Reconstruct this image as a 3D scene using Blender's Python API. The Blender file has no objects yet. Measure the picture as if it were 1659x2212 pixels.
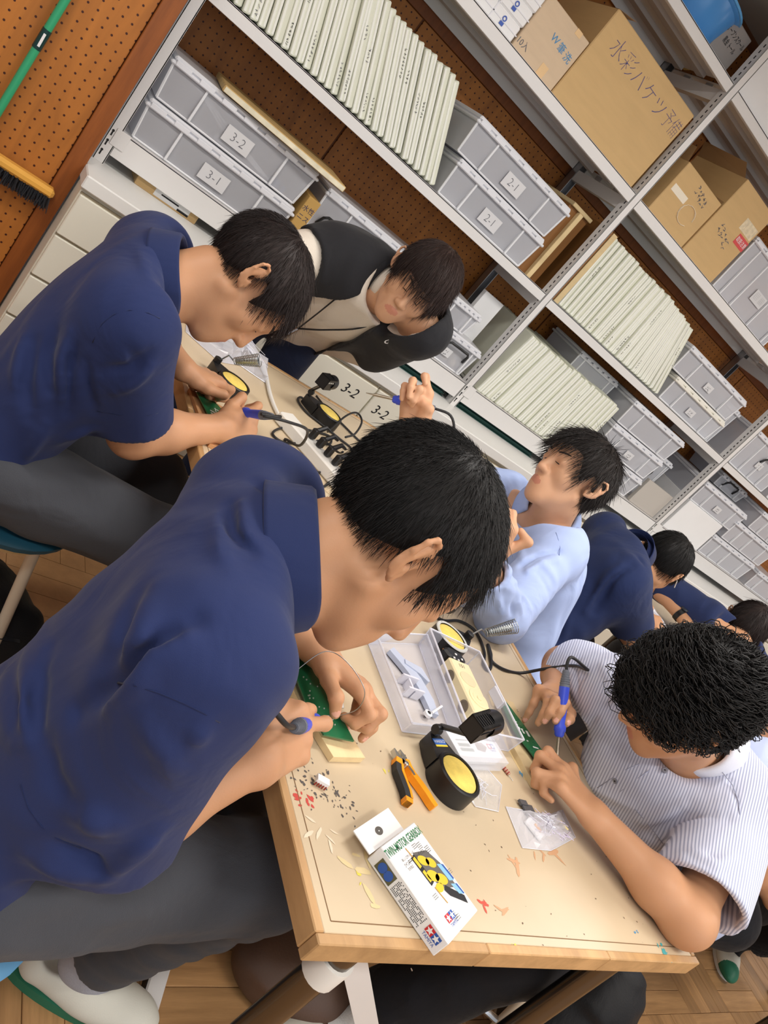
import bpy, math, random
import numpy as np
from mathutils import Matrix, Vector

SC = bpy.context.scene
COL = SC.collection
rnd = random.Random(7)

# ------------------------------------------------------------------ camera
cam_d = bpy.data.cameras.new('camera')
cam = bpy.data.objects.new('camera', cam_d)
COL.objects.link(cam)
cam_d.sensor_width = 36.0
cam_d.lens = 36.0 * 1703.7 / 2212.0          # sensor spans the long (vertical) side of a portrait frame
cam_d.clip_start = 0.02
CR = ((0.7050942, 0.3699783, 0.6049448), (-0.3061888, -0.6106260, 0.7303317), (0.6396018, -0.7001800, -0.3172657))
cam.matrix_world = Matrix(((CR[0][0], -CR[0][1], -CR[0][2], 0.0),
                           (CR[1][0], -CR[1][1], -CR[1][2], 0.0),
                           (CR[2][0], -CR[2][1], -CR[2][2], 1.38),
                           (0, 0, 0, 1)))
SC.camera = cam

# ------------------------------------------------------------------ world, lights, exposure
W = bpy.data.worlds.new('room_ambient_fill')  # even ambient fill added through the room's open sides
SC.world = W
W.use_nodes = True
bg = W.node_tree.nodes['Background']
bg.inputs[0].default_value = (0.93, 0.96, 1.0, 1)
bg.inputs[1].default_value = 0.37
SC.view_settings.view_transform = 'Standard'
SC.view_settings.look = 'None'
SC.view_settings.exposure = 0.0
SC.view_settings.gamma = 1.0
SC.view_settings.use_curve_mapping = False

CEIL = 2.85


def area(name, loc, sx, sy, power, color=(1, 0.97, 0.93), rot=(0, 0, 0)):
    d = bpy.data.lights.new(name, 'AREA')
    d.shape = 'RECTANGLE'
    d.size, d.size_y = sx, sy
    d.energy = power
    d.color = color
    o = bpy.data.objects.new(name, d)
    COL.objects.link(o)
    o.location = loc
    o.rotation_euler = rot
    return o


# rows of fluorescent ceiling fittings (bare area lights, no fixtures built)
LAMPS = [(-0.9, -0.6), (1.5, -0.6), (3.9, -0.6), (-0.9, 1.15), (1.5, 1.15), (3.9, 1.15), (6.2, 1.15), (1.9, -2.6)]
for i, (lx, ly) in enumerate(LAMPS):
    area('tube_light', (lx, ly, CEIL - 0.10), 1.2, 0.26, 27.5)
# daylight through the windows behind the photographer
area('window_light', (1.2, -4.4, 1.7), 6.0, 1.8, 64.0, (0.86, 0.93, 1.0), (math.radians(90), 0, 0))

# ------------------------------------------------------------------ materials
MATS = {}


def lin(r, g, b):
    f = lambda c: (c / 255.0 / 12.92) if c / 255.0 <= 0.04045 else ((c / 255.0 + 0.055) / 1.055) ** 2.4
    return (f(r), f(g), f(b), 1.0)


def mat(name, rgb, rough=0.5, metal=0.0, var=0.0, vscale=8.0, bump=0.0, bscale=200.0, spec=0.5, coat=0.0,
        stretch=(1, 1, 1), sheen=0.0, trans=0.0, emit=None, ior=1.45):
    """principled material with optional large-scale colour variation and fine noise relief (object coordinates)"""
    if name in MATS:
        return MATS[name]
    m = bpy.data.materials.new(name)
    m.use_nodes = True
    nt = m.node_tree
    N, L = nt.nodes, nt.links
    p = N['Principled BSDF']
    c = lin(*rgb)
    p.inputs['Base Color'].default_value = c
    p.inputs['Roughness'].default_value = rough
    p.inputs['Metallic'].default_value = metal
    p.inputs['Specular IOR Level'].default_value = spec
    p.inputs['IOR'].default_value = ior
    if coat:
        p.inputs['Coat Weight'].default_value = coat
        p.inputs['Coat Roughness'].default_value = 0.12
    if sheen:
        p.inputs['Sheen Weight'].default_value = sheen
        p.inputs['Sheen Roughness'].default_value = 0.5
    if trans:
        p.inputs['Transmission Weight'].default_value = trans
    if emit:
        p.inputs['Emission Color'].default_value = (*emit[0], 1)
        p.inputs['Emission Strength'].default_value = emit[1]
    if var or bump:
        tc = N.new('ShaderNodeTexCoord')
        mp = N.new('ShaderNodeMapping')
        mp.inputs['Scale'].default_value = stretch
        L.new(tc.outputs['Object'], mp.inputs['Vector'])
    if var:
        n = N.new('ShaderNodeTexNoise')
        n.inputs['Scale'].default_value = vscale
        n.inputs['Detail'].default_value = 6
        L.new(mp.outputs[0], n.inputs['Vector'])
        mr = N.new('ShaderNodeMapRange')
        mr.inputs['From Min'].default_value = 0.3
        mr.inputs['From Max'].default_value = 0.7
        mr.inputs['To Min'].default_value = 1 - var
        mr.inputs['To Max'].default_value = 1 + var * 0.6
        L.new(n.outputs['Fac'], mr.inputs['Value'])
        mx = N.new('ShaderNodeMix')
        mx.data_type = 'RGBA'
        mx.blend_type = 'MULTIPLY'
        mx.inputs['Factor'].default_value = 1
        mx.inputs['A'].default_value = c
        L.new(mr.outputs[0], mx.inputs['B'])
        L.new(mx.outputs['Result'], p.inputs['Base Color'])
    if bump:
        n2 = N.new('ShaderNodeTexNoise')
        n2.inputs['Scale'].default_value = bscale
        n2.inputs['Detail'].default_value = 3
        L.new(mp.outputs[0], n2.inputs['Vector'])
        b = N.new('ShaderNodeBump')
        b.inputs['Strength'].default_value = bump
        b.inputs['Distance'].default_value = 0.002
        L.new(n2.outputs['Fac'], b.inputs['Height'])
        L.new(b.outputs[0], p.inputs['Normal'])
    MATS[name] = m
    return m


def mat_film(name, rgb, clear=0.5, rough=0.3, spec=0.5, glossy_edge=True):
    """thin translucent plastic: part see-through, part white body"""
    if name in MATS:
        return MATS[name]
    m = mat(name, rgb, rough, spec=spec)
    nt = m.node_tree
    N, L = nt.nodes, nt.links
    p = N['Principled BSDF']
    out = N['Material Output']
    t = N.new('ShaderNodeBsdfTransparent')
    t.inputs[0].default_value = (0.97, 0.98, 1, 1)
    mx = N.new('ShaderNodeMixShader')
    if glossy_edge:
        lw = N.new('ShaderNodeLayerWeight')
        lw.inputs['Blend'].default_value = 0.35
        mr = N.new('ShaderNodeMapRange')
        mr.inputs['To Min'].default_value = 1 - clear
        mr.inputs['To Max'].default_value = min(1.0, 1 - clear + 0.45)
        L.new(lw.outputs['Facing'], mr.inputs['Value'])
        L.new(mr.outputs[0], mx.inputs[0])
    else:
        mx.inputs[0].default_value = 1 - clear
    L.new(t.outputs[0], mx.inputs[1])
    L.new(p.outputs[0], mx.inputs[2])
    L.new(mx.outputs[0], out.inputs[0])
    return m


def mat_pegboard(name, rgb):
    m = mat(name, rgb, 0.55)
    nt = m.node_tree
    N, L = nt.nodes, nt.links
    p = N['Principled BSDF']
    tc = N.new('ShaderNodeTexCoord')
    sep = N.new('ShaderNodeSeparateXYZ')
    L.new(tc.outputs['Object'], sep.inputs[0])

    def math_(op, a, b=None, v=None):
        n = N.new('ShaderNodeMath')
        n.operation = op
        L.new(a, n.inputs[0])
        if b is not None:
            L.new(b, n.inputs[1])
        if v is not None:
            n.inputs[1].default_value = v
        return n.outputs[0]
    fx = math_('SUBTRACT', math_('FRACT', math_('MULTIPLY', sep.outputs['X'], v=1 / 0.0305)), v=0.5)
    fz = math_('SUBTRACT', math_('FRACT', math_('MULTIPLY', sep.outputs['Z'], v=1 / 0.0305)), v=0.5)
    d2 = math_('ADD', math_('MULTIPLY', fx, fx), math_('MULTIPLY', fz, fz))
    hole = math_('LESS_THAN', d2, v=0.0135)
    # rotary-cut veneer grain, long along z
    mp = N.new('ShaderNodeMapping')
    mp.inputs['Scale'].default_value = (5, 5, 0.7)
    L.new(tc.outputs['Object'], mp.inputs[0])
    nz = N.new('ShaderNodeTexNoise')
    nz.inputs['Scale'].default_value = 3
    nz.inputs['Detail'].default_value = 8
    nz.inputs['Distortion'].default_value = 1.2
    L.new(mp.outputs[0], nz.inputs[0])
    cr = N.new('ShaderNodeValToRGB')
    c = lin(*rgb)
    cr.color_ramp.elements[0].position = 0.3
    cr.color_ramp.elements[0].color = (c[0] * .78, c[1] * .74, c[2] * .7, 1)
    cr.color_ramp.elements[1].position = 0.7
    cr.color_ramp.elements[1].color = (c[0] * 1.12, c[1] * 1.1, c[2] * 1.05, 1)
    L.new(nz.outputs['Fac'], cr.inputs[0])
    mx = N.new('ShaderNodeMix')
    mx.data_type = 'RGBA'
    L.new(hole, mx.inputs['Factor'])
    L.new(cr.outputs[0], mx.inputs['A'])
    mx.inputs['B'].default_value = (c[0] * .12, c[1] * .05, c[2] * .05, 1)
    L.new(mx.outputs['Result'], p.inputs['Base Color'])
    b = N.new('ShaderNodeBump')
    b.invert = True
    b.inputs['Strength'].default_value = 0.6
    b.inputs['Distance'].default_value = 0.003
    L.new(hole, b.inputs['Height'])
    L.new(b.outputs[0], p.inputs['Normal'])
    return m


def mat_wood(name, rgb, rough=0.5, stretch=(1, 12, 12), contrast=0.25, scale=3.0, bump=0.1):
    """wood with long grain along the axis that has the smallest stretch factor"""
    if name in MATS:
        return MATS[name]
    m = mat(name, rgb, rough)
    nt = m.node_tree
    N, L = nt.nodes, nt.links
    p = N['Principled BSDF']
    tc = N.new('ShaderNodeTexCoord')
    oi = N.new('ShaderNodeObjectInfo')
    mp = N.new('ShaderNodeMapping')
    mp.inputs['Scale'].default_value = stretch
    L.new(tc.outputs['Object'], mp.inputs[0])
    ad = N.new('ShaderNodeVectorMath')
    ad.operation = 'MULTIPLY_ADD'
    ad.inputs[1].default_value = (1, 1, 1)
    L.new(mp.outputs[0], ad.inputs[0])
    mu = N.new('ShaderNodeMath')
    mu.operation = 'MULTIPLY'
    mu.inputs[1].default_value = 37.0
    L.new(oi.outputs['Random'], mu.inputs[0])
    L.new(mu.outputs[0], ad.inputs[2])
    nz = N.new('ShaderNodeTexNoise')
    nz.inputs['Scale'].default_value = scale
    nz.inputs['Detail'].default_value = 9
    nz.inputs['Roughness'].default_value = 0.65
    L.new(ad.outputs[0], nz.inputs[0])
    c = lin(*rgb)
    cr = N.new('ShaderNodeValToRGB')
    e = cr.color_ramp.elements
    e[0].position = 0.32
    e[0].color = (c[0] * (1 - contrast), c[1] * (1 - contrast * 1.1), c[2] * (1 - contrast * 1.2), 1)
    e[1].position = 0.68
    e[1].color = (c[0] * (1 + contrast * .5), c[1] * (1 + contrast * .5), c[2] * (1 + contrast * .5), 1)
    L.new(nz.outputs['Fac'], cr.inputs[0])
    hs = N.new('ShaderNodeHueSaturation')
    mr = N.new('ShaderNodeMapRange')
    mr.inputs['To Min'].default_value = 0.82
    mr.inputs['To Max'].default_value = 1.12
    L.new(oi.outputs['Random'], mr.inputs[0])
    L.new(mr.outputs[0], hs.inputs['Value'])
    L.new(cr.outputs[0], hs.inputs['Color'])
    L.new(hs.outputs[0], p.inputs['Base Color'])
    if bump:
        b = N.new('ShaderNodeBump')
        b.inputs['Strength'].default_value = bump
        b.inputs['Distance'].default_value = 0.002
        L.new(nz.outputs['Fac'], b.inputs['Height'])
        L.new(b.outputs[0], p.inputs['Normal'])
    return m


# ------------------------------------------------------------------ mesh helpers
class MB:
    """collects primitive shapes into one mesh"""

    def __init__(self):
        self.v, self.f, self.m = [], [], []
        self.mi = 0

    def add(self, vs, fs):
        n = len(self.v)
        self.v += [tuple(map(float, p)) for p in vs]
        self.f += [tuple(i + n for i in f) for f in fs]
        self.m += [self.mi] * len(fs)
        return self

    def box(self, lo, hi, M=None, bev=0.0):
        (x0, y0, z0), (x1, y1, z1) = lo, hi
        if bev <= 0:
            vs = [(x0, y0, z0), (x1, y0, z0), (x1, y1, z0), (x0, y1, z0), (x0, y0, z1), (x1, y0, z1), (x1, y1, z1), (x0, y1, z1)]
            fs = [(0, 3, 2, 1), (4, 5, 6, 7), (0, 1, 5, 4), (1, 2, 6, 5), (2, 3, 7, 6), (3, 0, 4, 7)]
        else:
            b = min(bev, (x1 - x0) * .45, (y1 - y0) * .45, (z1 - z0) * .45)
            vs, ids = [], {}
            X, Y, Z = (x0, x1), (y0, y1), (z0, z1)
            for i in (0, 1):
                for j in (0, 1):
                    for k in (0, 1):
                        for a in range(3):
                            p = [X[i], Y[j], Z[k]]
                            s = (1 - 2 * i, 1 - 2 * j, 1 - 2 * k)
                            for q in range(3):
                                if q != a:
                                    p[q] += s[q] * b
                            ids[(i, j, k, a)] = len(vs)
                            vs.append(tuple(p))
            fs = []
            for a in range(3):
                o = [q for q in range(3) if q != a]
                for s in (0, 1):
                    c = []
                    for (u, w) in ((0, 0), (1, 0), (1, 1), (0, 1)):
                        k = [0, 0, 0]
                        k[a] = s
                        k[o[0]], k[o[1]] = u, w
                        c.append(ids[(*k, a)])
                    fs.append(tuple(c))
            for a in range(3):                      # edges along axis a
                o = [q for q in range(3) if q != a]
                for u in (0, 1):
                    for w in (0, 1):
                        k0 = [0, 0, 0]
                        k0[o[0]], k0[o[1]] = u, w
                        k1 = list(k0)
                        k1[a] = 1
                        fs.append((ids[(*k0, o[0])], ids[(*k1, o[0])], ids[(*k1, o[1])], ids[(*k0, o[1])]))
            for i in (0, 1):
                for j in (0, 1):
                    for k in (0, 1):
                        fs.append((ids[(i, j, k, 0)], ids[(i, j, k, 1)], ids[(i, j, k, 2)]))
        if M is not None:
            vs = [tuple(M @ Vector(p)) for p in vs]
        return self.add(vs, fs)

    def tube(self, pts, r, n=8, caps=True, flat=1.0, closed=False):
        """round tube through points; r a number or one per point"""
        P = [Vector(p) for p in pts]
        m = len(P)
        rr = [r] * m if isinstance(r, (int, float)) else list(r)
        vs, fs = [], []
        up = None
        for i, p in enumerate(P):
            if closed:
                t = (P[(i + 1) % m] - P[i - 1]).normalized()
            else:
                t = (P[min(i + 1, m - 1)] - P[max(i - 1, 0)]).normalized()
            if up is None:
                up = Vector((0, 0, 1)) if abs(t.z) < .9 else Vector((1, 0, 0))
            s = t.cross(up)
            if s.length < 1e-6:
                s = t.orthogonal()
            s.normalize()
            up = s.cross(t).normalized()
            for k in range(n):
                a = 2 * math.pi * k / n
                vs.append(p + s * (rr[i] * math.cos(a)) + up * (rr[i] * flat * math.sin(a)))
        for i in range(m if closed else m - 1):
            for k in range(n):
                a, b = i * n + k, i * n + (k + 1) % n
                j = (i + 1) % m
                c, d = j * n + (k + 1) % n, j * n + k
                fs.append((a, b, c, d))
        if caps and not closed:
            fs.append(tuple(range(n - 1, -1, -1)))
            fs.append(tuple((m - 1) * n + k for k in range(n)))
        return self.add(vs, fs)

    def lathe(self, prof, n=24, M=None, caps=True, sx=1.0, sy=1.0):
        """prof: (radius, height) pairs turned about z"""
        vs, fs = [], []
        for (r, z) in prof:
            for k in range(n):
                a = 2 * math.pi * k / n
                vs.append(Vector((r * sx * math.cos(a), r * sy * math.sin(a), z)))
        m = len(prof)
        for i in range(m - 1):
            for k in range(n):
                fs.append((i * n + k, i * n + (k + 1) % n, (i + 1) * n + (k + 1) % n, (i + 1) * n + k))
        if caps:
            if prof[0][0] > 1e-6:
                fs.append(tuple(range(n - 1, -1, -1)))
            if prof[-1][0] > 1e-6:
                fs.append(tuple((m - 1) * n + k for k in range(n)))
        if M is not None:
            vs = [M @ p for p in vs]
        return self.add(vs, fs)

    def prism(self, poly, h0, h1, M=None):
        """2D outline (x, y) extruded from z=h0 to z=h1"""
        n = len(poly)
        vs = [Vector((x, y, h0)) for x, y in poly] + [Vector((x, y, h1)) for x, y in poly]
        fs = [tuple(range(n - 1, -1, -1)), tuple(range(n, 2 * n))]
        fs += [(i, (i + 1) % n, n + (i + 1) % n, n + i) for i in range(n)]
        if M is not None:
            vs = [M @ p for p in vs]
        return self.add(vs, fs)

    def poly(self, pts):
        return self.add(pts, [tuple(range(len(pts)))])

    def grid(self, fn, nu, nv):
        vs = [fn(i / nu, j / nv) for j in range(nv + 1) for i in range(nu + 1)]
        fs = [(j * (nu + 1) + i, j * (nu + 1) + i + 1, (j + 1) * (nu + 1) + i + 1, (j + 1) * (nu + 1) + i) for j in range(nv) for i in range(nu)]
        return self.add(vs, fs)


def new_mesh(name, mb, mats, smooth=False):
    me = bpy.data.meshes.new(name)
    me.from_pydata(mb.v, [], mb.f)
    ms = mats if isinstance(mats, (list, tuple)) else [mats]
    for m in ms:
        me.materials.append(m)
    if len(ms) > 1:
        me.polygons.foreach_set('material_index', mb.m)
    if smooth:
        me.polygons.foreach_set('use_smooth', [True] * len(me.polygons))
        if smooth != 'all':
            me.set_sharp_from_angle(angle=math.radians(42 if smooth is True else smooth))
    me.update()
    return me


def part(name, mb, mats, parent, smooth=False, label=None):
    """a mesh child; its coordinates are its parent's"""
    o = bpy.data.objects.new(name, new_mesh(name, mb, mats, smooth))
    COL.objects.link(o)
    o.parent = parent
    if label:
        o['label'] = label
    return o


def tag(o, label=None, cat=None, group=None, kind=None):
    if label:
        o['label'] = label
    if cat:
        o['category'] = cat
    if group:
        o['group'] = group
    if kind:
        o['kind'] = kind
    return o


def thing(name, label, cat, loc=(0, 0, 0), rotz=0.0, group=None, rot=None):
    o = bpy.data.objects.new(name, None)
    COL.objects.link(o)
    o.empty_display_size = 0.05
    o.location = loc
    o.rotation_euler = rot if rot is not None else (0, 0, rotz)
    return tag(o, label, cat, group)


def solid(name, mb, mats, label, cat, group=None, smooth=False, kind=None, base=None):
    """a thing that is one mesh, its origin moved to its base"""
    v = np.array(mb.v)
    b = base if base is not None else ((v[:, 0].min() + v[:, 0].max()) / 2, (v[:, 1].min() + v[:, 1].max()) / 2, v[:, 2].min())
    mb.v = [tuple(p) for p in (v - np.array(b))]
    o = bpy.data.objects.new(name, new_mesh(name, mb, mats, smooth))
    COL.objects.link(o)
    o.location = b
    return tag(o, label, cat, group, kind)


def structure(name, mb, mats, smooth=False):
    o = bpy.data.objects.new(name, new_mesh(name, mb, mats, smooth))
    COL.objects.link(o)
    o['kind'] = 'structure'
    return o


def copy_tree(o, parent=None):
    c = o.copy()
    COL.objects.link(c)
    if parent is not None:
        c.parent = parent
    for ch in list(o.children):
        copy_tree(ch, c)
    return c


def frame(origin, xdir, ydir):
    """4x4 whose x and y axes lie along the given directions"""
    x = Vector(xdir).normalized()
    z = x.cross(Vector(ydir)).normalized()
    y = z.cross(x)
    return Matrix(((x.x, y.x, z.x, origin[0]), (x.y, y.y, z.y, origin[1]), (x.z, y.z, z.z, origin[2]), (0, 0, 0, 1)))


TEXTS = []


def text(body, size, M, m, parent, name='lettering', sx=1.0, shear=0.0, offset=0.0, align='CENTER', spacing=1.0):
    """flat lettering; turned into a mesh in finish_texts()"""
    cu = bpy.data.curves.new(name, 'FONT')
    cu.body = body
    cu.size = size
    cu.align_x = align
    cu.align_y = 'CENTER'
    cu.shear = shear
    cu.offset = offset
    cu.space_character = spacing
    cu.resolution_u = 2
    o = bpy.data.objects.new(name, cu)
    COL.objects.link(o)
    TEXTS.append((o, M @ Matrix.Diagonal((sx, 1, 1, 1)), m, parent, name))


def finish_texts():
    bpy.context.view_layer.update()
    dg = bpy.context.evaluated_depsgraph_get()
    for o, M, m, parent, name in TEXTS:
        me = bpy.data.meshes.new_from_object(o.evaluated_get(dg))
        me.transform(M)
        me.materials.clear()
        me.materials.append(m)
        n = bpy.data.objects.new(name + '_mesh', me)
        cu = o.data
        bpy.data.objects.remove(o)
        bpy.data.curves.remove(cu)
        n.name = name
        COL.objects.link(n)
        n.parent = parent

# ------------------------------------------------------------------ materials used by the room
M_STEEL = mat('painted_steel_light_grey', (226, 224, 222), 0.42, var=0.03, vscale=3)
M_STEEL2 = mat('galvanised_steel', (170, 170, 172), 0.32, metal=0.85, var=0.1, vscale=30)
M_SHEET = mat('shelf_sheet_grey', (188, 184, 182), 0.5)
M_DARK = mat('slot_shadow', (22, 22, 24), 0.7)
M_CAB = mat('cream_melamine', (232, 229, 214), 0.45, var=0.02, vscale=2)
M_CABTOP = mat('white_laminate', (236, 236, 233), 0.4, var=0.03, vscale=4)
M_PEG = mat_pegboard('pegboard_veneer', (178, 112, 46))
M_TRIM = mat_wood('dark_trim_wood', (140, 78, 30), 0.5, (14, 14, 1.2), 0.25)
M_INK = mat('black_ink', (28, 28, 32), 0.6)
M_PENCIL = mat('grey_pencil', (105, 105, 112), 0.7)
M_BLUEINK = mat('blue_violet_marker', (78, 74, 128), 0.6)
M_PRINTBLUE = mat('blue_print', (70, 140, 190), 0.6)
M_PAPER = mat('white_paper', (238, 238, 238), 0.6, var=0.02)
M_LABEL = mat('paper_label', (214, 214, 216), 0.7)
M_CARD = mat('brown_cardboard', (206, 172, 120), 0.75, var=0.05, vscale=5, bump=0.15, bscale=60, stretch=(1, 1, 8))
M_CARD2 = mat('pale_cardboard', (212, 188, 158), 0.75, var=0.05, vscale=5, bump=0.15, bscale=60, stretch=(1, 1, 8))
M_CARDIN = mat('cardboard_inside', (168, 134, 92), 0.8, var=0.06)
M_PP = mat_film('frosted_plastic', (216, 217, 223), 0.46, 0.3)
M_PPRIB = mat_film('thick_frosted_plastic', (236, 237, 240), 0.10, 0.28, glossy_edge=False)
M_LID = mat_film('lid_plastic', (238, 239, 244), 0.14, 0.25, glossy_edge=False)
M_LIDW = mat('white_lid_plastic', (238, 235, 224), 0.35)
M_BLACKP = mat('black_plastic', (24, 24, 26), 0.38)
M_CANVAS = mat('primed_white_canvas', (224, 226, 208), 0.7, var=0.05, vscale=14, bump=0.12, bscale=300)
M_CANVASF = mat('white_canvas_fold', (240, 241, 232), 0.65, var=0.03, vscale=20)
M_PLY = mat_wood('plywood_face', (150, 102, 52), 0.6, (10, 10, 1), 0.2)
M_PLYEDGE = mat_wood('pale_plywood', (220, 196, 148), 0.6, (1, 8, 8), 0.12)
M_GREENMAT = mat('dark_green_mat', (40, 82, 76), 0.5, var=0.08)
M_PARQ = mat_wood('oak_parquet', (182, 140, 94), 0.42, (1.2, 14, 14), 0.24, 4.0, 0.12)

# ------------------------------------------------------------------ floor, ceiling, wall
mb = MB().box((-2.5, -5, -0.06), (9, 3.6, -0.012))
floor = structure('floor', mb, mat('floor_screed', (92, 66, 42), 0.8))
# wood-block parquet: squares of four strips, turned by turns; strips one by one where the camera sees the floor
SQ, NS = 0.30, 4
sw = SQ / NS
strip_me = []
for q in range(3):
    m1 = MB().box((-SQ / 2 + .0008, -sw / 2 + .0008, -0.012), (SQ / 2 - .0008, sw / 2 - .0008, 0.0 - .0004 * q), bev=0.0012)
    strip_me.append(new_mesh('parquet_block', m1, M_PARQ))
rest = MB()
nblk = 0


def seen_floor(x, y):
    """squares of floor that can be made out between legs and stools"""
    return (0.3 < x < 1.95 and 0.0 < y < 1.05) or (1.95 <= x < 3.9 and 0.15 < y < 0.9)


for i in range(-8, 30):
    for j in range(-16, 12):
        x0, y0 = i * SQ, j * SQ
        for k in range(NS):
            if (i + j) % 2:
                c, rz = (x0 + SQ / 2, y0 + sw * (k + .5)), 0.0
            else:
                c, rz = (x0 + sw * (k + .5), y0 + SQ / 2), math.pi / 2
            if seen_floor(x0 + SQ / 2, y0 + SQ / 2) and nblk < 290:
                o = bpy.data.objects.new('parquet_block', strip_me[rnd.randrange(3)])
                COL.objects.link(o)
                o.parent = floor
                o.location = (c[0], c[1], 0)
                o.rotation_euler = (0, 0, rz)
                nblk += 1
            else:
                g = .0008
                h = (SQ / 2 - g, sw / 2 - g) if rz == 0 else (sw / 2 - g, SQ / 2 - g)
                rest.box((c[0] - h[0], c[1] - h[1], -0.012), (c[0] + h[0], c[1] + h[1], -.0004))
o = part('parquet_remainder', rest, mat_wood('oak_parquet_far', (182, 140, 94), 0.42, (5, 5, 5), 0.2, 3.0), floor)
o['kind'] = 'stuff'

structure('ceiling', MB().box((-2.5, -5, CEIL), (9, 3.6, CEIL + .1)), mat('ceiling_white', (232, 232, 228), 0.9))
YW = 3.46
wall = structure('wall_back', MB().box((0.4, YW + .01, 0), (9, YW + .16, CEIL)), mat('wall_batten_brown', (120, 68, 30), 0.6))
for (x0, x1) in ((0.5, 1.288), (1.298, 2.788), (2.798, 4.288), (4.298, 5.788), (5.798, 7.288)):
    for (z0, z1) in ((0.06, 1.86), (1.935, 2.80)):
        part('pegboard_panel', MB().box((x0, YW, z0), (x1, YW + .009, z1), bev=.0015), M_PEG, wall)
structure('trim_2', MB().box((0.5, YW - .006, 1.862), (7.3, YW + .012, 1.933), bev=.002), M_TRIM)
# pegboard-faced partition standing flush with the rack, left of it
YP = 2.80
wl = structure('wall_left', MB().box((-2.5, YP + .009, 0), (0.44, YP + .05, CEIL)), mat('wall_batten_brown', (120, 68, 30), 0.6))
for (x0, x1) in ((-1.45, -.555), (-.55, .382)):
    part('pegboard_panel', MB().box((x0, YP, .05), (x1, YP + .009, CEIL - .02), bev=.0015), M_PEG, wl)
structure('trim_1', MB().box((0.384, YP - .010, 0.0), (0.440, YP + .02, CEIL), bev=.002), M_TRIM)

# ------------------------------------------------------------------ low drawer cabinet along the wall
CX0, CX1, CY = 0.447, 6.35, 2.68
cab = thing('low_cabinet', 'long cream drawer cabinet with white top running under the grey steel rack', 'cabinet', (CX0, CY, 0))
L_ = CX1 - CX0
part('carcass', MB().box((0.0, .012, 0.06), (L_, .76, .712)).box((.02, .05, 0), (L_, .72, .06)), M_CAB, cab)
part('cabinet_top', MB().box((-.008, -.012, .712), (L_, .765, .757), bev=.004), M_CABTOP, cab)
DW = 0.655
for c in range(9):
    for r, (z0, z1) in enumerate(((.545, .692), (.385, .537), (.225, .377), (.075, .217))):
        d = part('drawer', MB().box((c * DW + .004, -.006, z0), ((c + 1) * DW - .004, .02, z1), bev=.003), M_CAB, cab)
        # finger recess strip above each front, its shade painted in as brown
        part('finger_rail', MB().box((c * DW + .004, .004, z1), ((c + 1) * DW - .004, .018, z1 + .007)), mat('recess_shade', (150, 138, 116), 0.6), d)
        if r == 0:
            Mx = lambda x, z: frame((x, -.0068, z), (1, 0, 0), (0, 0, 1))
            if c == 1:
                text('3-2', .062, Mx(2 * DW - .105, .622), M_INK, d, shear=.15)
            if c == 2:
                text('3-2', .062, Mx(2 * DW + .075, .612), M_INK, d, shear=.15)

# ------------------------------------------------------------------ steel rack
RY0, RY1 = 2.92, 3.42
rack = thing('steel_rack', 'light grey slotted steel rack standing on the cream cabinet against the pegboard wall', 'shelving rack', (0, 0, 0))
POSTX = [(0.463, 0.502), (2.266, 2.305), (4.045, 4.084), (5.83, 5.87)]
ZB, ZT = 0.757, 2.80
PW, TH = .05, .004
for i, (x0, x1) in enumerate(POSTX):
    m1 = MB().box((x0, RY0, ZB), (x1, RY0 + TH, ZT), bev=.001)            # front web
    m1.box((x0, RY0, ZB), (x0 + TH, RY0 + PW, ZT)).box((x1 - TH, RY0, ZB), (x1, RY0 + PW, ZT))
    p = part('post', m1, M_STEEL, rack)
    s = MB()
    z = ZB + .03
    while z < ZT - .02:                                                   # keyhole slots punched down the side webs
        s.box((x0 - .0006, RY0 + .018, z), (x0 - .0001, RY0 + .024, z + .013))
        s.box((x1 + .0001, RY0 + .018, z), (x1 + .0006, RY0 + .024, z + .013))
        z += .025
    for k in range(3):                                                    # bottom bracket holes
        s.box((x0 + .010, RY0 - .0006, ZB + .022 + .036 * k), (x0 + .015, RY0 - .0001, ZB + .036 + .036 * k))
        s.lathe([(.0045, 0), (.0045, .0006)], 8, frame((x0 + .0125, RY0 - .0001, ZB + .040 + .036 * k), (1, 0, 0), (0, 0, 1)))
    o = part('slot_row', s, M_DARK, p)
    o['kind'] = 'stuff'
    part('foot_bracket', MB().box((x0 + .02, RY0 - .003, ZB + .07), (x1 + .03, RY0, ZB + .128), bev=.002), M_STEEL, p)
    m1 = MB().box((x0, RY1 - TH, ZB), (x1, RY1, ZT)).box((x0, RY1 - PW, ZB), (x0 + TH, RY1, ZT)).box((x1 - TH, RY1 - PW, ZB), (x1, RY1, ZT))
    part('rear_post', m1, M_STEEL2, rack)
    for z in (.80, 1.33, 1.86, 2.39):                                     # side ties between front and rear post
        part('side_tie', MB().box((x0 + .004, RY0 + .01, z), (x1 - .004, RY1 - .01, z + .05)), M_STEEL, rack)
LEV = [(.795, .88), (1.367, 1.408), (1.90, 1.945), (2.435, 2.475)]
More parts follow.
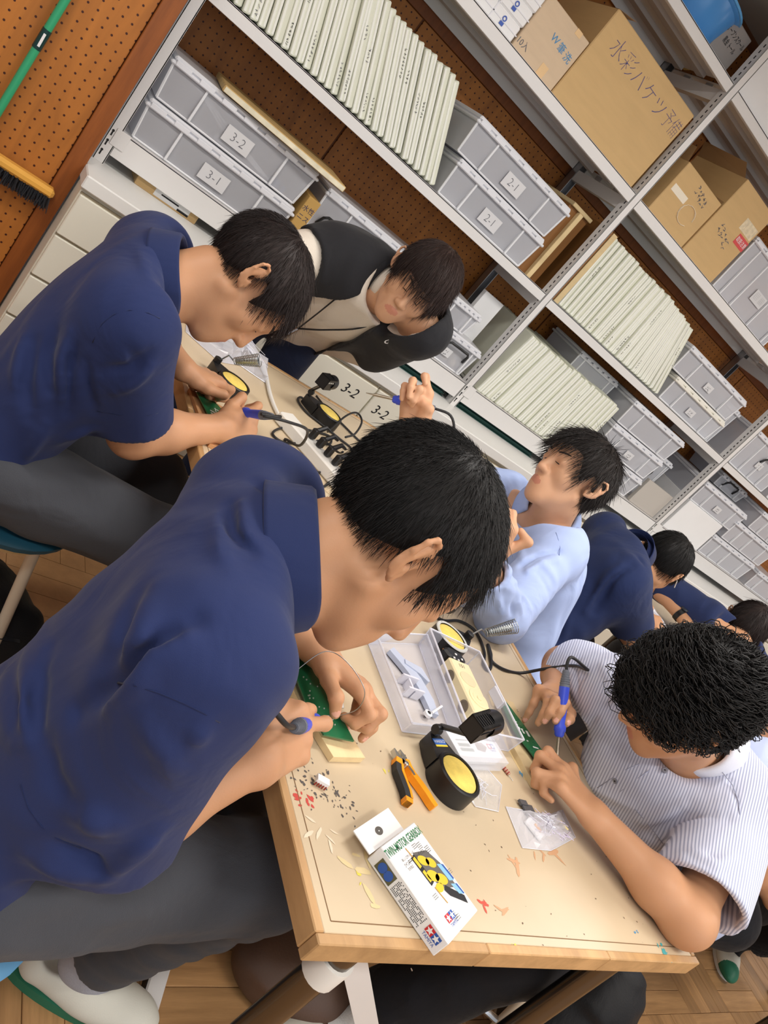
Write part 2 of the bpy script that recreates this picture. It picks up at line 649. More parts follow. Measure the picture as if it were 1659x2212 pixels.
for b in range(3):
    xa, xb = POSTX[b][1] + .002, POSTX[b + 1][0] - .002
    for l, (z0, z1) in enumerate(LEV):
        m1 = MB().box((xa, RY0 + .002, z0), (xb, RY0 + .006, z1), bev=.001)               # front lip
        m1.box((xa, RY0 + .002, z1 - .004), (xb, RY1 - .004, z1))                         # sheet
        m1.box((xa, RY0 + .006, z0), (xb, RY0 + .022, z0 + .003))                         # folded return
        m1.box((xa, RY1 - .008, z0), (xb, RY1 - .004, z1))
        sh = part('shelf_board', m1, M_STEEL, rack)
        m2 = MB()
        for yy in (.17, .33):
            m2.box((xa + .01, RY0 + yy, z1 - .022), (xb - .01, RY0 + yy + .05, z1 - .004))
        part('stiffener', m2, M_SHEET, sh)

# ------------------------------------------------------------------ storage boxes


def scribble(n, length, size, rn):
    """short hand-written marks along an edge"""
    m = MB()
    z = 0.0
    for k in range(n):
        for s in range(rn.randint(2, 4)):
            a = rn.uniform(-1.2, 1.2)
            l = size * rn.uniform(.3, .8)
            cx, cz = rn.uniform(-.3, .3) * size, z + rn.uniform(-.3, .3) * size
            dx, dz = l / 2 * math.cos(a), l / 2 * math.sin(a)
            px, pz = -dz / l * size * .12, dx / l * size * .12
            m.add([(cx - dx - px, 0, cz - dz - pz), (cx + dx - px, 0, cz + dz - pz), (cx + dx + px, 0, cz + dz + pz), (cx - dx + px, 0, cz - dz + pz)], [(0, 1, 2, 3)])
        z += size * 1.15
    return m



def storage_box(label, x0, x1, z0, z1, y0=2.94, dep=.40, note=None, lid='film', handle=None, group='clear plastic storage boxes on the rack',
                ribs=(.22, .79), taper=.012, notes_small=False, name='storage_box'):
    """frosted box with lid, ribs, paper label; handle: None, 'front' """
    w, h = x1 - x0, z1 - z0
    lh = .034
    t = thing(name, label, 'storage box', ((x0 + x1) / 2, y0, z0), group=group)
    hw = w / 2 - .012
    bw = hw - taper
    th = .003
    m1 = MB()
    H = h - lh * .6
    for sgn in (-1, 1):                                            # side walls
        m1.add([(sgn * bw, .02, 0), (sgn * bw, dep - .02, 0), (sgn * hw, dep - .012, H), (sgn * hw, .012, H)], [(0, 1, 2, 3)])
    m1.add([(-bw, .02, 0), (bw, .02, 0), (hw, .012, H), (-hw, .012, H)], [(0, 1, 2, 3)])
    m1.add([(-bw, dep - .02, 0), (bw, dep - .02, 0), (hw, dep - .012, H), (-hw, dep - .012, H)], [(0, 1, 2, 3)])
    m1.add([(-bw, .02, .002), (bw, .02, .002), (bw, dep - .02, .002), (-bw, dep - .02, .002)], [(0, 1, 2, 3)])
    part('bin', m1, M_PP, t)
    m2 = MB()
    for r in ribs:                                                 # moulded ribs on the front
        x = -hw + 2 * hw * r
        m2.box((x - .004, .006, .004), (x + .004, .016, H))
    for sgn in (-1, 1):
        m2.tube([(sgn * bw, .019, .004), (sgn * hw, .011, H)], .005, 6)
    m2.tube([(-bw, .019, .004), (bw, .019, .004)], .004, 6)
    part('rib', m2, M_PPRIB, t)
    m3 = MB().box((-w / 2, -.002, h - lh), (w / 2, dep, h - lh + .012), bev=.004)
    m3.box((-w / 2 + .008, .006, h - lh + .012), (w / 2 - .008, dep - .008, h - .004), bev=.006)
    for k in range(7):                                             # little blocks moulded along the lid's edge
        xx = -w / 2 + w * (k + .5) / 7
        m3.box((xx - w * .045, -.004, h - lh + .002), (xx + w * .045, .002, h - lh + .02), bev=.002)
    part('lid', m3, M_LIDW if lid == 'white' else M_LID, t)
    if handle:
        m4 = MB()
        hx = handle if isinstance(handle, float) else 0.0
        zz = h * .62
        m4.tube([(hx - .075, .012, zz - .035), (hx - .068, -.004, zz), (hx - .055, -.012, zz + .012), (hx + .055, -.012, zz + .012),
                 (hx + .068, -.004, zz), (hx + .075, .012, zz - .035)], .0062, 8)
        part('handle', m4, M_BLACKP, t, True)
    if note:
        lx, lz = 0.0, (h - lh) * .47
        s = .024 if notes_small else .036
        lw = s * 1.5
        nn_ = part('paper_label', MB().box((lx - lw, .0085, lz - s * .8), (lx + lw, .0095, lz + s * .8)), M_LABEL, t)
        if notes_small:
            q_ = random.Random(len(label))
            sc = scribble(2, .1, s * .5, q_)
            for k_, dx in enumerate((-.5, 0, .5)):
                s2 = scribble(2, .1, s * .5, q_)
                part('handwriting', MB().add([(lx + dx * s + a_, .008, lz - s * .45 + c_) for a_, b_, c_ in s2.v], s2.f), M_PENCIL, nn_)
        else:
            text(note, s * 1.25, frame((lx, .008, lz), (1, 0, 0), (0, 0, 1)), M_PENCIL, nn_, name='handwriting', offset=-.0008)
    return t


S0, S1, S2, S3 = .881, 1.409, 1.946, 2.476
storage_box('lower of two wide frosted boxes marked 3-1 on the bottom shelf by the corner post', .515, 1.142, S0, 1.030, note='3-1')
b32 = storage_box('upper wide frosted box marked 3-2 with rods inside, stacked on box 3-1', .512, 1.137, 1.031, 1.185, note='3-2')
m1 = MB()
for k in range(3):
    m1.tube([(-.20 + .01 * k, .05 + .02 * k, .11), (-.05, .08, .05 + .01 * k), (.14 + .02 * k, .06, .012)], .0035, 6)
m1.tube([(-.06, .05, .018), (.03, .06, .022)], .012, 8)
tag(solid('wire_rods', MB().add([b32.location + Vector(p) for p in m1.v], m1.f), mat('pale_rod', (214, 214, 216), .4),
          'pale rods lying slanted inside the frosted box marked 3-2', 'rod'))
m1 = MB().box((.23, .04, .006), (.245, .08, .03)).lathe([(.02, 0), (.02, .03)], 10, Matrix.Translation((.20, .05, .004)))
solid('glue_tub', MB().add([b32.location + Vector(p) for p in m1.v], m1.f), mat('blue_tub', (70, 96, 140), .5),
      'small blue tub seen through the end of the box marked 3-2', 'tub')
# flat canvas board lying on the lid of 3-2
CANV = ((.965, 3.05, 1.1855), math.radians(-6))
fb = thing('canvas_board', 'old yellowed canvas board lying flat on the lid of box 3-2', 'board', CANV[0], CANV[1])
part('panel', MB().box((-.265, -.15, 0), (.262, .20, .022), bev=.003), mat_wood('yellowed_panel', (214, 180, 120), .6, (1, 9, 9), .2), fb)
part('paper_edge', MB().box((-.26, -.1525, .002), (.258, -.1495, .019)), mat('stained_paper', (236, 228, 200), .7, var=.18, vscale=25), fb)
storage_box('lower frosted box marked 2-1 on the middle shelf right of the white boards', 1.532, 2.098, S1, 1.567, note='2-1', dep=.43)
storage_box('upper frosted box marked 2-1 resting on the other 2-1 box', 1.487, 2.098, 1.568, 1.724, note='2-1', dep=.43)
# bottom shelf, half hidden behind the person in the dark vest
storage_box('frosted box with a black grip behind the varnish carton on the bottom shelf', 1.215, 1.86, S0, 1.165, y0=3.02, dep=.36, handle=-.2)
storage_box('frosted box with black handle holding round pale balls on the bottom shelf', 1.90, 2.245, S0, 1.035, dep=.4, handle=.04, note='粘土 玉', notes_small=True, ribs=(.12, .9))
ball_m = mat('pale_clay', (222, 208, 186), .8)
for k in range(11):
    xx = 1.95 + .055 * (k % 5) + .01 * (k // 5)
    mm = MB().lathe([(.001, -.022), (.013, -.018), (.022, 0), (.013, .018), (.001, .022)], 10, Matrix.Translation((xx, 2.99 + .05 * (k // 5), S0 + .0265 + .01 * (k // 5))))
    solid('clay_ball', mm, ball_m, 'pale round clay ball in the black-handled frosted box, ball %s' %
          ['one', 'two', 'three', 'four', 'five', 'six of the row', 'seven', 'eight', 'nine', 'ten', 'eleven at the back'][k], 'ball', 'clay balls in the handled box', smooth='all')
storage_box('white-lidded frosted box stacked on the box of clay balls', 1.90, 2.11, 1.036, 1.16, dep=.38, ribs=(.2, .8))
mm = MB().box((2.135, 3.1, S0), (2.262, 3.13, 1.245), bev=.002)
solid('white_foamboard', mm, M_PAPER, 'white upright panel between the clay ball box and the second post', 'panel')
# varnish carton
vc = thing('varnish_carton', 'narrow tan carton of water varnish standing right of box 3-1', 'carton', (1.172, 2.94, S0))
part('carton_body', MB().box((-.027, 0, 0), (.027, .30, .216), bev=.002), mat('ochre_card', (190, 152, 86), .75), vc)
for s, z, sz in (('水性', .17, .026), ('ニス', .135, .026), ('1L×3', .04, .017)):
    text(s, sz, frame((0, -.0006, z), (1, 0, 0), (0, 0, 1)), mat('navy_print', (52, 50, 84), .6), vc)
# rolled brown panels at the end of bay 1, middle shelf
bp = thing('plywood_sheet', 'brown plywood sheet with a pale bar at the right end of the middle shelf', 'panel', (2.235, 2.97, S1))
part('panel_face', MB().box((-.115, .06, 0), (.02, .40, .335), bev=.002), M_PLY, bp)
part('bar', MB().box((-.06, .035, .0), (-.035, .06, .335), bev=.002), M_PLYEDGE, bp)
part('top_rail', MB().box((-.115, .04, .335), (.02, .40, .352), bev=.002), M_PLYEDGE, bp)

# bay 2 boxes
G2 = 'clear plastic storage boxes on the rack'
storage_box('lowest of the three stacked frosted boxes beside the upright white boards', 3.205, 3.715, S0, 1.026, ribs=(.2, .8))
storage_box('middle of the three stacked frosted boxes with a square paper note', 3.20, 3.725, 1.027, 1.177, note='教材', notes_small=True)
storage_box('topmost of the three stacked frosted boxes beside the upright white boards', 3.19, 3.735, 1.178, 1.332)
storage_box('dark grey box with a black handle set back right of the three stacked boxes', 3.745, 4.03, S0 + .0, 1.19, y0=3.12, dep=.3, handle=-.04, ribs=(.1, .9))
solid('grey_foamboard', MB().box((3.76, 2.96, S0), (4.035, 2.985, 1.05), bev=.002), mat('grey_board', (188, 182, 174), .6),
      'plain grey panel leaning in front of the set-back handled box', 'panel')
storage_box('lower frosted box with ivory lid on the middle shelf after the leaning boards', 3.285, 3.85, S1, 1.558, note='図工', notes_small=True, lid='white')
storage_box('upper frosted box with a small note over the ivory-lidded box', 3.20, 3.852, 1.559, 1.712, note='図工', notes_small=True)
storage_box('faint clear box set back at the end of the second bay, middle shelf', 3.862, 4.04, S1, 1.66, y0=3.06, dep=.3, ribs=(.3, .7))
storage_box('tall clear box with ribs and a grey note right of the tan cartons', 2.99, 3.62, S2, 2.24, dep=.42, ribs=(.12, .3, .62, .9), note='▤ ▦')
# handled box above the bay-2 lower boards
storage_box('clear box with black handle set back behind the lower row of white boards', 2.80, 3.16, S0, 1.335, y0=3.08, dep=.3, handle=-.03, ribs=(.15, .85))
# bay 3
wb = thing('white_carton', 'plain white carton on the bottom shelf right of the third post', 'carton', (4.36, 2.94, S0))
part('carton_body', MB().box((-.22, 0, 0), (.22, .36, .222), bev=.003), M_PAPER, wb)
storage_box('shallow frosted box lying on the plain white carton', 4.13, 4.70, 1.104, 1.255, note='□', notes_small=True)
storage_box('lower left frosted box of the far stack beyond the white carton', 4.60, 5.22, S0, 1.04, ribs=(.2, .45, .8))
storage_box('second frosted box of the far stack beyond the white carton', 4.66, 5.27, 1.041, 1.195, ribs=(.2, .45, .8))
storage_box('third frosted box of the far stack, under the handled box', 4.78, 5.40, 1.196, 1.345, ribs=(.2, .45, .8))
storage_box('far end frosted box with a black handle on the bottom shelf', 5.30, 5.80, S0, 1.03, handle=.0)
storage_box('frosted box with black handle set back above the shallow box', 4.40, 4.76, 1.256, 1.355, y0=3.1, dep=.3, handle=-.02)
storage_box('clear box with a black handle and rods, middle shelf of the third bay', 4.12, 4.62, S1, 1.66, handle=.05, ribs=(.25, .5, .75), note='印', notes_small=True)
storage_box('far clear box, middle shelf of the third bay, beyond the rods box', 4.66, 5.3, S1, 1.62)

# ------------------------------------------------------------------ rows of white drawing boards


ORD = ['first', 'second', 'third', 'fourth', 'fifth', 'sixth', 'seventh', 'eighth', 'ninth', 'tenth', 'eleventh', 'twelfth', 'thirteenth', 'fourteenth',
       'fifteenth', 'sixteenth', 'seventeenth', 'eighteenth', 'nineteenth', 'twentieth', 'twenty-first', 'twenty-second', 'twenty-third', 'twenty-fourth',
       'twenty-fifth', 'twenty-sixth', 'twenty-seventh', 'twenty-eighth', 'twenty-ninth', 'thirtieth', 'thirty-first', 'thirty-second', 'thirty-third', 'thirty-fourth']


def board_row(n, x0, x1, zs, tilts, H, where, group, seed, thin=None, D=.43):
    rn = random.Random(seed)
    pitch = (x1 - x0) / n
    for i in range(n):
        t = pitch * rn.uniform(.84, .93) * math.cos(math.radians(tilts(i / (n - 1))))
        h = H * rn.uniform(.975, 1.0)
        y = 2.935 + rn.uniform(0, .014)
        root = thing('drawing_board', '%s white drawing board from the left, %s' % (ORD[i], where), 'drawing board',
                     (x0 + pitch * i, y, zs + .0008), group=group, rot=(0, -math.radians(tilts(i / (n - 1)) + rn.uniform(-.4, .4)), 0))
        part('panel', MB().box((0, 0, 0), (t, D, h), bev=.004), M_CANVAS, root)
        e = MB().box((t * .06, -.0025, .004), (t * .42, .003, h - .004), bev=.002)
        if rn.random() < .6:
            e.box((t * .6, -.0015, .006), (t * .95, .003, h - .008), bev=.0015)
        part('canvas_fold', e, M_CANVASF, root)
        if rn.random() < .5:
            s = scribble(rn.randint(4, 8), .1, min(.011, t * .4), rn)
            dz = rn.choice((.02, .03, h * .45, h * .6))
            s.v = [(a + t * rn.choice((.52,)), -.0032, c + dz) for a, b, c in s.v]
            part('handwriting', s, M_INK if rn.random() < .5 else M_PENCIL, root)


board_row(31, .545, 1.532, S1, lambda u: 13 + 16 * min(1, u * 1.4), .372, 'middle shelf, first bay', 'white boards on the middle shelf, first bay', 3)
board_row(30, 2.372, 3.275, S1, lambda u: 2 + 22 * max(0, (u - .45) / .55) ** 1.1, .368, 'middle shelf, second bay', 'white boards on the middle shelf, second bay', 5)
board_row(23, 2.345, 3.16, S0, lambda u: -6 + 7 * u, .362, 'bottom shelf, second bay', 'white boards on the bottom shelf, second bay', 9)
pl = thing('plywood_sheet', 'brown plywood-backed panel at the left end of the second bay row', 'panel', (2.315, 2.945, S1))
part('panel', MB().box((0, .0, 0), (.02, .42, .372), bev=.002), M_PLY, pl)
part('rim', MB().box((0.02, -.004, 0), (.05, .0, .372), bev=.001), M_PLYEDGE, pl)

# ------------------------------------------------------------------ cartons and bundles on the upper shelves
bc = thing('cardboard_carton', 'big tan carton with blue handwriting on the upper shelf', 'carton', (1.948, 2.94, S2))
part('carton_body', MB().box((-.292, 0, 0), (.290, .42, .352), bev=.004), M_CARD, bc)
part('flap', MB().add([(-.292, .0, .35), (-.292, .42, .35), (-.20, .42, .372), (-.20, .0, .372)], [(0, 1, 2, 3)]), M_CARD2, bc)
text('水彩バケツ', .078, frame((-.03, -.0008, .262), (1, 0, -.02), (0, 0, 1)), M_BLUEINK, bc, name='handwriting', offset=-.0018, spacing=1.0)
text('予備', .078, frame((.225, -.0008, .262), (1, 0, -.05), (0, 0, 1)), M_BLUEINK, bc, name='handwriting', offset=-.0018, sx=.72)
wc = thing('brush_washer_carton', 'pale carton with blue print, flap open, beside the big handwritten carton', 'carton', (1.531, 2.94, S2))
part('carton_body', MB().box((-.12, 0, 0), (.12, .40, .205), bev=.003), M_CARD2, wc)
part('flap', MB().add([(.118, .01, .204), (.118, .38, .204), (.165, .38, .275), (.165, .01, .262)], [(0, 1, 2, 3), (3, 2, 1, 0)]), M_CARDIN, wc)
part('tape', MB().box((.045, -.0008, .185), (.075, .0, .2055)).box((.02, -.0008, .0), (.055, 0, .045)), mat('tan_tape', (226, 190, 140), .4), wc)
for s, x in (('W', .000), ('筆', .043), ('洗', .086)):
    text(s, .036, frame((x, -.001, .122 - (x - .005) * .1), (1, 0, 0), (0, 0, 1)), M_PRINTBLUE, wc, name='print')
text('10入', .03, frame((-.09, -.001, .03), (1, 0, 0), (0, 0, 1)), M_PENCIL, wc, name='handwriting')
for k in range(4):
    zz = S2 + .0605 * k
    pb = thing('paper_bundle', ['lowest', 'second lowest', 'third', 'topmost'][k] + ' white wrapped bundle with blue emblem and string on the upper shelf', 'bundle',
               (1.255 + .004 * k, 2.945, zz), group='string-tied white bundles')
    part('wrapper', MB().box((-.15, 0, 0), (.150, .36, .06), bev=.006), M_PAPER, pb)
    part('string', MB().box((-.152, -.002, .028), (.152, .362, .032)).box((.02, -.002, -.0), (.025, .362, .061)), mat('string_white', (232, 232, 236), .7), pb)
    em = MB().lathe([(.0055, 0), (.0095, 0)], 14, frame((.075, -.0025, .038), (1, 0, 0), (0, 0, 1)), caps=False)
    em.box((.066, -.003, .014), (.084, -.0022, .026))
    part('emblem', em, mat('royal_blue_print', (60, 92, 178), .5), pb)

rn_c = random.Random(31)
ca = thing('cardboard_carton', 'smaller tan carton with torn tape ring, flaps up, second bay upper shelf', 'carton', (2.53, 2.94, S2))
part('carton_body', MB().box((-.15, 0, 0), (.150, .36, .24), bev=.003), M_CARD, ca)
part('flap', MB().add([(-.15, .01, .239), (-.15, .35, .239), (-.16, .34, .31), (-.16, .02, .30)], [(0, 1, 2, 3)]).add([(.15, .01, .239), (.15, .35, .239), (.185, .34, .33), (.185, .02, .30)], [(0, 1, 2, 3)])
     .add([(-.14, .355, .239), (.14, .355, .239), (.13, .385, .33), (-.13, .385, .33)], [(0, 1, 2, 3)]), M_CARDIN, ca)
tp = MB().box((-.13, -.0008, .118), (-.02, 0, .148))
ring = [(.035 + .052 * math.cos(a), -.001, .10 + .042 * math.sin(a)) for a in [math.pi * 2 * k / 14 for k in range(13)]]
tp.tube(ring, [.004 + .004 * ((k * 7) % 5) / 5 for k in range(13)], 5, flat=.2)
part('torn_tape', tp, mat('peeled_tape', (236, 226, 206), .5), ca)
for k in range(5):
    s2 = scribble(2, .1, .02, rn_c)
    part('handwriting', MB().add([(-.01 + .02 * k + a_, -.001, .19 - .006 * k + c_) for a_, b_, c_ in s2.v], s2.f), M_PENCIL, ca)
cb = thing('cardboard_carton', 'tall tan carton with red and white tape, second bay upper shelf', 'carton', (2.832, 2.94, S2))
part('carton_body', MB().box((-.142, 0, 0), (.142, .38, .385), bev=.003), M_CARD, cb)
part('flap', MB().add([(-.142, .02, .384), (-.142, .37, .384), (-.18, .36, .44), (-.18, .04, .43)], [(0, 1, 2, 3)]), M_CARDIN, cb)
part('paper_scrap', MB().box((.02, -.0008, .24), (.13, 0, .295)).box((.05, -.0014, .25), (.12, -.0006, .285)), mat('scrap_paper', (224, 208, 176), .6, var=.2, vscale=60), cb)
part('red_tape', MB().box((.055, -.0012, .185), (.1425, 0, .232)), mat('red_tape', (208, 58, 58), .4), cb)
text('取扱注意', .026, frame((.099, -.0018, .208), (1, 0, 0), (0, 0, 1)), M_PAPER, cb, name='print', sx=.8)
for k in range(5):
    s2 = scribble(2, .1, .022, rn_c)
    part('handwriting', MB().add([(-.06 + .024 * k + a_, -.001, .17 - .008 * k + c_) for a_, b_, c_ in s2.v], s2.f), M_PENCIL, cb)

# gap between cabinet top and the rack's bottom shelf
fc = thing('flat_carton', 'flat tan carton with a white label pushed under the rack by the corner post', 'carton', (.745, 2.955, .7575))
part('carton_body', MB().box((-.125, 0, 0), (.12, .30, .036), bev=.002), M_CARD, fc)
part('shipping_label', MB().box((-.055, -.0008, .006), (.085, 0, .034)).box((-.05, -.0008, .0362), (.09, .05, .0368)), M_PAPER, fc)
part('bar_print', MB().box((-.03, -.0014, .02), (.04, -.0009, .025)).box((.04, -.0014, .006), (.085, -.0009, .014)), M_INK, fc)
for (xa, xb, n, lab) in ((1.70, 2.235, 6, 'left'), (2.335, 2.94, 7, 'right')):
    for k in range(n):
        solid('cutting_mat', MB().box((xa + .006 * ((k * 5) % 3), 2.955 + .004 * ((k * 3) % 4), .7575 + .0045 * k), (xb - .008 * ((k * 2) % 3), 3.30, .7575 + .0045 * k + .0036), bev=.001),
              M_GREENMAT, '%s dark green mat from the bottom of the pile %s of the second post' % (ORD[k], 'before' if lab == 'left' else 'just after'), 'mat',
              'dark green mats under the rack, %s pile' % lab)

# top shelf
def basin(label, x, y, z, a, b, h, color, group=None):
    t = thing('washing_basin', label, 'basin', (x, y, z), group=group)
    m1 = MB().lathe([(.82, 0), (.86, .01), (1.0, h - .01), (1.09, h), (1.10, h + .006), (1.07, h + .006), (.98, h - .006), (.84, .012), (.001, .01)], 40, sx=a, sy=b)
    part('bowl', m1, mat('basin_%s' % color[0], color[1], .22), t, True)
    part('rim', MB().lathe([(1.085, h - .001), (1.12, h), (1.125, h + .008), (1.085, h + .010)], 40, sx=a, sy=b), mat('basin_rim_%s' % color[0], color[2], .2), t, True)
    return t


basin('blue plastic basin upside near the end of the top shelf', 1.99, 3.13, S3, .20, .17, .155, ('blue', (74, 146, 216), (96, 172, 232)))
yc = thing('yellow_paper_bag', 'crumpled yellow paper stuffed behind the blue basin on the top shelf', 'paper bag', (2.17, 3.29, S3))
rn = random.Random(2)
yb = MB().lathe([(.11, 0), (.125, .09), (.11, .19), (.12, .22), (.07, .26), (.001, .262)], 14)
yb.v = [(a * (1 + rn.uniform(-.12, .12)), b * (1 + rn.uniform(-.12, .12)), c + rn.uniform(-.012, .012) * (c > .01)) for a, b, c in yb.v]
part('bag', yb, mat('yellow_paper', (226, 202, 118), .6), yc)
gc = thing('grey_carton', 'grey carton with black handwriting at the right end of the top shelf', 'carton', (2.215, 3.0, S3))
part('carton_body', MB().box((-.10, 0.02, 0), (.048, .38, .17), bev=.003), mat('grey_card', (150, 145, 142), .7), gc)
for s, z in (('オープンスクール', .125), ('黒金 トール', .09)):
    text(s, .027, frame((-.025, .018, z), (1, 0, 0), (0, 0, 1)), M_INK, gc, name='handwriting', sx=.6)
wp = thing('whiteboard_sheet', 'large bright white board lying against the top shelf of the second bay', 'panel', (2.9, 2.95, S3))
part('board', MB().box((-.585, 0, 0), (.5, .03, .33), bev=.003), M_PAPER, wp)

# push broom hung on the pegboard partition left of the rack
bm = thing('push_broom', 'wide push broom with green handle hanging on the pegboard left of the rack', 'broom', (0.232, 2.758, .57))
part('head', MB().box((-.170, -.022, .036), (.170, .024, .068), bev=.010), mat_wood('varnished_beech', (222, 166, 76), .35, (1, 9, 9), .15), bm, True)
br = MB()
for k in range(420):
    x, y = rn.uniform(-.165, .165), rn.uniform(-.02, .02)
    d = (rn.uniform(-.010, .010) + (x / .2) * .006, rn.uniform(-.008, .008))
    br.tube([(x, y, .04), (x + d[0], y + d[1], rn.uniform(-.010, .003))], [.0027, .0014], 3, caps=False)
o = part('bristles', br, mat('grey_black_bristle', (52, 54, 60), .7), bm)
o['kind'] = 'stuff'
hd = part('handle', MB().tube([(-.072, .0, .06), (-.064, .010, .165), (-.055, .012, .542), (-.038, .014, 1.2)], .0118, 12), mat('green_enamel', (56, 164, 116), .3), bm, True)
part('ferrule', MB().tube([(-.074, 0, .04), (-.068, .006, .13)], .0138, 12), mat('broom_ferrule', (110, 96, 80), .4, metal=.6), bm, True)
part('grip_band', MB().tube([(-.0590, .0112, .385), (-.0571, .0116, .447)], .0134, 12), mat('dark_teal_band', (18, 58, 56), .3), hd, True)
part('band_mark', MB().box((-.0615, -.0030, .395), (-.0545, -.0016, .435)), M_PAPER, hd)

# ------------------------------------------------------------------ work tables
M_TOP = mat('worn_table_top', (207, 188, 158), 0.34, var=0.10, vscale=3.2, bump=0.05, bscale=40)
M_BAND = mat_wood('hardwood_edge', (194, 154, 106), 0.45, (9, 1.5, 9), .22, 3.0)
M_BRONZE = mat('dark_chrome_tube', (108, 102, 96), 0.22, metal=1.0)
M_CHROME = mat('chrome', (205, 205, 208), 0.14, metal=1.0)
M_BEIGE = mat('beige_enamel_tube', (206, 192, 172), 0.35)
M_WHITEP = mat('white_plastic', (232, 230, 224), 0.35)
TZ = .73


def work_table(label, x0, y0, x1, y1, detail, name='work_table'):
    t = thing(name, label, 'table', (x0, y0, 0))
    w, l = x1 - x0, y1 - y0
    B = .014
    part('tabletop', MB().box((B, B, TZ - .032), (w - B, l - B, TZ), bev=.001), M_TOP, t)
    nx, ny = 3, 6
    for s in (0, 1):                                           # end-jointed hardwood band, block by block
        for i in range(nx):
            a, b = w * i / nx, w * (i + 1) / nx
            part('edge_block', MB().box((a + .0006, s * (l - B), TZ - .034), (b - .0006, s * (l - B) + B, TZ + .0012), bev=.0016), M_BAND, t)
        for i in range(ny):
            a, b = B + (l - 2 * B) * i / ny, B + (l - 2 * B) * (i + 1) / ny
            part('edge_block', MB().box((s * (w - B), a + .0006, TZ - .034), (s * (w - B) + B, b - .0006, TZ + .0012), bev=.0016), M_BAND, t)
    part('apron', MB().box((.05, .03, TZ - .065), (w - .05, .045, TZ - .034)).box((.05, l - .045, TZ - .065), (w - .05, l - .03, TZ - .034))
         .box((.05, .03, TZ - .05), (.065, l - .03, TZ - .034)).box((w - .065, .03, TZ - .05), (w - .05, l - .03, TZ - .034)), mat('dark_frame', (60, 54, 50), .5), t)
    for (lx, ly) in ((.12, .04), (w - .165, .04), (.12, l - .07), (w - .165, l - .07)):
        lg = part('leg', MB().tube([(lx, ly, TZ - .05), (lx, ly, .012)], .0215, 18), M_BRONZE, t, True)
        if lx < w / 2:
            part('collar', MB().lathe([(.0215, -.036), (.027, -.036), (.0275, 0), (.027, .003), (.0215, .003)], 20, Matrix.Translation((lx, ly, .635)), caps=False), M_WHITEP, lg, True)
        part('foot', MB().lathe([(.028, 0), (.028, .02), (.022, .03)], 16, Matrix.Translation((lx, ly, 0))), M_BLACKP, lg, True)
    for ly in (.055, l - .08):
        for sgn, xx in ((1, .13),):
            e = MB()
            p0, p1 = Vector((xx, ly, .655)), Vector((xx + sgn * .30, ly, .36))
            d = (p1 - p0).normalized()
            n = Vector((d.z, 0, -d.x)) * .018
            e.add([p0 + n, p1 + n, p1 - n, p0 - n], [(0, 1, 2, 3)])
            e.add([p + Vector((0, .004, 0)) for p in (p0 + n, p1 + n, p1 - n, p0 - n)], [(3, 2, 1, 0)])
            bz = part('brace', e, M_STEEL, t)
            part('bolt', MB().lathe([(.009, 0), (.009, .006), (.004, .008), (.001, .008)], 8, frame((xx + sgn * .04, ly, .625), (1, 0, 0), (0, 0, 1))), M_STEEL2, bz)
    if detail:
        groove = MB()
        g = B + .014
        for a, b in (((g, g), (w - g, g)), ((w - g, g), (w - g, l - g)), ((w - g, l - g), (g, l - g)), ((g, l - g), (g, g))):
            dx, dy = b[0] - a[0], b[1] - a[1]
            if abs(dx) > abs(dy):
                groove.box((min(a[0], b[0]), a[1] - .0007, TZ + .0001), (max(a[0], b[0]), a[1] + .0007, TZ + .0004))
            else:
                groove.box((a[0] - .0007, min(a[1], b[1]), TZ + .0001), (a[0] + .0007, max(a[1], b[1]), TZ + .0004))
        part('groove', groove, mat('groove_brown', (128, 98, 66), .7), t)
    return t


T1X, T1Y = .645, .362
table = work_table('large paint-stained work table with hardwood rim in the foreground', T1X, T1Y, 1.545, 2.083, True)
work_table('second work table behind the curly-haired person, same hardwood rim', 2.50, .362, 3.40, 2.083, False)

# paint and ink marks and painted glare on the top (flat, part of the table)
rn = random.Random(11)
ZBLOT = 0.0


def blots(name, m, spots, n, spread, size, seed, streak=0.0):
    q = random.Random(seed)
    global ZBLOT
    ZBLOT += .00004
    zk = .0003 + ZBLOT
    b = MB()
    for (x, y) in spots:
        for k in range(n):
            px, py = x + q.gauss(0, spread), y + q.gauss(0, spread)
            a = q.uniform(0, 6.28)
            r1 = size * q.uniform(.35, 1.0)
            r2 = r1 * (q.uniform(.25, .8) if not streak else streak)
            pts = []
            for j in range(7):
                t = 2 * math.pi * j / 7
                u, v = r1 * math.cos(t) * q.uniform(.7, 1.2), r2 * math.sin(t) * q.uniform(.7, 1.2)
                pts.append((px + u * math.cos(a) - v * math.sin(a) - T1X, py + u * math.sin(a) + v * math.cos(a) - T1Y, TZ + zk))
            zk += .00000035
            b.poly(pts)
    o = part(name, b, m, table)
    o['kind'] = 'stuff'


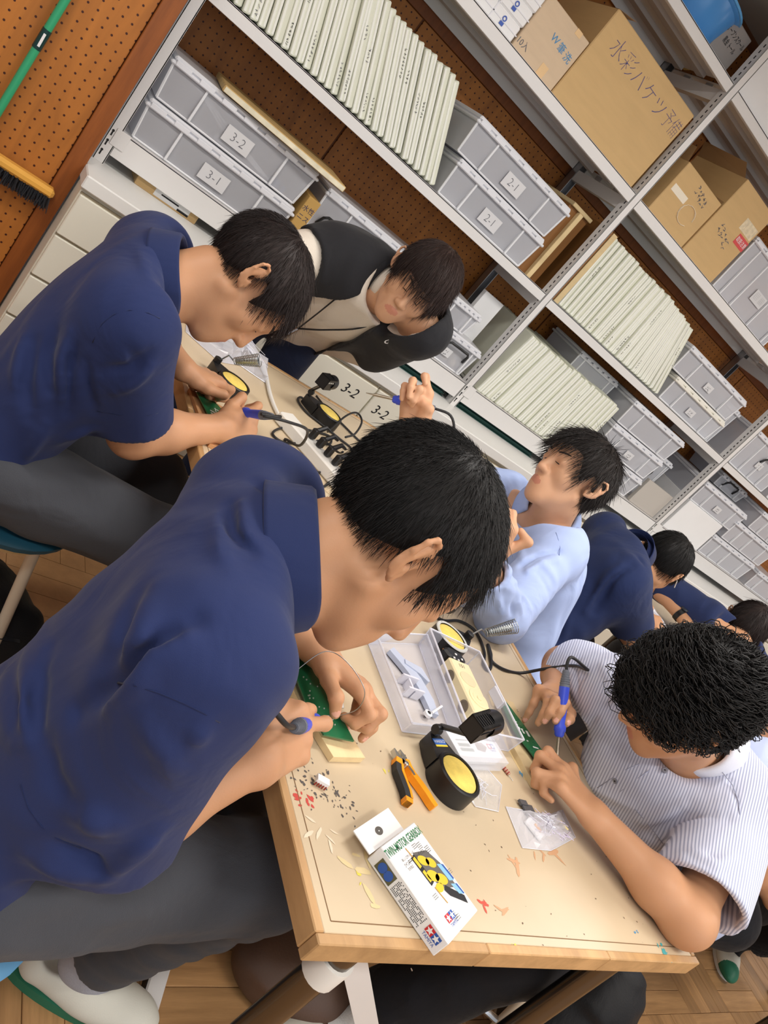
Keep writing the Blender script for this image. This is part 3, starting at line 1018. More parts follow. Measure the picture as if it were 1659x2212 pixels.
blots('paint_spot', mat('paint_red', (196, 66, 56), .5), [(.672, .55), (.69, .545)], 6, .006, .006, 1)
blots('paint_spot', mat('paint_red2', (206, 84, 66), .5), [(.975, .433), (.98, .43)], 4, .004, .007, 2)
blots('paint_glare_smear', mat('paint_salmon', (206, 160, 122), .5), [(1.19, .53), (1.24, .545), (1.10, .50), (1.02, .42)], 3, .012, .025, 3, .2)
blots('paint_spot', mat('paint_teal', (74, 164, 168), .5), [(1.43, .375), (1.435, .385)], 7, .006, .0055, 4)
blots('paint_spot', mat('paint_yellow', (226, 208, 84), .6), [(.868, .635), (1.0, .372), (.74, .45)], 3, .004, .004, 5)
blots('paint_glare_smear', mat('paint_palegold', (218, 198, 150), .5), [(.745, .44), (.75, .47)], 3, .015, .02, 6, .3)
blots('ink_speck', mat('ink_grey', (86, 80, 78), .6), [(.70, .60), (.715, .578), (.735, .56), (.70, .565), (.665, .60), (.76, .56)], 16, .016, .0036, 7)
blots('ink_speck', mat('ink_brown', (112, 92, 76), .6), [(1.0, .90), (1.3, .55), (1.05, .60), (1.45, .55), (.86, .70), (.9, .45), (1.4, .42), (1.15, .42), (.83, .78), (1.35, 1.12), (1.4, 1.05), (.75, 1.25), (1.0, 1.35)], 7, .06, .0022, 8)
blots('paint_glare_smear', mat('painted_glare', (230, 216, 192), .2), [(.705, .50), (.715, .52)], 3, .014, .016, 9, .2)  # glare on the top, painted as a few pale streaks
blots('paint_glare_smear', mat('stain_brown', (206, 184, 150), .4), [(.85, 1.5), (.95, 1.35), (1.0, 1.2), (.8, 1.2), (1.2, 1.6), (1.3, 1.3)], 4, .06, .05, 12, .3)
blots('paint_spot', mat('paint_blue', (90, 150, 190), .5), [(.672, 1.62), (1.262, .70), (1.38, .41)], 3, .004, .006, 13)
blots('paint_spot', mat('paint_violet', (96, 88, 170), .5), [(.652, .70), (.654, .66)], 5, .006, .004, 14)

# ------------------------------------------------------------------ stools
M_TEAL = mat('teal_vinyl', (34, 84, 106), 0.4, bump=.1, bscale=120)


def stool(label, x, y, h=.45, seat_m=None, style='tube', rotz=0.0):
    t = thing('stool', label, 'stool', (x, y, 0), rotz)
    part('seat', MB().lathe([(.001, h - .03), (.150, h - .03), (.162, h - .022), (.165, h - .01), (.155, h - .002), (.10, h), (.001, h)], 32), seat_m or M_TEAL, t, True)
    part('seat_pan', MB().lathe([(.001, h - .042), (.145, h - .042), (.148, h - .030), (.001, h - .030)], 28), M_PLYEDGE, t, True)
    m = M_BEIGE if style == 'tube' else M_CHROME
    for k in range(2):
        a = math.pi / 4 + k * math.pi / 2
        c, s = math.cos(a), math.sin(a)
        R1, R2 = .11, .175
        pts = [(c * R1, s * R1, h - .04), (c * R2, s * R2, .045), (c * (R2 - .02), s * (R2 - .02), .014), (c * (R2 - .05), s * (R2 - .05), .012)]
        part('leg', MB().tube(pts, .0125, 10), M_BEIGE, t, True)
        part('leg', MB().tube([(-p, -q, z) for p, q, z in pts], .0125, 10), M_BEIGE, t, True)
    part('foot_ring', MB().tube([(.155 * math.cos(2 * math.pi * k / 28), .155 * math.sin(2 * math.pi * k / 28), .14) for k in range(28)], .009, 8, closed=True), m, t, True)
    return t


stool('blue-seated beige tube stool under the nearest person in the navy polo', .35, .61, .425, mat('sky_vinyl', (96, 150, 190), .4), rotz=.5)
stool('beige tube stool under the far navy polo person at the left of the table', .40, 1.40, .44, rotz=.2)
stool('stool with chrome foot ring under the curly-haired person', 1.81, .67, .44, style='chrome', rotz=.3)
stool('stool hidden under the person in the light blue shirt holding up an iron', 1.83, 1.33, .44)
stool('teal-seated stool under the navy polo person with back turned behind the blue shirt', 2.235, 1.64, .45)
stool('stool under the person in pale blue at the edge of the frame', 2.27, .76, .44, style='chrome')
stool('stool across the second table under the person with a wristwatch', 3.56, 1.76, .44)
rl = thing('floor_rail', 'pale flat steel rail with dark side lying on the parquet by the foreground slipper', 'rail', (.885, .60, 0), -.44)
part('bar', MB().box((-.018, -.17, .012), (.018, .16, .03), bev=.003), M_STEEL, rl)
part('edge_strip', MB().box((-.020, -.17, .004), (-.018, .16, .026)), M_BLACKP, rl)
part('glide', MB().box((-.015, -.15, 0), (.015, -.12, .012)).box((-.015, .10, 0), (.015, .13, .012)), M_BLACKP, rl)

# ------------------------------------------------------------------ soldering stands
M_SPONGE = mat('yellow_sponge', (236, 208, 106), 0.9, var=.12, vscale=60, bump=.5, bscale=500)
M_CASTB = mat('black_cast_base', (26, 25, 26), 0.42, bump=.06, bscale=700)
M_SPRING = mat('spring_steel', (176, 180, 180), 0.28, metal=.9)


def coil(p0, p1, r0, r1, turns, wire, n=14):
    a, b = Vector(p0), Vector(p1)
    d = (b - a)
    t = d.normalized()
    u = t.orthogonal().normalized()
    w = t.cross(u)
    pts = []
    for k in range(turns * n + 1):
        s = k / (turns * n)
        r = r0 + (r1 - r0) * s
        ang = 2 * math.pi * k / n
        pts.append(a + d * s + u * (r * math.cos(ang)) + w * (r * math.sin(ang)))
    return MB().tube(pts, wire, 5)


def iron_stand(label, x, y, neck, style, end=None, burn=1.0, rimcol=None, stick=None):
    """round sponge cup with a neck towards direction `neck` (unit xy); holder = coil spring or slotted box"""
    t = thing('iron_stand', label, 'iron stand', (x, y, TZ + .0005))
    R1 = .043
    prof = [(R1 * 1.02, 0), (R1 * 1.02, .006), (R1, .034), (R1 - .002, .036), (R1 - .006, .036), (R1 - .007, .024), (.001, .023)]
    part('cup', MB().lathe(prof, 40), M_CASTB, t, True)
    part('sponge', MB().lathe([(R1 - .0075, .024), (R1 - .0075, .033), (R1 - .010, .035), (.001, .0355)], 36), M_SPONGE, t, True)
    if rimcol:
        part('rim', MB().lathe([(R1 - .007, .0362), (R1 - .001, .0366), (R1 + .0005, .0345)], 40, caps=False), rimcol, t, True)
    nx, ny = neck
    q = Vector((nx, ny, 0)).normalized()
    s = Vector((-q.y, q.x, 0))
    # tapering neck plate
    M = frame((0, 0, 0), q, s)
    part('neck', MB().prism([(R1 * .75, -.032), (R1 + .012, -.024), (R1 + .036, -.012), (R1 + .042, -.006), (R1 + .042, .006), (R1 + .036, .012), (R1 + .012, .024), (R1 * .75, .032)], 0.002, .030, M), M_CASTB, t, True)
    e = Vector(end) - Vector((x, y, TZ))
    base = q * (R1 + .034) + Vector((0, 0, .03))
    if style == 'spring':
        d = (e - base).normalized()
        a0 = base + d * .045
        part('post_socket', MB().lathe([(.010, -.006), (.010, .012), (.006, .014), (.001, .014)], 12, Matrix.Translation(base)), M_CASTB, t, True)
        part('rod', MB().tube([base, base + Vector((0, 0, .02)) + d * .02, a0], .0022, 8), M_SPRING, t, True)
        part('coil_spring', coil(a0, e, .0085, .0165, 15, .0011), M_SPRING, t, True)
        part('inner_sleeve', MB().tube([a0 + d * .006, a0 + d * .06], [.006, .010], 14, caps=False), M_SPRING, t, True)
    else:
        # swivelling slotted box with a round mouth
        p0 = base + Vector((0, 0, .018)) + q * .004
        part('knob', MB().lathe([(.0085, -.004), (.0095, 0), (.0095, .006), (.006, .009), (.001, .009)], 14, frame(base + s * .012 + Vector((0, 0, .014)), q, (0, 0, 1))), M_BLACKP, t, True)
        d = (e - p0)
        ax = Vector(stick).normalized()
        c = e
        part('arm', MB().tube([base, p0, c - ax * .022 - Vector((0, 0, .016))], .005, 8), M_BLACKP, t, True)
        u = Vector((0, 0, 1)) - ax * ax.z
        u.normalize()
        v = u.cross(ax)
        Mb = Matrix(((ax.x, v.x, u.x, c.x), (ax.y, v.y, u.y, c.y), (ax.z, v.z, u.z, c.z), (0, 0, 0, 1)))
        hb = MB()
        L2, w2, h2 = .034, .016, .017
        hb.box((-L2, -w2, -h2), (L2 * .65, w2, -h2 + .002), Mb).box((-L2, -w2, -h2), (L2 * .65, -w2 + .002, h2 * .2), Mb)
        hb.box((-L2, w2 - .002, -h2), (L2 * .65, w2, h2), Mb).box((-L2, -w2, h2 * .55), (L2 * .65, -w2 + .002, h2), Mb)
        for k in range(9):
            a = -L2 + (1.6 * L2) * k / 8
            hb.box((a, -w2, h2 - .002), (a + .0035, w2, h2), Mb)
        hb.box((-L2, -w2, h2 - .002), (L2 * .65, -w2 + .006, h2), Mb).box((-L2, w2 - .006, h2 - .002), (L2 * .65, w2, h2), Mb)
        hb.box((-L2, -w2, -h2), (-L2 + .002, w2, h2), Mb)
        bx = part('slotted_holder', hb, M_BLACKP, t)
        ring = MB()
        Mr = Mb @ Matrix.Translation((L2 * .62, 0, 0)) @ Matrix.Rotation(math.pi / 2, 4, 'Y')
        ring.lathe([(.0195, -.012), (.0205, 0), (.0205, .018), (.0175, .018), (.0170, 0), (.0165, -.012)], 26, Mr, caps=False)
        part('mouth_ring', ring, M_BLACKP, bx, True)
        part('guide_coil', coil(Mb @ Vector((L2 * .5, 0, 0)), Mb @ Vector((-L2 * .4, 0, 0)), .011, .006, 3, .0009), M_SPRING, bx, True)
    return t


st1 = iron_stand('black iron stand with yellow sponge and slotted holder beside the orange nippers', 1.003, .628, (-.15, .75), 'box', (.985, .655, .848), stick=(.92, .38, .05))
pl_ = part('maker_label', MB().box((-.016, -.006, .0303), (.016, .006, .0308), frame((-.012, .062, 0), (1, .2, 0), (-.2, 1, 0))), mat('label_blue', (40, 96, 176), .4), st1)
part('label_stripe', MB().box((-.016, -.0095, .0304), (.016, -.006, .0309), frame((-.012, .062, 0), (1, .2, 0), (-.2, 1, 0))), mat('label_yellow', (236, 204, 60), .4), pl_)
text('HAKKO', .0085, frame((-.012, .0622, .0311), (1, .2, 0), (-.2, 1, 0)), M_PAPER, pl_)
iron_stand('iron stand with pale-rimmed yellow sponge and coil spring behind the parts box', 1.196, 1.003, (.85, .35), 'spring', (1.366, 1.039, .832), rimcol=mat('pale_rim', (196, 196, 192), .4))
iron_stand('iron stand with coil spring by the far left person\'s hands', .785, 1.70, (-.45, .75), 'spring', (.812, 1.722, .835))
iron_stand('iron stand with black slotted holder in front of the person in the dark vest', 1.150, 1.868, (-.75, .65), 'box', (1.062, 1.838, .846), stick=(.72, .66, -.03))
iron_stand('iron stand with yellow sponge on the second table', 2.735, 1.43, (.5, .5), 'spring', (2.80, 1.50, .82), rimcol=None)

# ------------------------------------------------------------------ nippers
nip = thing('nippers', 'open orange and black side cutters lying on the table by the black iron stand', 'nippers', (.893, .622, TZ + .001))
o_m, k_m, s_m = mat('orange_grip', (246, 158, 26), .4), mat('black_grip', (40, 40, 42), .55), mat('tool_steel', (196, 196, 192), .25, metal=.9)


def strip2d(pts, w, z0, z1):
    """flat bar following points with a width per point"""
    P = [Vector((x, y)) for x, y in pts]
    left, right = [], []
    for i, p in enumerate(P):
        t = (P[min(i + 1, len(P) - 1)] - P[max(i - 1, 0)]).normalized()
        n = Vector((-t.y, t.x)) * w[i]
        left.append((p.x + n.x, p.y + n.y))
        right.append((p.x - n.x, p.y - n.y))
    m = MB()
    n = len(P)
    for i in range(n - 1):
        m.prism([left[i], left[i + 1], right[i + 1], right[i]][::-1], z0, z1)
    return m


NX, NY = .893, .622
rel = lambda ps: [(a - NX, b - NY) for a, b in ps]
part('jaw', strip2d(rel([(.891, .668), (.894, .655), (.903, .642)]), [.0012, .0045, .005], .003, .012), s_m, nip, True)
part('jaw', strip2d(rel([(.904, .668), (.908, .655), (.902, .640)]), [.0012, .005, .005], .003, .012), s_m, nip, True)
part('pivot', MB().lathe([(.0045, 0), (.0045, .0145), (.003, .016), (.001, .016)], 12, Matrix.Translation((.904 - NX, .641 - NY, 0))), s_m, nip, True)
g1 = [(.893, .650), (.889, .640), (.884, .626), (.884, .608), (.884, .592), (.881, .578), (.878, .570)]
g2 = [(.912, .651), (.911, .640), (.914, .626), (.923, .610), (.930, .595), (.934, .582), (.938, .573)]
ga = part('grip', strip2d(rel(g1), [.005, .0065, .007, .0065, .0065, .0062, .0055], .001, .0125), k_m, nip, True, label='black and orange grip')
part('grip_edge', strip2d(rel([(p[0] + .0062, p[1]) for p in g1[1:6]]), [.0022, .0025, .0022, .0022, .0022], .0012, .0131), o_m, ga, True)
part('grip_tip', strip2d(rel(g1[-2:]), [.0068, .0062], .0008, .0132), o_m, ga, True)
part('grip_collar', strip2d(rel(g1[:2]), [.0056, .0068], .0008, .0132), o_m, ga, True)
part('grip', strip2d(rel(g2), [.004, .0052, .006, .0064, .0064, .006, .0052], .001, .013), o_m, nip, True, label='orange grip')
part('spring_leaf', strip2d(rel([(.907, .637), (.911, .628), (.913, .622)]), [.002, .0025, .0022], .0125, .0142), s_m, nip, True)

# ------------------------------------------------------------------ gearbox kit carton (white, printed)
kx, ky = .763, .475
ux, uy = Vector((.086, .048, 0)).normalized(), Vector((.065, -.121, 0)).normalized()      # across / down the face
KW, KL, KH = .098, .137, .029
kit = thing('kit_carton', 'white printed gearbox kit carton lying at the near end of the table', 'carton', (kx, ky, TZ + .001))
Mk = Matrix(((ux.x, uy.x, 0, 0), (ux.y, uy.y, 0, 0), (0, 0, 1, 0), (0, 0, 0, 1)))          # local: x across, y down the face
cb_ = MB().box((0, 0, 0), (KW, KL, KH), Mk, bev=.0012)
cb_.f = [f[::-1] for f in cb_.f]
part('carton_body', cb_, M_PAPER, kit)
th_ = MB().box((-.014, -.036, KH - .012), (KW - .016, -.001, KH - .0105), Mk)
th_.f = [f[::-1] for f in th_.f]
tabp = part('hang_tab', th_, M_PAPER, kit)
part('hang_hole', MB().lathe([(.001, 0), (.006, 0)], 16, Mk @ Matrix.Translation((.032, -.018, KH - .0102)), caps=False, sx=1.4), mat('hole_grey', (92, 88, 84), .7), tabp)
GREEN, YEL, GREY, BLUE, RED = (mat('print_green', (38, 122, 74), .5), mat('print_yellow', (238, 200, 50), .5), mat('print_grey', (104, 100, 96), .5),
                               mat('print_blue', (44, 88, 170), .5), mat('print_red', (200, 42, 52), .5))
FACE = lambda x, y: Mk @ Matrix.Translation((x, y, KH + .0004)) @ Matrix.Diagonal((1, -1, 1, 1))
ZF = KH + .0003


def fpoly(m, name, polys, z=ZF, parent=kit):
    b = MB()
    for p in polys:
        b.poly([tuple(Mk @ Vector((x, y, z))) for x, y in p])
    return part(name, b, m, parent)


text('TWIN-MOTOR GEARBOX', .0165, FACE(KW * .5, .013), GREEN, kit, name='title', sx=.53, offset=.0002)
text('楽しい工作シリーズ', .0046, FACE(.020, .030), GREY, kit, sx=.8, align='LEFT')
text('ツインモーターギヤーボックス', .0066, FACE(.018, .037), M_INK, kit, sx=.62, align='LEFT')
text('左右独立', .0046, FACE(.020, .043), GREY, kit, sx=.8, align='LEFT')


def ell2(cx, cy, a, b, n=18, ph=0.0):
    return [(cx + a * math.cos(2 * math.pi * k / n) * math.cos(ph) - b * math.sin(2 * math.pi * k / n) * math.sin(ph),
             cy + a * math.cos(2 * math.pi * k / n) * math.sin(ph) + b * math.sin(2 * math.pi * k / n) * math.cos(ph)) for k in range(n)]


# drawing of the gearbox: grey housing, yellow gears, blue motors, axles
fpoly(GREY, 'printed_housing', [[(.050, .030), (.080, .038), (.090, .062), (.090, .098), (.060, .088), (.048, .060)]])
fpoly(M_INK, 'printed_frame', [[(.040, .034), (.050, .032), (.052, .074), (.042, .076)], [(.060, .090), (.068, .086), (.092, .112), (.088, .122), (.064, .100)]], ZF + .0001)
fpoly(YEL, 'printed_gears', [ell2(.060, .046, .011, .007, ph=.6), ell2(.072, .054, .010, .007, ph=.6), ell2(.058, .068, .012, .008, ph=.5), ell2(.070, .078, .012, .008, ph=.5),
                             [(.042, .036), (.048, .035), (.049, .050), (.043, .051)], [(.043, .056), (.049, .055), (.050, .071), (.044, .072)], ell2(.055, .084, .009, .006)], ZF + .0002)
fpoly(mat('print_lightblue', (142, 196, 232), .5), 'printed_motors', [[(.081, .060), (.091, .064), (.0935, .090), (.083, .086)], [(.081, .090), (.091, .094), (.0925, .110), (.084, .106)]], ZF + .0002)
fpoly(BLUE, 'printed_caps', [[(.0895, .063), (.0935, .066), (.0955, .088), (.092, .088)], [(.090, .093), (.0935, .095), (.095, .110), (.092, .110)]], ZF + .0003)
fpoly(mat('print_brass', (206, 156, 70), .5), 'printed_axle', [[(.0415, .020), (.0432, .020), (.0452, .034), (.0432, .034)], [(.045, .080), (.0468, .079), (.0500, .104), (.0482, .104)]], ZF + .0003)
fine = MB()
q = random.Random(4)
for (x0, y0, n) in ((.030, .034, 2), (.058, .022, 3), (.068, .024, 4), (.080, .034, 4), (.030, .085, 3), (.040, .115, 4), (.045, .121, 3), (.092, .075, 3)):
    for k in range(n):
        for c in range(5):
            a = x0 + c * .0022
            b = y0 + k * .0026
            fine.poly([tuple(Mk @ Vector((x, y, ZF))) for x, y in ((a, b), (a + .0015, b), (a + .0015, b + .0009), (a, b + .0009))])
part('fine_print', fine, GREY, kit)


def two_stars(M, s, parent):
    """emblem: white star on red beside white star on blue, lettering underneath; M maps (x right, y up)"""
    def star(cx, cy, r):
        return [(cx + (r if k % 2 == 0 else r * .42) * math.sin(math.pi * k / 5), cy + (r if k % 2 == 0 else r * .42) * math.cos(math.pi * k / 5)) for k in range(10)]

    def flat(poly, m, z, name):
        b = MB().poly([tuple(M @ Vector((x * s, y * s, z))) for x, y in poly])
        part(name, b, m, parent)
    flat([(-1, 0), (0, 0), (0, 1), (-1, 1)], RED, .0001, 'emblem_square')
    flat([(.0, 0), (1, 0), (1, 1), (.0, 1)], BLUE, .0001, 'emblem_square')
    for cx in (-.5, .5):
        st = star(cx, .47, .52)
        b = MB()
        c = tuple(M @ Vector((cx * s, .47 * s, .0002)))
        pts = [tuple(M @ Vector((x * s, y * s, .0002))) for x, y in st]
        b.add([c] + pts, [(0, k + 1, (k + 1) % 10 + 1) for k in range(10)])
        part('emblem_star', b, M_PAPER, parent)
    text('TAMIYA', .62 * s, M @ Matrix.Translation((0, -.38 * s, .0002)), BLUE, parent, name='brand_lettering', sx=.82)


two_stars(FACE(.036, .122) @ Matrix.Identity(4), .0105, kit)
# spine (long left side of the carton)
SIDE = lambda y, h: Mk @ Matrix(((0, 0, -1, -.0004), (1, 0, 0, y), (0, 1, 0, h), (0, 0, 0, 1))) if False else Mk @ Matrix(((0, 0, -1, -.0005), (1, 0, 0, y), (0, 1, 0, h), (0, 0, 0, 1)))


def spoly(m, name, polys, d=-.0004):
    b = MB()
    for p in polys:
        b.poly([tuple(Mk @ Vector((d, y, h))) for y, h in p])
    return part(name, b, m, kit)


spoly(mat('print_olive', (92, 90, 62), .5), 'printed_side_view', [[(.012, .004), (.042, .004), (.042, .022), (.012, .022)]])
spoly(BLUE, 'printed_side_motors', [ell2(.021, .013, .0065, .0075), ell2(.033, .013, .0065, .0075)], -.0006)
fine = MB()
for k in range(8):
    for c in range(26):
        if q.random() < .8:
            a, h = .046 + c * .0021, .0045 + k * .0026
            fine.poly([tuple(Mk @ Vector((-.0004, y, z))) for y, z in ((a, h), (a + .0014, h), (a + .0014, h + .0013), (a, h + .0013))])
part('fine_print', fine, M_INK, kit)
two_stars(Mk @ Matrix(((0, 0, -1, -.0004), (1, 0, 0, .118), (0, 1, 0, .0125), (0, 0, 0, 1))), .0115, kit)

# ------------------------------------------------------------------ clear parts box, open, with lid hinged flat beside it
M_CLEAR = mat_film('clear_plastic', (220, 222, 236), 0.74, 0.12, spec=.7)
M_CLEARE = mat_film('clear_plastic_edge', (240, 240, 250), 0.22, 0.12, glossy_edge=False)
M_BAG = mat_film('thin_bag_film', (238, 238, 244), 0.72, 0.10, spec=.8)


def tray(quad, h, parent, name, wall=.0022, flare=1.03):
    """open tray over a floor quad (world xy, counter-clockwise); returns nothing"""
    P = [Vector((x, y, 0)) for x, y in quad]
    c = sum(P, Vector()) / 4
    up = [c + (p - c) * flare + Vector((0, 0, h)) for p in P]
    m = MB().add(P, [(0, 1, 2, 3)])
    for i in range(4):
        j = (i + 1) % 4
        m.add([P[i], P[j], up[j], up[i]], [(0, 1, 2, 3)])
    o = part(name, m, M_CLEAR, parent)
    e = MB()
    e.tube(up + [up[0]], .0022, 5)
    e.tube(P + [P[0]], .0014, 5)
    for i in range(4):
        e.tube([P[i], up[i]], .0014, 5)
    part('rim', e, M_CLEARE, o)
    return o


pbx = thing('parts_box', 'open clear plastic parts box with its lid hinged flat, in the middle of the table', 'parts box', (1.10, .84, TZ + .0012))
off = lambda qd: [(a - 1.10, b - .84) for a, b in qd]
lidq = off([(.965, .732), (1.075, .752), (1.113, .985), (.962, .935)])
lidq = off([(.945, .722), (1.083, .742), (1.113, .98), (.948, .925)])
tray(lidq, .026, pbx, 'lid')
binq = off([(1.086, .738), (1.252, .752), (1.262, .975), (1.116, .985)])
tray(binq, .040, pbx, 'bin')
cl = MB()
for (x, y) in ((.985, .84), (.985, .81)):
    cl.box((x - 1.10, y - .84, .0), (x - 1.10 + .04, y - .84 + .004, .022))
cl.box((1.0 - 1.10, .81 - .84, 0), (1.004 - 1.10, .844 - .84, .018))
part('divider', cl, M_CLEARE, pbx)
part('clasp', MB().box((1.255 - 1.10, .84 - .84, .018), (1.266 - 1.10, .885 - .84, .040), bev=.002), M_CLEARE, pbx)
# grey plastic bracket lying in the lid
bk = thing('plastic_bracket', 'pale blue-grey moulded bracket lying in the lid of the clear parts box', 'plastic part', (1.03, .85, TZ + .004))
bkm = mat('bluegrey_plastic', (186, 194, 214), .4)
part('arm', strip2d([(-.035, .065), (-.012, .035), (.005, .005), (.014, -.04), (.012, -.075)], [.010, .013, .014, .013, .010], 0, .010), bkm, bk, True)
part('flange', strip2d([(-.012, .040), (.025, .028), (.036, .005)], [.006, .012, .004], 0, .012), bkm, bk, True)
part('hook', MB().tube([(-.002, -.072, .008), (.0, -.078, .012), (.040, -.052, .012)], .0024, 6).lathe([(.004, 0), (.008, .001), (.008, .007), (.004, .008)], 12, Matrix.Translation((-.006, -.078, .003)), caps=False), mat('white_nylon', (236, 236, 240), .4), bk, True)
part('pin', MB().lathe([(.0032, 0), (.0032, .012), (.001, .0125)], 8, Matrix.Translation((-.006, -.078, 0))), M_BLACKP, bk, True)
# cream gear case standing in the bin + black motor end
gc_ = thing('gear_case', 'cream moulded gear case with round bosses standing in the clear parts box', 'plastic part', (1.165, .855, TZ + .003), math.radians(-9.0) + .12)
crm = mat('cream_plastic', (234, 218, 176), .45)
part('case', MB().box((-.030, -.070, 0), (.030, .068, .036), bev=.003), crm, gc_)
part('boss', MB().lathe([(.024, .036), (.024, .0372), (.016, .0375), (.016, .038), (.006, .038), (.006, .0392), (.001, .0392)], 28, Matrix.Translation((.004, -.03, 0))), crm, gc_, True)
part('boss', MB().lathe([(.019, .036), (.019, .0368), (.001, .037)], 24, Matrix.Translation((.0, .018, 0)), sx=1.1), mat('cream_shade', (218, 204, 166), .5), gc_, True)
for yy in (-.045, .03):
    part('side_port', MB().lathe([(.013, 0), (.013, .0012), (.009, .0014), (.009, .0004), (.001, .0004)], 18, frame((-.0302, yy, .018), (0, 1, 0), (0, 0, 1)) @ Matrix.Rotation(math.pi, 4, 'Y')), mat('port_brown', (120, 108, 92), .6), gc_, True)
text('151', .013, frame((.0, .052, .0364), (1, 0, 0), (0, 1, 0)), mat('ink_soft', (88, 82, 70), .6), gc_)
mt = thing('motor_mount', 'black motor mount with wire wound on it at the end of the clear parts box', 'motor mount', (1.178, .948, TZ + .003), -.25)
part('body', MB().lathe([(.020, 0), (.023, .003), (.023, .026), (.018, .030), (.001, .030)], 8, sx=1.35, sy=.8), M_BLACKP, mt)
part('wire', MB().tube([(-.03 + .002 * k, .002 + .004 * math.sin(k), .022 + .003 * math.cos(k)) for k in range(14)], .0012, 5), mat('copper_wire', (176, 120, 60), .4), mt)
part('terminal', MB().box((-.012, -.020, .0305), (-.008, -.016, .032)).box((.0, -.02, .0305), (.004, -.016, .032)).box((.012, -.01, .0305), (.016, -.006, .032)).box((-.004, -.004, .0305), (.001, .0, .032)), M_PAPER, mt)
# printed card in the front corner of the bin
cd = thing('printed_card', 'white printed kit card in a bag at the front corner of the clear parts box', 'card', (1.115, .715, TZ + .0015), .18)
part('card', MB().box((-.075, -.022, .0), (.062, .030, .022), bev=.001), M_PAPER, cd)
part('printed_picture', MB().prism([(-.008, -.008), (.012, -.012), (.026, -.002), (.018, .008), (-.006, .008)], .0221, .0226), mat('print_taupe', (158, 146, 140), .6), cd)
part('printed_bars', MB().box((-.060, -.012, .0221), (-.022, -.006, .0226)).box((-.060, -.002, .0221), (-.026, .004, .0226)).box((-.06, .010, .0221), (-.02, .012, .0226)), mat('print_greygreen', (150, 160, 152), .6), cd)
two_stars(Matrix.Translation((.042, -.004, .0223)), .011, cd)
part('sleeve', MB().box((-.078, -.034, 0.0), (.068, .034, .0236)), M_BAG, cd)

# ------------------------------------------------------------------ circuit boards on their wooden boards
M_PCB = mat('green_circuit_board', (22, 104, 66), 0.28, var=.12, vscale=40, coat=.3)
M_SOLDER = mat('solder_pad', (196, 202, 190), .3, metal=.5)
M_PINE = mat_wood('pale_pine', (228, 204, 158), .6, (9, 1, 9), .12)


def plank(name, label, quad, z0, z1, m, cat):
    b = MB().prism(quad, z0, z1)
    return solid(name, b, m, label, cat)


plank('wooden_board', 'pale wooden board under the curly-haired person\'s green circuit board', [(1.268, .673), (1.316, .677), (1.352, .71), (1.356, .892), (1.30, .897), (1.262, .757)], TZ + .0006, TZ + .011, M_PINE, 'board')
plank('wooden_board', 'second thin wooden board peeping out under the first, curly-haired person\'s side', [(1.262, .69), (1.30, .688), (1.335, .895), (1.29, .905), (1.254, .77)], TZ + .0003, TZ + .0005, M_PLYEDGE, 'board')
pe = thing('circuit_board', 'long green circuit board being soldered by the curly-haired person', 'circuit board', (1.32, .79, TZ + .0115))
part('board', MB().prism([(a - 1.32, b - .79) for a, b in [(1.318, .69), (1.342, .70), (1.362, .724), (1.334, .814), (1.307, .879), (1.286, .873), (1.279, .79), (1.30, .747)]], .006, .0085), M_PCB, pe)
b = MB()
for (a, c, w_, h_) in ((-.022, .012, .009, .006), (-.010, .004, .006, .012), (.004, .0, .007, .014), (-.026, .030, .014, .002), (-.022, .024, .009, .0015), (.0, -.028, .018, .003), (-.012, -.016, .005, .003)):
    b.box((a, c, .0085), (a + w_, c + h_, .0088))
part('silkscreen', b, M_PAPER, pe)
b = MB()
for k in range(26):
    a, c = rn.uniform(-.03, .02), rn.uniform(-.07, .07)
    b.lathe([(.0012, .0085), (.0008, .0092), (.0001, .0093)], 6, Matrix.Translation((a + c * -.05, c, 0)))
o = part('solder_joint', b, mat('dark_via', (16, 60, 44), .4), pe)
o['kind'] = 'stuff'
part('spacer', MB().lathe([(.004, 0), (.004, .006)], 8, Matrix.Translation((.0, -.06, 0))).lathe([(.004, 0), (.004, .006)], 8, Matrix.Translation((-.02, .06, 0))), M_PINE, pe)

plank('wooden_board', 'pale wooden block board under the nearest person\'s green circuit board', [(.748, .621), (.815, .634), (.79, .70), (.735, .82), (.685, .82), (.70, .74)], TZ + .0006, TZ + .012, M_PINE, 'board')
pa = thing('circuit_board', 'long green circuit board under the nearest person\'s hands', 'circuit board', (.735, .72, TZ + .0125), rot=(0, math.radians(-3), 0))
part('board', MB().prism([(a - .735, b - .72) for a, b in [(.728, .645), (.784, .645), (.772, .70), (.752, .76), (.738, .815), (.70, .822), (.706, .76), (.712, .70)]], .010, .0128), M_PCB, pa)
b = MB()
for k in range(34):
    a, c = rn.uniform(-.018, .03), rn.uniform(-.07, .03)
    b.lathe([(.0014, .0128), (.0010, .0140), (.0001, .0143)], 6, Matrix.Translation((a, c, 0)))
o = part('solder_joint', b, M_SOLDER, pa)
o['kind'] = 'stuff'
part('spacer', MB().box((-.01, -.06, 0), (.03, -.05, .010)).box((-.02, .06, 0), (.0, .07, .010)), M_PINE, pa)

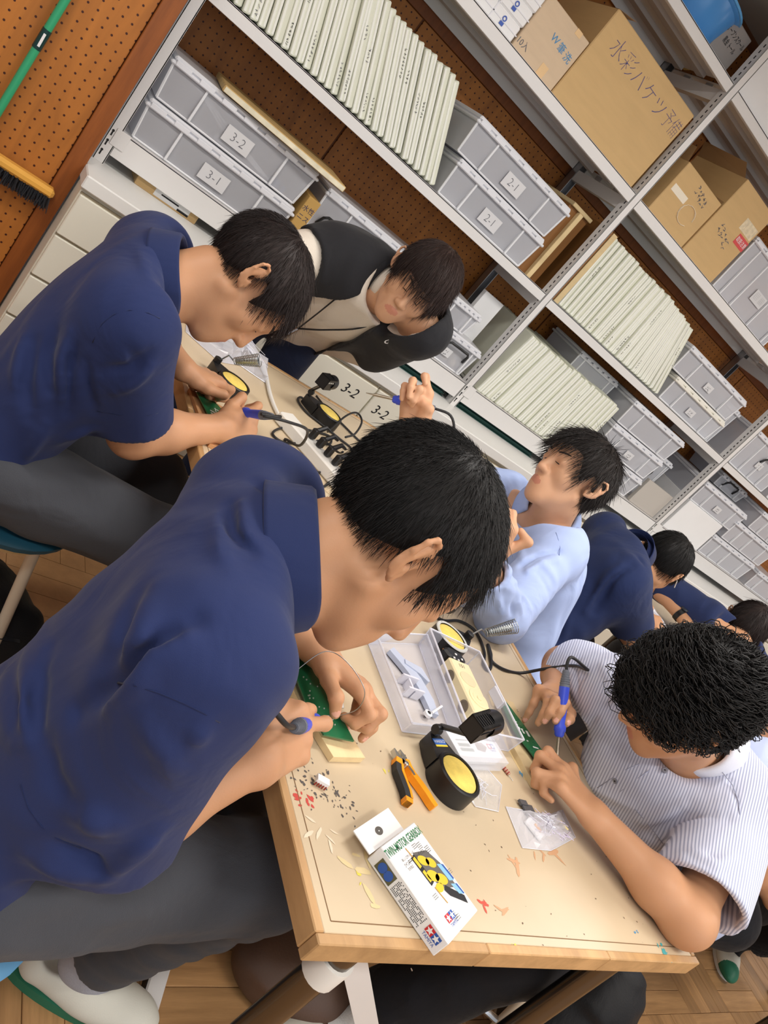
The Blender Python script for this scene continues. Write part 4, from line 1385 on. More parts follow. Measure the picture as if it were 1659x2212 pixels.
plank('wooden_board', 'thin reddish wooden board under the far left person\'s circuit board', [(.672, 1.37), (.735, 1.37), (.745, 1.58), (.655, 1.585)], TZ + .0006, TZ + .009, mat_wood('reddish_ply', (206, 152, 104), .6, (9, 1, 9), .12), 'board')
pb_ = thing('circuit_board', 'long green circuit board under the far left person\'s hands', 'circuit board', (.70, 1.47, TZ + .0095))
part('board', MB().prism([(a - .70, b - 1.47) for a, b in [(.700, 1.362), (.742, 1.395), (.728, 1.535), (.692, 1.582), (.662, 1.556), (.685, 1.45)]], .008, .0105), M_PCB, pb_)
b = MB()
for (a, c, w_, h_) in ((-.012, .03, .014, .003), (-.012, .018, .010, .004), (.002, .05, .02, .0015), (.004, .035, .0015, .02)):
    b.box((a, c, .0105), (a + w_, c + h_, .0108))
part('silkscreen', b, M_PAPER, pb_)
part('spacer', MB().box((-.012, -.06, 0), (.01, -.05, .008)).box((-.02, .06, 0), (.0, .07, .008)), M_PINE, pb_)

# ------------------------------------------------------------------ bags
def film_bag(label, outline, h, seed, name='plastic_bag', m=None, wr=.004):
    """crumpled transparent bag: two wavy sheets over an outline"""
    q = random.Random(seed)
    P = [Vector((x, y, 0)) for x, y in outline]
    c = sum(P, Vector()) / len(P)
    t = thing(name, label, 'plastic bag', (c.x, c.y, TZ + .001))
    n, rings = len(P) * 4, 7
    R = []
    for i in range(n):
        a, b = P[i // 4], P[(i // 4 + 1) % len(P)]
        R.append(a + (b - a) * ((i % 4) / 4) - c)
    for s in (0, 1):
        vs, fs = [], []
        for k in range(rings + 1):
            u = k / rings
            for i in range(n):
                z = (h * (1 - (1 - u) ** 2) if s else 0) + (q.uniform(0, 1) * wr if s and 0 < k else 0)
                p = R[i] * (1 - u * .97)
                jit = Vector((q.uniform(-1, 1), q.uniform(-1, 1), 0)) * wr * (.8 if 0 < k < rings else .15)
                vs.append((p.x + jit.x, p.y + jit.y, max(z, 0.0004 * s)))
        for k in range(rings):
            for i in range(n):
                fs.append((k * n + i, k * n + (i + 1) % n, (k + 1) * n + (i + 1) % n, (k + 1) * n + i))
        part('film', MB().add(vs, fs), m or M_BAG, t)
    e = MB().tube([(p.x, p.y, .001) for p in R] + [(R[0].x, R[0].y, .001)], .0008, 4)
    for k in range(9):
        i = q.randrange(n)
        j = (i + n // 3 + q.randrange(n // 4)) % n
        a, b = R[i] * q.uniform(.3, .9), R[j] * q.uniform(.1, .6)
        mid = (a + b) / 2 + Vector((q.uniform(-.01, .01), q.uniform(-.01, .01), 0))
        e.tube([(a.x, a.y, h * .6), (mid.x, mid.y, h + wr * .6), (b.x, b.y, h + wr * .4)], .0007, 4)
    part('crease', e, M_CLEARE, t)
    return t, c


zb, c = film_bag('small clear zip bag of electronic parts near the curly-haired person\'s forearm', [(1.151, .614), (1.235, .617), (1.274, .616), (1.341, .638), (1.335, .581), (1.226, .542), (1.142, .537)], .012, 5)
pm = MB().box((-.045, .012, .003), (-.015, .034, .006)).box((-.05, .030, .003), (-.03, .040, .008))
part('paper_insert', MB().box((-.055, -.012, .002), (-.025, .026, .005), Matrix.Rotation(.5, 4, 'Z')), M_PAPER, zb)
part('ic_chip', pm, mat('chip_grey', (86, 86, 90), .5), zb)
part('orange_print', MB().box((-.037, -.004, .0055), (-.029, .012, .006), Matrix.Rotation(.5, 4, 'Z')), mat('print_orange', (236, 160, 50), .5), zb)
b = MB()
for k in range(22):
    a = rn.uniform(-.5, 1.2)
    x, y = rn.uniform(-.03, .05), rn.uniform(-.03, .02)
    d = Vector((math.cos(a), -math.sin(a), 0)) * rn.uniform(.012, .026)
    b.tube([(x - d.x, y - d.y, .006), (x + d.x, y + d.y, .008 + rn.uniform(0, .004))], .0008, 5)
part('leads', b, mat('lilac_lead', (214, 204, 226), .35), zb)
part('resistor_body', MB().lathe([(.0022, -.006), (.0026, -.004), (.0022, 0), (.0026, .004), (.0022, .006)], 8, frame((.052, .012, .008), (0, 0, 1), (1, .8, 0))).lathe([(.0022, -.006), (.0026, 0), (.0022, .006)], 8, frame((.060, .0, .008), (0, 0, 1), (1, .8, 0))), mat('resistor_cream', (226, 208, 150), .5), zb)

bb, c = film_bag('clear bag with blue battery cells lying behind the nearest person\'s chin', [(.825, .90), (.90, .905), (.975, .93), (1.09, 1.005), (1.05, 1.07), (.93, 1.03), (.82, .98)], .024, 8, wr=.006)
for k in range(5):
    x, y = .865 + .018 * k - c.x, .925 + .008 * k - c.y
    cell = part('battery', MB().lathe([(.001, 0), (.007, 0), (.007, .046), (.003, .046), (.003, .0485), (.001, .0485)], 14, frame((x, y, .0085), (0, 0, 1), (-.45, 1, 0)) @ Matrix.Rotation(math.pi / 2, 4, 'X') @ Matrix.Translation((0, 0, -.02))),
                mat('battery_blue', (112, 170, 226), .35) if k % 2 == 0 else mat('battery_white', (206, 222, 240), .35), bb, True)
film_bag('crumpled clear plastic bag by the far left person\'s face', [(.70, 1.93), (.79, 1.86), (.87, 1.92), (.96, 1.90), (.99, 2.04), (.86, 2.06), (.72, 2.05)], .05, 12, wr=.012, m=mat_film('milky_bag_film', (236, 236, 244), .68, .12, spec=.7))
lc = thing('logo_card', 'small white printed card sticking out of the crumpled bag by the far left person', 'card', (.83, 2.0, TZ + .062), rot=(math.radians(28), math.radians(-12), -.25))
part('card', MB().box((-.045, -.035, -.0008), (.045, .035, 0), bev=.0003), M_PAPER, lc)
two_stars(Matrix.Translation((.012, -.012, .0004)), .014, lc)
part('printed_picture', MB().prism([(-.035, -.01), (-.015, -.016), (-.008, -.004), (-.026, .004)], .0001, .0004), mat('print_khaki', (196, 176, 96), .5), lc)
film_bag('flat empty clear bag lying right of the black iron stand', [(1.03, .66), (1.14, .70), (1.17, .66), (1.12, .60), (1.06, .60)], .003, 15, wr=.002, m=mat_film('clear_flat_film', (236, 232, 226), .86, .1, spec=.8))
# clear box in front of the blue-shirted person
dbx = thing('parts_box', 'clear parts box with white parts in front of the person in the light blue shirt', 'parts box', (1.42, 1.29, TZ + .0012))
tray([(a - 1.42, b - 1.29) for a, b in [(1.30, 1.20), (1.425, 1.205), (1.50, 1.40), (1.36, 1.40)]], .05, dbx, 'bin')
wbm = MB().box((-.05, -.04, .002), (-.01, .03, .018), bev=.002).tube([(-.04, .04, .02), (.03, .07, .02)], .004, 6).tube([(-.02, -.05, .02), (.04, -.02, .022)], .003, 6)
solid('moulded_parts', MB().add([dbx.location + Vector(p) for p in wbm.v], wbm.f), M_WHITEP, 'white moulded parts inside the clear box by the light blue shirt', 'plastic part')
# second table clutter
film_bag('milky plastic bag of parts on the second table', [(2.72, 1.70), (2.90, 1.62), (3.02, 1.70), (3.05, 1.92), (2.88, 2.0), (2.74, 1.90)], .04, 21, wr=.01, m=mat_film('milky_bag_film', (236, 236, 244), .5, .15))
film_bag('thin clear bag on the second table beside the wristwatch hand', [(2.86, 1.52), (2.95, 1.46), (3.03, 1.54), (2.98, 1.64), (2.90, 1.63)], .02, 22, wr=.006)
tb = MB().lathe([(.016, 0), (.019, .075), (.0175, .075), (.0145, .002), (.001, .002)], 18, frame((2.93, 1.42, TZ + .04), (0, 0, 1), (.8, -.2, 0)) @ Matrix.Rotation(math.pi / 2, 4, 'Y') @ Matrix.Translation((0, 0, -.03)))
solid('spring_holder', coil((2.86, 1.52, TZ + .03), (2.93, 1.46, TZ + .085), .013, .02, 12, .0014), M_SPRING, 'coil spring iron holder on the second table before the wristwatch hand', 'iron holder')
pg = thing('circuit_board', 'green circuit board at the second table by the elbow of the turned-away person', 'circuit board', (2.66, 1.60, TZ + .0008), .3)
part('board', MB().prism([(-.02, -.06), (.02, -.05), (.022, .05), (-.012, .06)], .0, .003), M_PCB, pg)
part('silkscreen', MB().box((-.006, -.02, .003), (.006, -.01, .0033)), M_PAPER, pg)

# ------------------------------------------------------------------ small loose parts
rs = thing('resistor', 'banded brown component with wire leads lying left of the curly-haired person\'s board', 'component', (1.205, .697, TZ + .004), math.radians(-62))
part('body', MB().lathe([(.001, -.010), (.0036, -.0095), (.0036, .0095), (.001, .010)], 10, Matrix.Rotation(math.pi / 2, 4, 'Y')), mat('resistor_tan', (190, 150, 128), .4), rs, True)
part('band', MB().lathe([(.0038, -.005), (.0038, -.003)], 10, Matrix.Rotation(math.pi / 2, 4, 'Y')).lathe([(.0038, .0), (.0038, .002)], 10, Matrix.Rotation(math.pi / 2, 4, 'Y')).lathe([(.0038, .005), (.0038, .007)], 10, Matrix.Rotation(math.pi / 2, 4, 'Y')), mat('band_red', (150, 44, 34), .4), rs)
part('lead', MB().tube([(-.022, 0, -.002), (.022, 0, -.002)], .0005, 5), M_SPRING, rs)
ch = thing('dip_switch', 'tiny white switch block with red pins on the ink-specked corner of the table', 'component', (.716, .578, TZ + .001), -.35)
part('block', MB().box((-.010, -.005, .004), (.010, .006, .011), bev=.0006), M_PAPER, ch)
pn = MB()
for k in range(5):
    pn.box((-.009 + .004 * k, -.0062, 0), (-.0075 + .004 * k, -.005, .006))
part('pin', pn, mat('pin_red', (150, 48, 44), .4), ch)
solid('green_clip', MB().box((.857, .795, TZ + .001), (.878, .803, TZ + .006), bev=.001).box((.862, .79, TZ + .001), (.882, .796, TZ + .005), bev=.001), mat('clip_green', (52, 140, 70), .4), 'small green clip by the nearest person\'s left wrist', 'clip')
solid('yellow_clip', MB().box((.852, .805, TZ + .001), (.868, .816, TZ + .006), bev=.001), mat('clip_yellow', (222, 230, 70), .4), 'small yellow-green clip touching the green clip', 'clip')
solid('yellow_crumb', MB().lathe([(.004, 0), (.007, .003), (.004, .007), (.001, .008)], 7, Matrix.Translation((.921, 1.427, TZ + .0005))), mat('crumb_yellow', (232, 220, 80), .6), 'bright yellow crumb between the cables and the far nippers', 'crumb')
n2 = thing('nippers', 'red-and-black handled nippers half hidden behind the nearest person\'s shoulder', 'nippers', (.885, 1.42, TZ + .002), .05)
part('grip', strip2d([(-.012, .05), (-.008, .02), (-.012, -.02), (-.010, -.06)], [.005, .007, .007, .005], 0, .012), M_BLACKP, n2, True)
part('grip', strip2d([(.004, .05), (.010, .02), (.014, -.02), (.006, -.06)], [.005, .006, .006, .004], 0, .012), mat('red_grip', (206, 52, 62), .4), n2, True)
part('jaw', strip2d([(-.004, .05), (-.002, .085)], [.008, .002], .002, .01), s_m, n2, True)

# ------------------------------------------------------------------ cables and power strip
M_CORD = mat('black_rubber_cord', (34, 34, 36), 0.5)


def smooth_path(pts, n=6):
    """Catmull-Rom through points"""
    P = [Vector(p) for p in pts]
    P = [P[0] * 2 - P[1]] + P + [P[-1] * 2 - P[-2]]
    out = []
    for i in range(1, len(P) - 2):
        for k in range(n):
            t = k / n
            a, b, c, d = P[i - 1], P[i], P[i + 1], P[i + 2]
            out.append(.5 * ((2 * b) + (c - a) * t + (2 * a - 5 * b + 4 * c - d) * t * t + (3 * b - a - 3 * c + d) * t * t * t))
    out.append(P[-2])
    return out


def cord(label, pts, r=.0033, m=None, name='power_cable', cat='cable'):
    b = MB().tube(smooth_path(pts), r, 8)
    return solid(name, b, m or M_CORD, label, cat, smooth='all')


z1 = TZ + .0045
Z = lambda ps, z=z1: [(a, b, z) if len(p_) == 2 else p_ for p_ in ps for a, b in [p_[:2]]]
ps = thing('power_strip', 'white power strip lying along the middle of the table behind the nearest person\'s head', 'power strip', (1.02, 1.58, TZ + .001), math.atan2(1.495 - 1.66, 1.068 - .968))
part('body', MB().box((-.14, -.030, 0), (.17, .026, .032), bev=.004), M_WHITEP, ps)
for k in range(4):
    pgm = part('plug', MB().box((-.05 + .032 * k, -.008, .033), (-.034 + .032 * k, .012, .062), bev=.003).tube([(-.042 + .032 * k, .004, .055), (-.040 + .032 * k, .03, .072), (-.036 + .032 * k, .05, .066)], [.0075, .006, .004], 8), M_BLACKP, ps)
cord('thick white mains cord snaking to the power strip past the far left person\'s head', Z([(.80, 2.03), (.90, 2.066), (.944, 2.06), (.965, 1.99), (.944, 1.82), (.945, 1.72), (.965, 1.665)], TZ + .0065), .0055, M_WHITEP, 'mains_cable')
cord('black cord of the far left person\'s iron looping down to the table', [(.705, 1.33, .865), (.76, 1.33, .88), (.86, 1.42, .85), (.93, 1.52, .77)] + Z([(.935, 1.60), (.93, 1.55), (.89, 1.46), (.858, 1.36), (.873, 1.335), (.93, 1.38), (1.01, 1.45), (1.05, 1.50)]), .0034)
cord('black cord lying in flat loops across the power strip', [(1.09, 1.60, TZ + .05), (1.12, 1.66, TZ + .02)] + Z([(1.10, 1.72), (1.02, 1.65), (.93, 1.58), (.895, 1.585), (.91, 1.62), (.96, 1.675), (1.04, 1.73), (1.13, 1.775), (1.145, 1.765), (1.12, 1.72), (1.06, 1.69)]), .0032)
cord('black cord running from the far iron stand round the power strip', Z([(1.11, 1.93), (1.09, 1.945), (1.066, 1.905), (1.083, 1.855), (1.137, 1.828), (1.19, 1.80), (1.225, 1.775), (1.185, 1.69), (1.10, 1.58)]) + Z([(.98, 1.49), (.91, 1.45)]), .0032)
cord('black cord stretched along the far side of the table', Z([(1.175, 2.03), (1.20, 1.975), (1.245, 1.925), (1.285, 1.88), (1.335, 1.845), (1.45, 1.70), (1.38, 1.4), (1.30, 1.2), (1.215, 1.105)]), .0032)
cord('black cord arching in a ring over the plugs', [(1.13, 1.78, TZ + .012), (1.20, 1.87, TZ + .05), (1.255, 1.92, TZ + .06), (1.255, 1.87, TZ + .06), (1.19, 1.76, TZ + .055), (1.12, 1.68, TZ + .06)], .003)
cord('flat black cord with a twist running from the spring stand to the curly-haired person\'s iron', Z([(1.2, 1.12), (1.247, 1.10), (1.32, 1.127), (1.366, 1.122), (1.375, 1.09), (1.36, 1.04), (1.328, .995), (1.338, .982), (1.366, 1.012), (1.398, 1.08), (1.39, 1.05), (1.375, 1.02), (1.41, 1.008), (1.48, 1.02)]) + [(1.50, 1.00, .78), (1.46, .93, .86), (1.40, .86, .905)], .0036)
cord('black cord looped on the table edge beside the nearest person\'s sleeve', [(.50, .56, .88), (.52, .62, .83), (.59, .72, .76)] + Z([(.665, .776), (.708, .767), (.72, .778), (.728, .85), (.74, .92), (.80, 1.06), (.86, 1.2)], z1 + .0005), .0042)

# ====================================================================== people
# Bodies and clothes are smooth blends of rounded limbs (distance fields), turned into one continuous quad surface each.
F32 = np.float32
V3 = lambda p: np.array(p, F32)


def unit(v):
    v = np.asarray(v, np.float64)
    return v / np.linalg.norm(v)


def cone(a, b, ra, rb):
    a, b = V3(a), V3(b)
    ba = b - a
    bb = float(ba @ ba) + 1e-12

    def fn(P):
        pa = P - a
        h = np.clip(pa @ ba / bb, 0, 1)
        return np.linalg.norm(pa - h[:, None] * ba, axis=1) - (ra + (rb - ra) * h)
    return ('p', fn, (a + b) / 2, math.sqrt(bb) / 2 + max(ra, rb))


def ball(c, r):
    c = V3(c)
    return ('p', lambda P: np.linalg.norm(P - c, axis=1) - F32(r), c, r)


def ell(c, r, A=None):
    """ellipsoid; A rows = its axes"""
    c, r = V3(c), V3(r)
    A_ = np.eye(3, dtype=F32) if A is None else np.asarray(A, F32)

    def fn(P):
        q = (P - c) @ A_.T
        k0 = np.linalg.norm(q / r, axis=1)
        k1 = np.linalg.norm(q / (r * r), axis=1) + F32(1e-9)
        return k0 * (k0 - 1) / k1
    return ('p', fn, c, float(r.max()))


def plane(o, n):
    o, n = V3(o), V3(unit(n))
    return ('p', lambda P: (P - o) @ n, V3((0, 0, 0)), 1e6)


def func(fn, c=(0, 0, 0), r=1e6):
    return ('p', fn, V3(c), r)


def U(k, *ch):
    return ('u', k, [c for c in ch if c is not None])


def S(k, a, b):
    return ('s', k, a, b)


def X(k, a, b):
    return ('i', k, a, b)


def ev(nd, P, bc, br):
    t = nd[0]
    if t == 'p':
        if bc is not None and float(np.linalg.norm(nd[2] - bc)) - nd[3] > br + .07:
            return None
        return nd[1](P)
    if t == 'u':
        d, k = None, nd[1]
        for c in nd[2]:
            e = ev(c, P, bc, br)
            if e is None:
                continue
            if d is None:
                d = e
            else:
                h = np.maximum(k - np.abs(d - e), 0) / k
                d = np.minimum(d, e) - h * h * (k * .25)
        return d
    a = ev(nd[2], P, bc, br)
    if a is None:
        return None
    b = ev(nd[3], P, bc, br)
    if t == 's':
        if b is None:
            return a
        b = -b
    elif b is None:
        return None
    k = nd[1]
    h = np.maximum(k - np.abs(a - b), 0) / k
    return np.maximum(a, b) + h * h * (k * .25)


def sdf_mesh(nd, lo, hi, h, disp=None):
    """surface-nets mesh of a distance field inside a box"""
    lo = np.asarray(lo, F32)
    B = 12
    nb = np.ceil((np.asarray(hi, F32) - lo) / (h * B)).astype(int) + 1
    n = nb * B
    bi = np.stack(np.meshgrid(*[np.arange(k) for k in nb], indexing='ij'), -1).reshape(-1, 3)
    bc = lo + (bi * B + (B - 1) / 2) * F32(h)
    br = B * h * .87
    D = np.concatenate([ev(nd, c.astype(F32), None, 0) for c in np.array_split(bc, max(1, len(bc) // 20000))])
    G = np.empty(tuple(n), F32)
    G5 = G.reshape(nb[0], B, nb[1], B, nb[2], B)
    G5[:] = np.where(D < 0, F32(-1), F32(1)).reshape(nb[0], 1, nb[1], 1, nb[2], 1)
    ax = np.arange(B) * F32(h)
    loc = np.stack(np.meshgrid(ax, ax, ax, indexing='ij'), -1).reshape(-1, 3)
    act = np.nonzero(np.abs(D) < br * 1.5 + .03)[0]
    for i in act:
        a = bi[i]
        o = lo + a * F32(B * h)
        P = o + loc
        d = ev(nd, P, bc[i], br)
        if d is None:
            d = np.full(B ** 3, 1, F32)
        elif disp is not None:
            d = d + disp(P)
        G5[a[0], :, a[1], :, a[2], :] = d.reshape(B, B, B)
    Sg = G < 0
    c = [Sg[i:n[0] - 1 + i, j:n[1] - 1 + j, k:n[2] - 1 + k] for i in (0, 1) for j in (0, 1) for k in (0, 1)]
    anyc, allc = c[0].copy(), c[0].copy()
    for q in c[1:]:
        anyc |= q
        allc &= q
    cell = np.argwhere(anyc & ~allc)
    vid = np.full(tuple(n - 1), -1, np.int32)
    vid[cell[:, 0], cell[:, 1], cell[:, 2]] = np.arange(len(cell))
    acc = np.zeros((len(cell), 3), F32)
    cnt = np.zeros(len(cell), F32)
    cor = [(i, j, k) for i in (0, 1) for j in (0, 1) for k in (0, 1)]
    val = {q: G[cell[:, 0] + q[0], cell[:, 1] + q[1], cell[:, 2] + q[2]] for q in cor}
    for q in cor:
        for a in range(3):
            if q[a]:
                continue
            w = list(q)
            w[a] = 1
            x, y = val[q], val[tuple(w)]
            m = (x < 0) != (y < 0)
            t = x[m] / (x[m] - y[m])
            add = np.tile(np.array(q, F32), (int(m.sum()), 1))
            add[:, a] += t
            acc[m] += add
            cnt[m] += 1
    vs = lo + (cell + acc / cnt[:, None]) * F32(h)
    quads = []
    for a in range(3):
        b, e = (a + 1) % 3, (a + 2) % 3
        s0 = [slice(0, n[0]), slice(0, n[1]), slice(0, n[2])]
        s1 = list(s0)
        s0[a] = slice(0, n[a] - 1)
        s1[a] = slice(1, n[a])
        A_, B_ = Sg[tuple(s0)], Sg[tuple(s1)]
        ed = np.argwhere(A_ != B_)
        ed = ed[(ed[:, b] > 0) & (ed[:, e] > 0) & (ed[:, b] < n[b] - 1) & (ed[:, e] < n[e] - 1)]
        fl = A_[ed[:, 0], ed[:, 1], ed[:, 2]]
        ids = []
        for (db, de) in ((-1, -1), (0, -1), (0, 0), (-1, 0)):
            p = ed.copy()
            p[:, b] += db
            p[:, e] += de
            ids.append(vid[p[:, 0], p[:, 1], p[:, 2]])
        qd = np.stack(ids, 1)
        qd[~fl] = qd[~fl][:, ::-1]
        quads.append(qd)
    qd = np.concatenate(quads)
    return vs, qd[(qd >= 0).all(1)]


def fast_mesh(name, vs, faces, mats, midx=None, smooth=True):
    me = bpy.data.meshes.new(name)
    vs = np.ascontiguousarray(vs, F32)
    faces = np.ascontiguousarray(faces, np.int32)
    k = faces.shape[1]
    me.vertices.add(len(vs))
    me.vertices.foreach_set('co', vs.ravel())
    me.loops.add(faces.size)
    me.loops.foreach_set('vertex_index', faces.ravel())
    me.polygons.add(len(faces))
    me.polygons.foreach_set('loop_start', np.arange(0, faces.size, k, dtype=np.int32))
    if smooth:
        me.polygons.foreach_set('use_smooth', np.ones(len(faces), bool))
    for m in mats:
        me.materials.append(m)
    if midx is not None:
        me.polygons.foreach_set('material_index', midx.astype(np.int32))
    me.update(calc_edges=True)
    me.validate()
    return me


def relax(vs, fs, it):
    """a few rounds of averaging along edges, to melt the stair-steps of thin places"""
    for _ in range(it):
        acc = np.zeros_like(vs)
        cnt = np.zeros(len(vs), F32)
        for i in range(4):
            a, b = fs[:, i], fs[:, (i + 1) % 4]
            for q in range(3):
                acc[:, q] += np.bincount(a, vs[b, q], len(vs)).astype(F32)
            cnt += np.bincount(a, minlength=len(vs))
            for q in range(3):
                acc[:, q] += np.bincount(b, vs[a, q], len(vs)).astype(F32)
            cnt += np.bincount(b, minlength=len(vs))
        vs = vs * F32(.5) + acc / cnt[:, None] * F32(.5)
    return vs


def blob(name, nd, lo, hi, h, m, parent, org, disp=None, zones=(), smooth_it=1):
    """part from a distance field; zones: (material, centre, radius) patches"""
    vs, fs = sdf_mesh(nd, lo, hi, h, disp)
    if smooth_it:
        vs = relax(vs, fs, smooth_it)
    mats, midx = [m], None
    if zones:
        cen = vs[fs].mean(1)
        midx = np.zeros(len(fs), np.int32)
        for (zm, c, r) in zones:
            if zm not in mats:
                mats.append(zm)
            midx[np.linalg.norm((cen - V3(c)) / V3(r if hasattr(r, '__len__') else (r, r, r)), axis=1) < 1] = mats.index(zm)
    o = bpy.data.objects.new(name, fast_mesh(name, vs - V3(org), fs, mats, midx))
    COL.objects.link(o)
    o.parent = parent
    return o


# ------------------------------------------------------------------ hands
FING = {'index': (.026, .088, (.041, .025, .021), .0092), 'middle': (.007, .092, (.045, .028, .022), .0094), 'ring': (-.012, .087, (.041, .026, .022), .0090), 'little': (-.030, .078, (.032, .020, .019), .0080)}


def make_hand(W, Fd, Nd, side, fingers, thumb, scale=1.0):
    """W wrist, Fd towards the knuckles, Nd back of the hand; fingers: name -> ('t', tip point) or (mcp, pip, dip, yaw); thumb: tip point or None"""
    W = np.asarray(W, float)
    Fd = unit(Fd)
    Nd = unit(np.asarray(Nd, float) - Fd * np.dot(Nd, Fd))
    T = np.cross(Nd, Fd) * (1 if side == 'R' else -1)
    s = scale
    palm, fing, tips = [], [], {}

    def chain(nm, yaw, a1, a2, a3):
        lt, ff, L, r = FING[nm]
        p = W + (T * lt + Fd * ff) * s
        d0 = unit(Fd * math.cos(yaw) + T * math.sin(yaw))
        pts, ang = [p], 0
        for a, l in zip((a1, a2, a3), L):
            ang += a
            d = d0 * math.cos(ang) - Nd * math.sin(ang)
            p = p + d * l * s
            pts.append(p)
        return pts, d0, ang
    for nm, (lt, ff, L, r) in FING.items():
        g = fingers.get(nm, (.5, .6, .4, 0))
        if g[0] == 't':
            x = np.array([0.0, .6, .8])
            tgt = np.asarray(g[1], float)
            f = lambda v: chain(nm, v[0], v[1], v[2], v[2] * .65)[0][-1] - tgt
            for _ in range(25):
                e = f(x)
                Jm = np.array([(f(x + np.eye(3)[k] * 1e-4) - e) / 1e-4 for k in range(3)]).T
                dx = np.linalg.solve(Jm.T @ Jm + 2e-6 * np.eye(3), -Jm.T @ e)
                x = x + np.clip(dx, -.3, .3)
                x[0] = np.clip(x[0], -.35, .35)
                x[1] = np.clip(x[1], -.3, 1.5)
                x[2] = np.clip(x[2], .02, 1.7)
            g = (x[1], x[2], x[2] * .65, x[0])
        pts, d0, ang = chain(nm, g[3], g[0], g[1], g[2])
        rr = [r * 1.10 * s, r * 1.02 * s, r * .93 * s, r * .78 * s]
        fing.append(U(.004, *[cone(pts[i], pts[i + 1], rr[i], rr[i + 1]) for i in range(3)], ball(pts[1], r * 1.06 * s), ball(pts[0] + Nd * .002, r * 1.16 * s)))
        palm.append(cone(W + (T * lt * .55 - Fd * .004) * s, pts[0] - Nd * .002 * s, .0165 * s, r * 1.35 * s))
        dn = d0 * math.sin(ang) + Nd * math.cos(ang)
        tips[nm] = (pts[-1] - unit(pts[-1] - pts[-2]) * .003 + dn * r * .72 * s, pts)
    b = W + (Fd * .026 + T * .026 - Nd * .010) * s
    tt = np.asarray(thumb, float) if thumb is not None else W + (Fd * .085 + T * .055 - Nd * .02) * s
    L1, L2 = .036 * s, .029 * s
    mdir = unit(unit(tt - b) * .55 + T * .55 + Fd * .25)
    m = b + mdir * .030 * s
    v = tt - m
    dist = min(np.linalg.norm(v), (L1 + L2) * .995)
    v = unit(v)
    ca = np.clip((L1 * L1 + dist * dist - L2 * L2) / (2 * L1 * dist), -1, 1)
    bend = unit(T * .8 + Nd * .5 - v * np.dot(T * .8 + Nd * .5, v))
    k = m + (v * ca + bend * math.sqrt(1 - ca * ca)) * L1
    e = k + unit(m + v * dist - k) * L2
    palm.append(cone(W + T * .012 * s - Nd * .004 * s, b, .017 * s, .0155 * s))
    fing.append(U(.006, cone(b, m, .0150 * s, .0125 * s), cone(m, k, .0122 * s, .0108 * s), cone(k, e, .0108 * s, .0085 * s)))
    palm.append(cone(b, W + (T * .024 + Fd * .075) * s, .012 * s, .009 * s))
    tips['thumb'] = (e + bend * .0075 * s, [b, m, k, e])
    return U(.009, U(.012, *palm), U(.0025, *fing)), tips


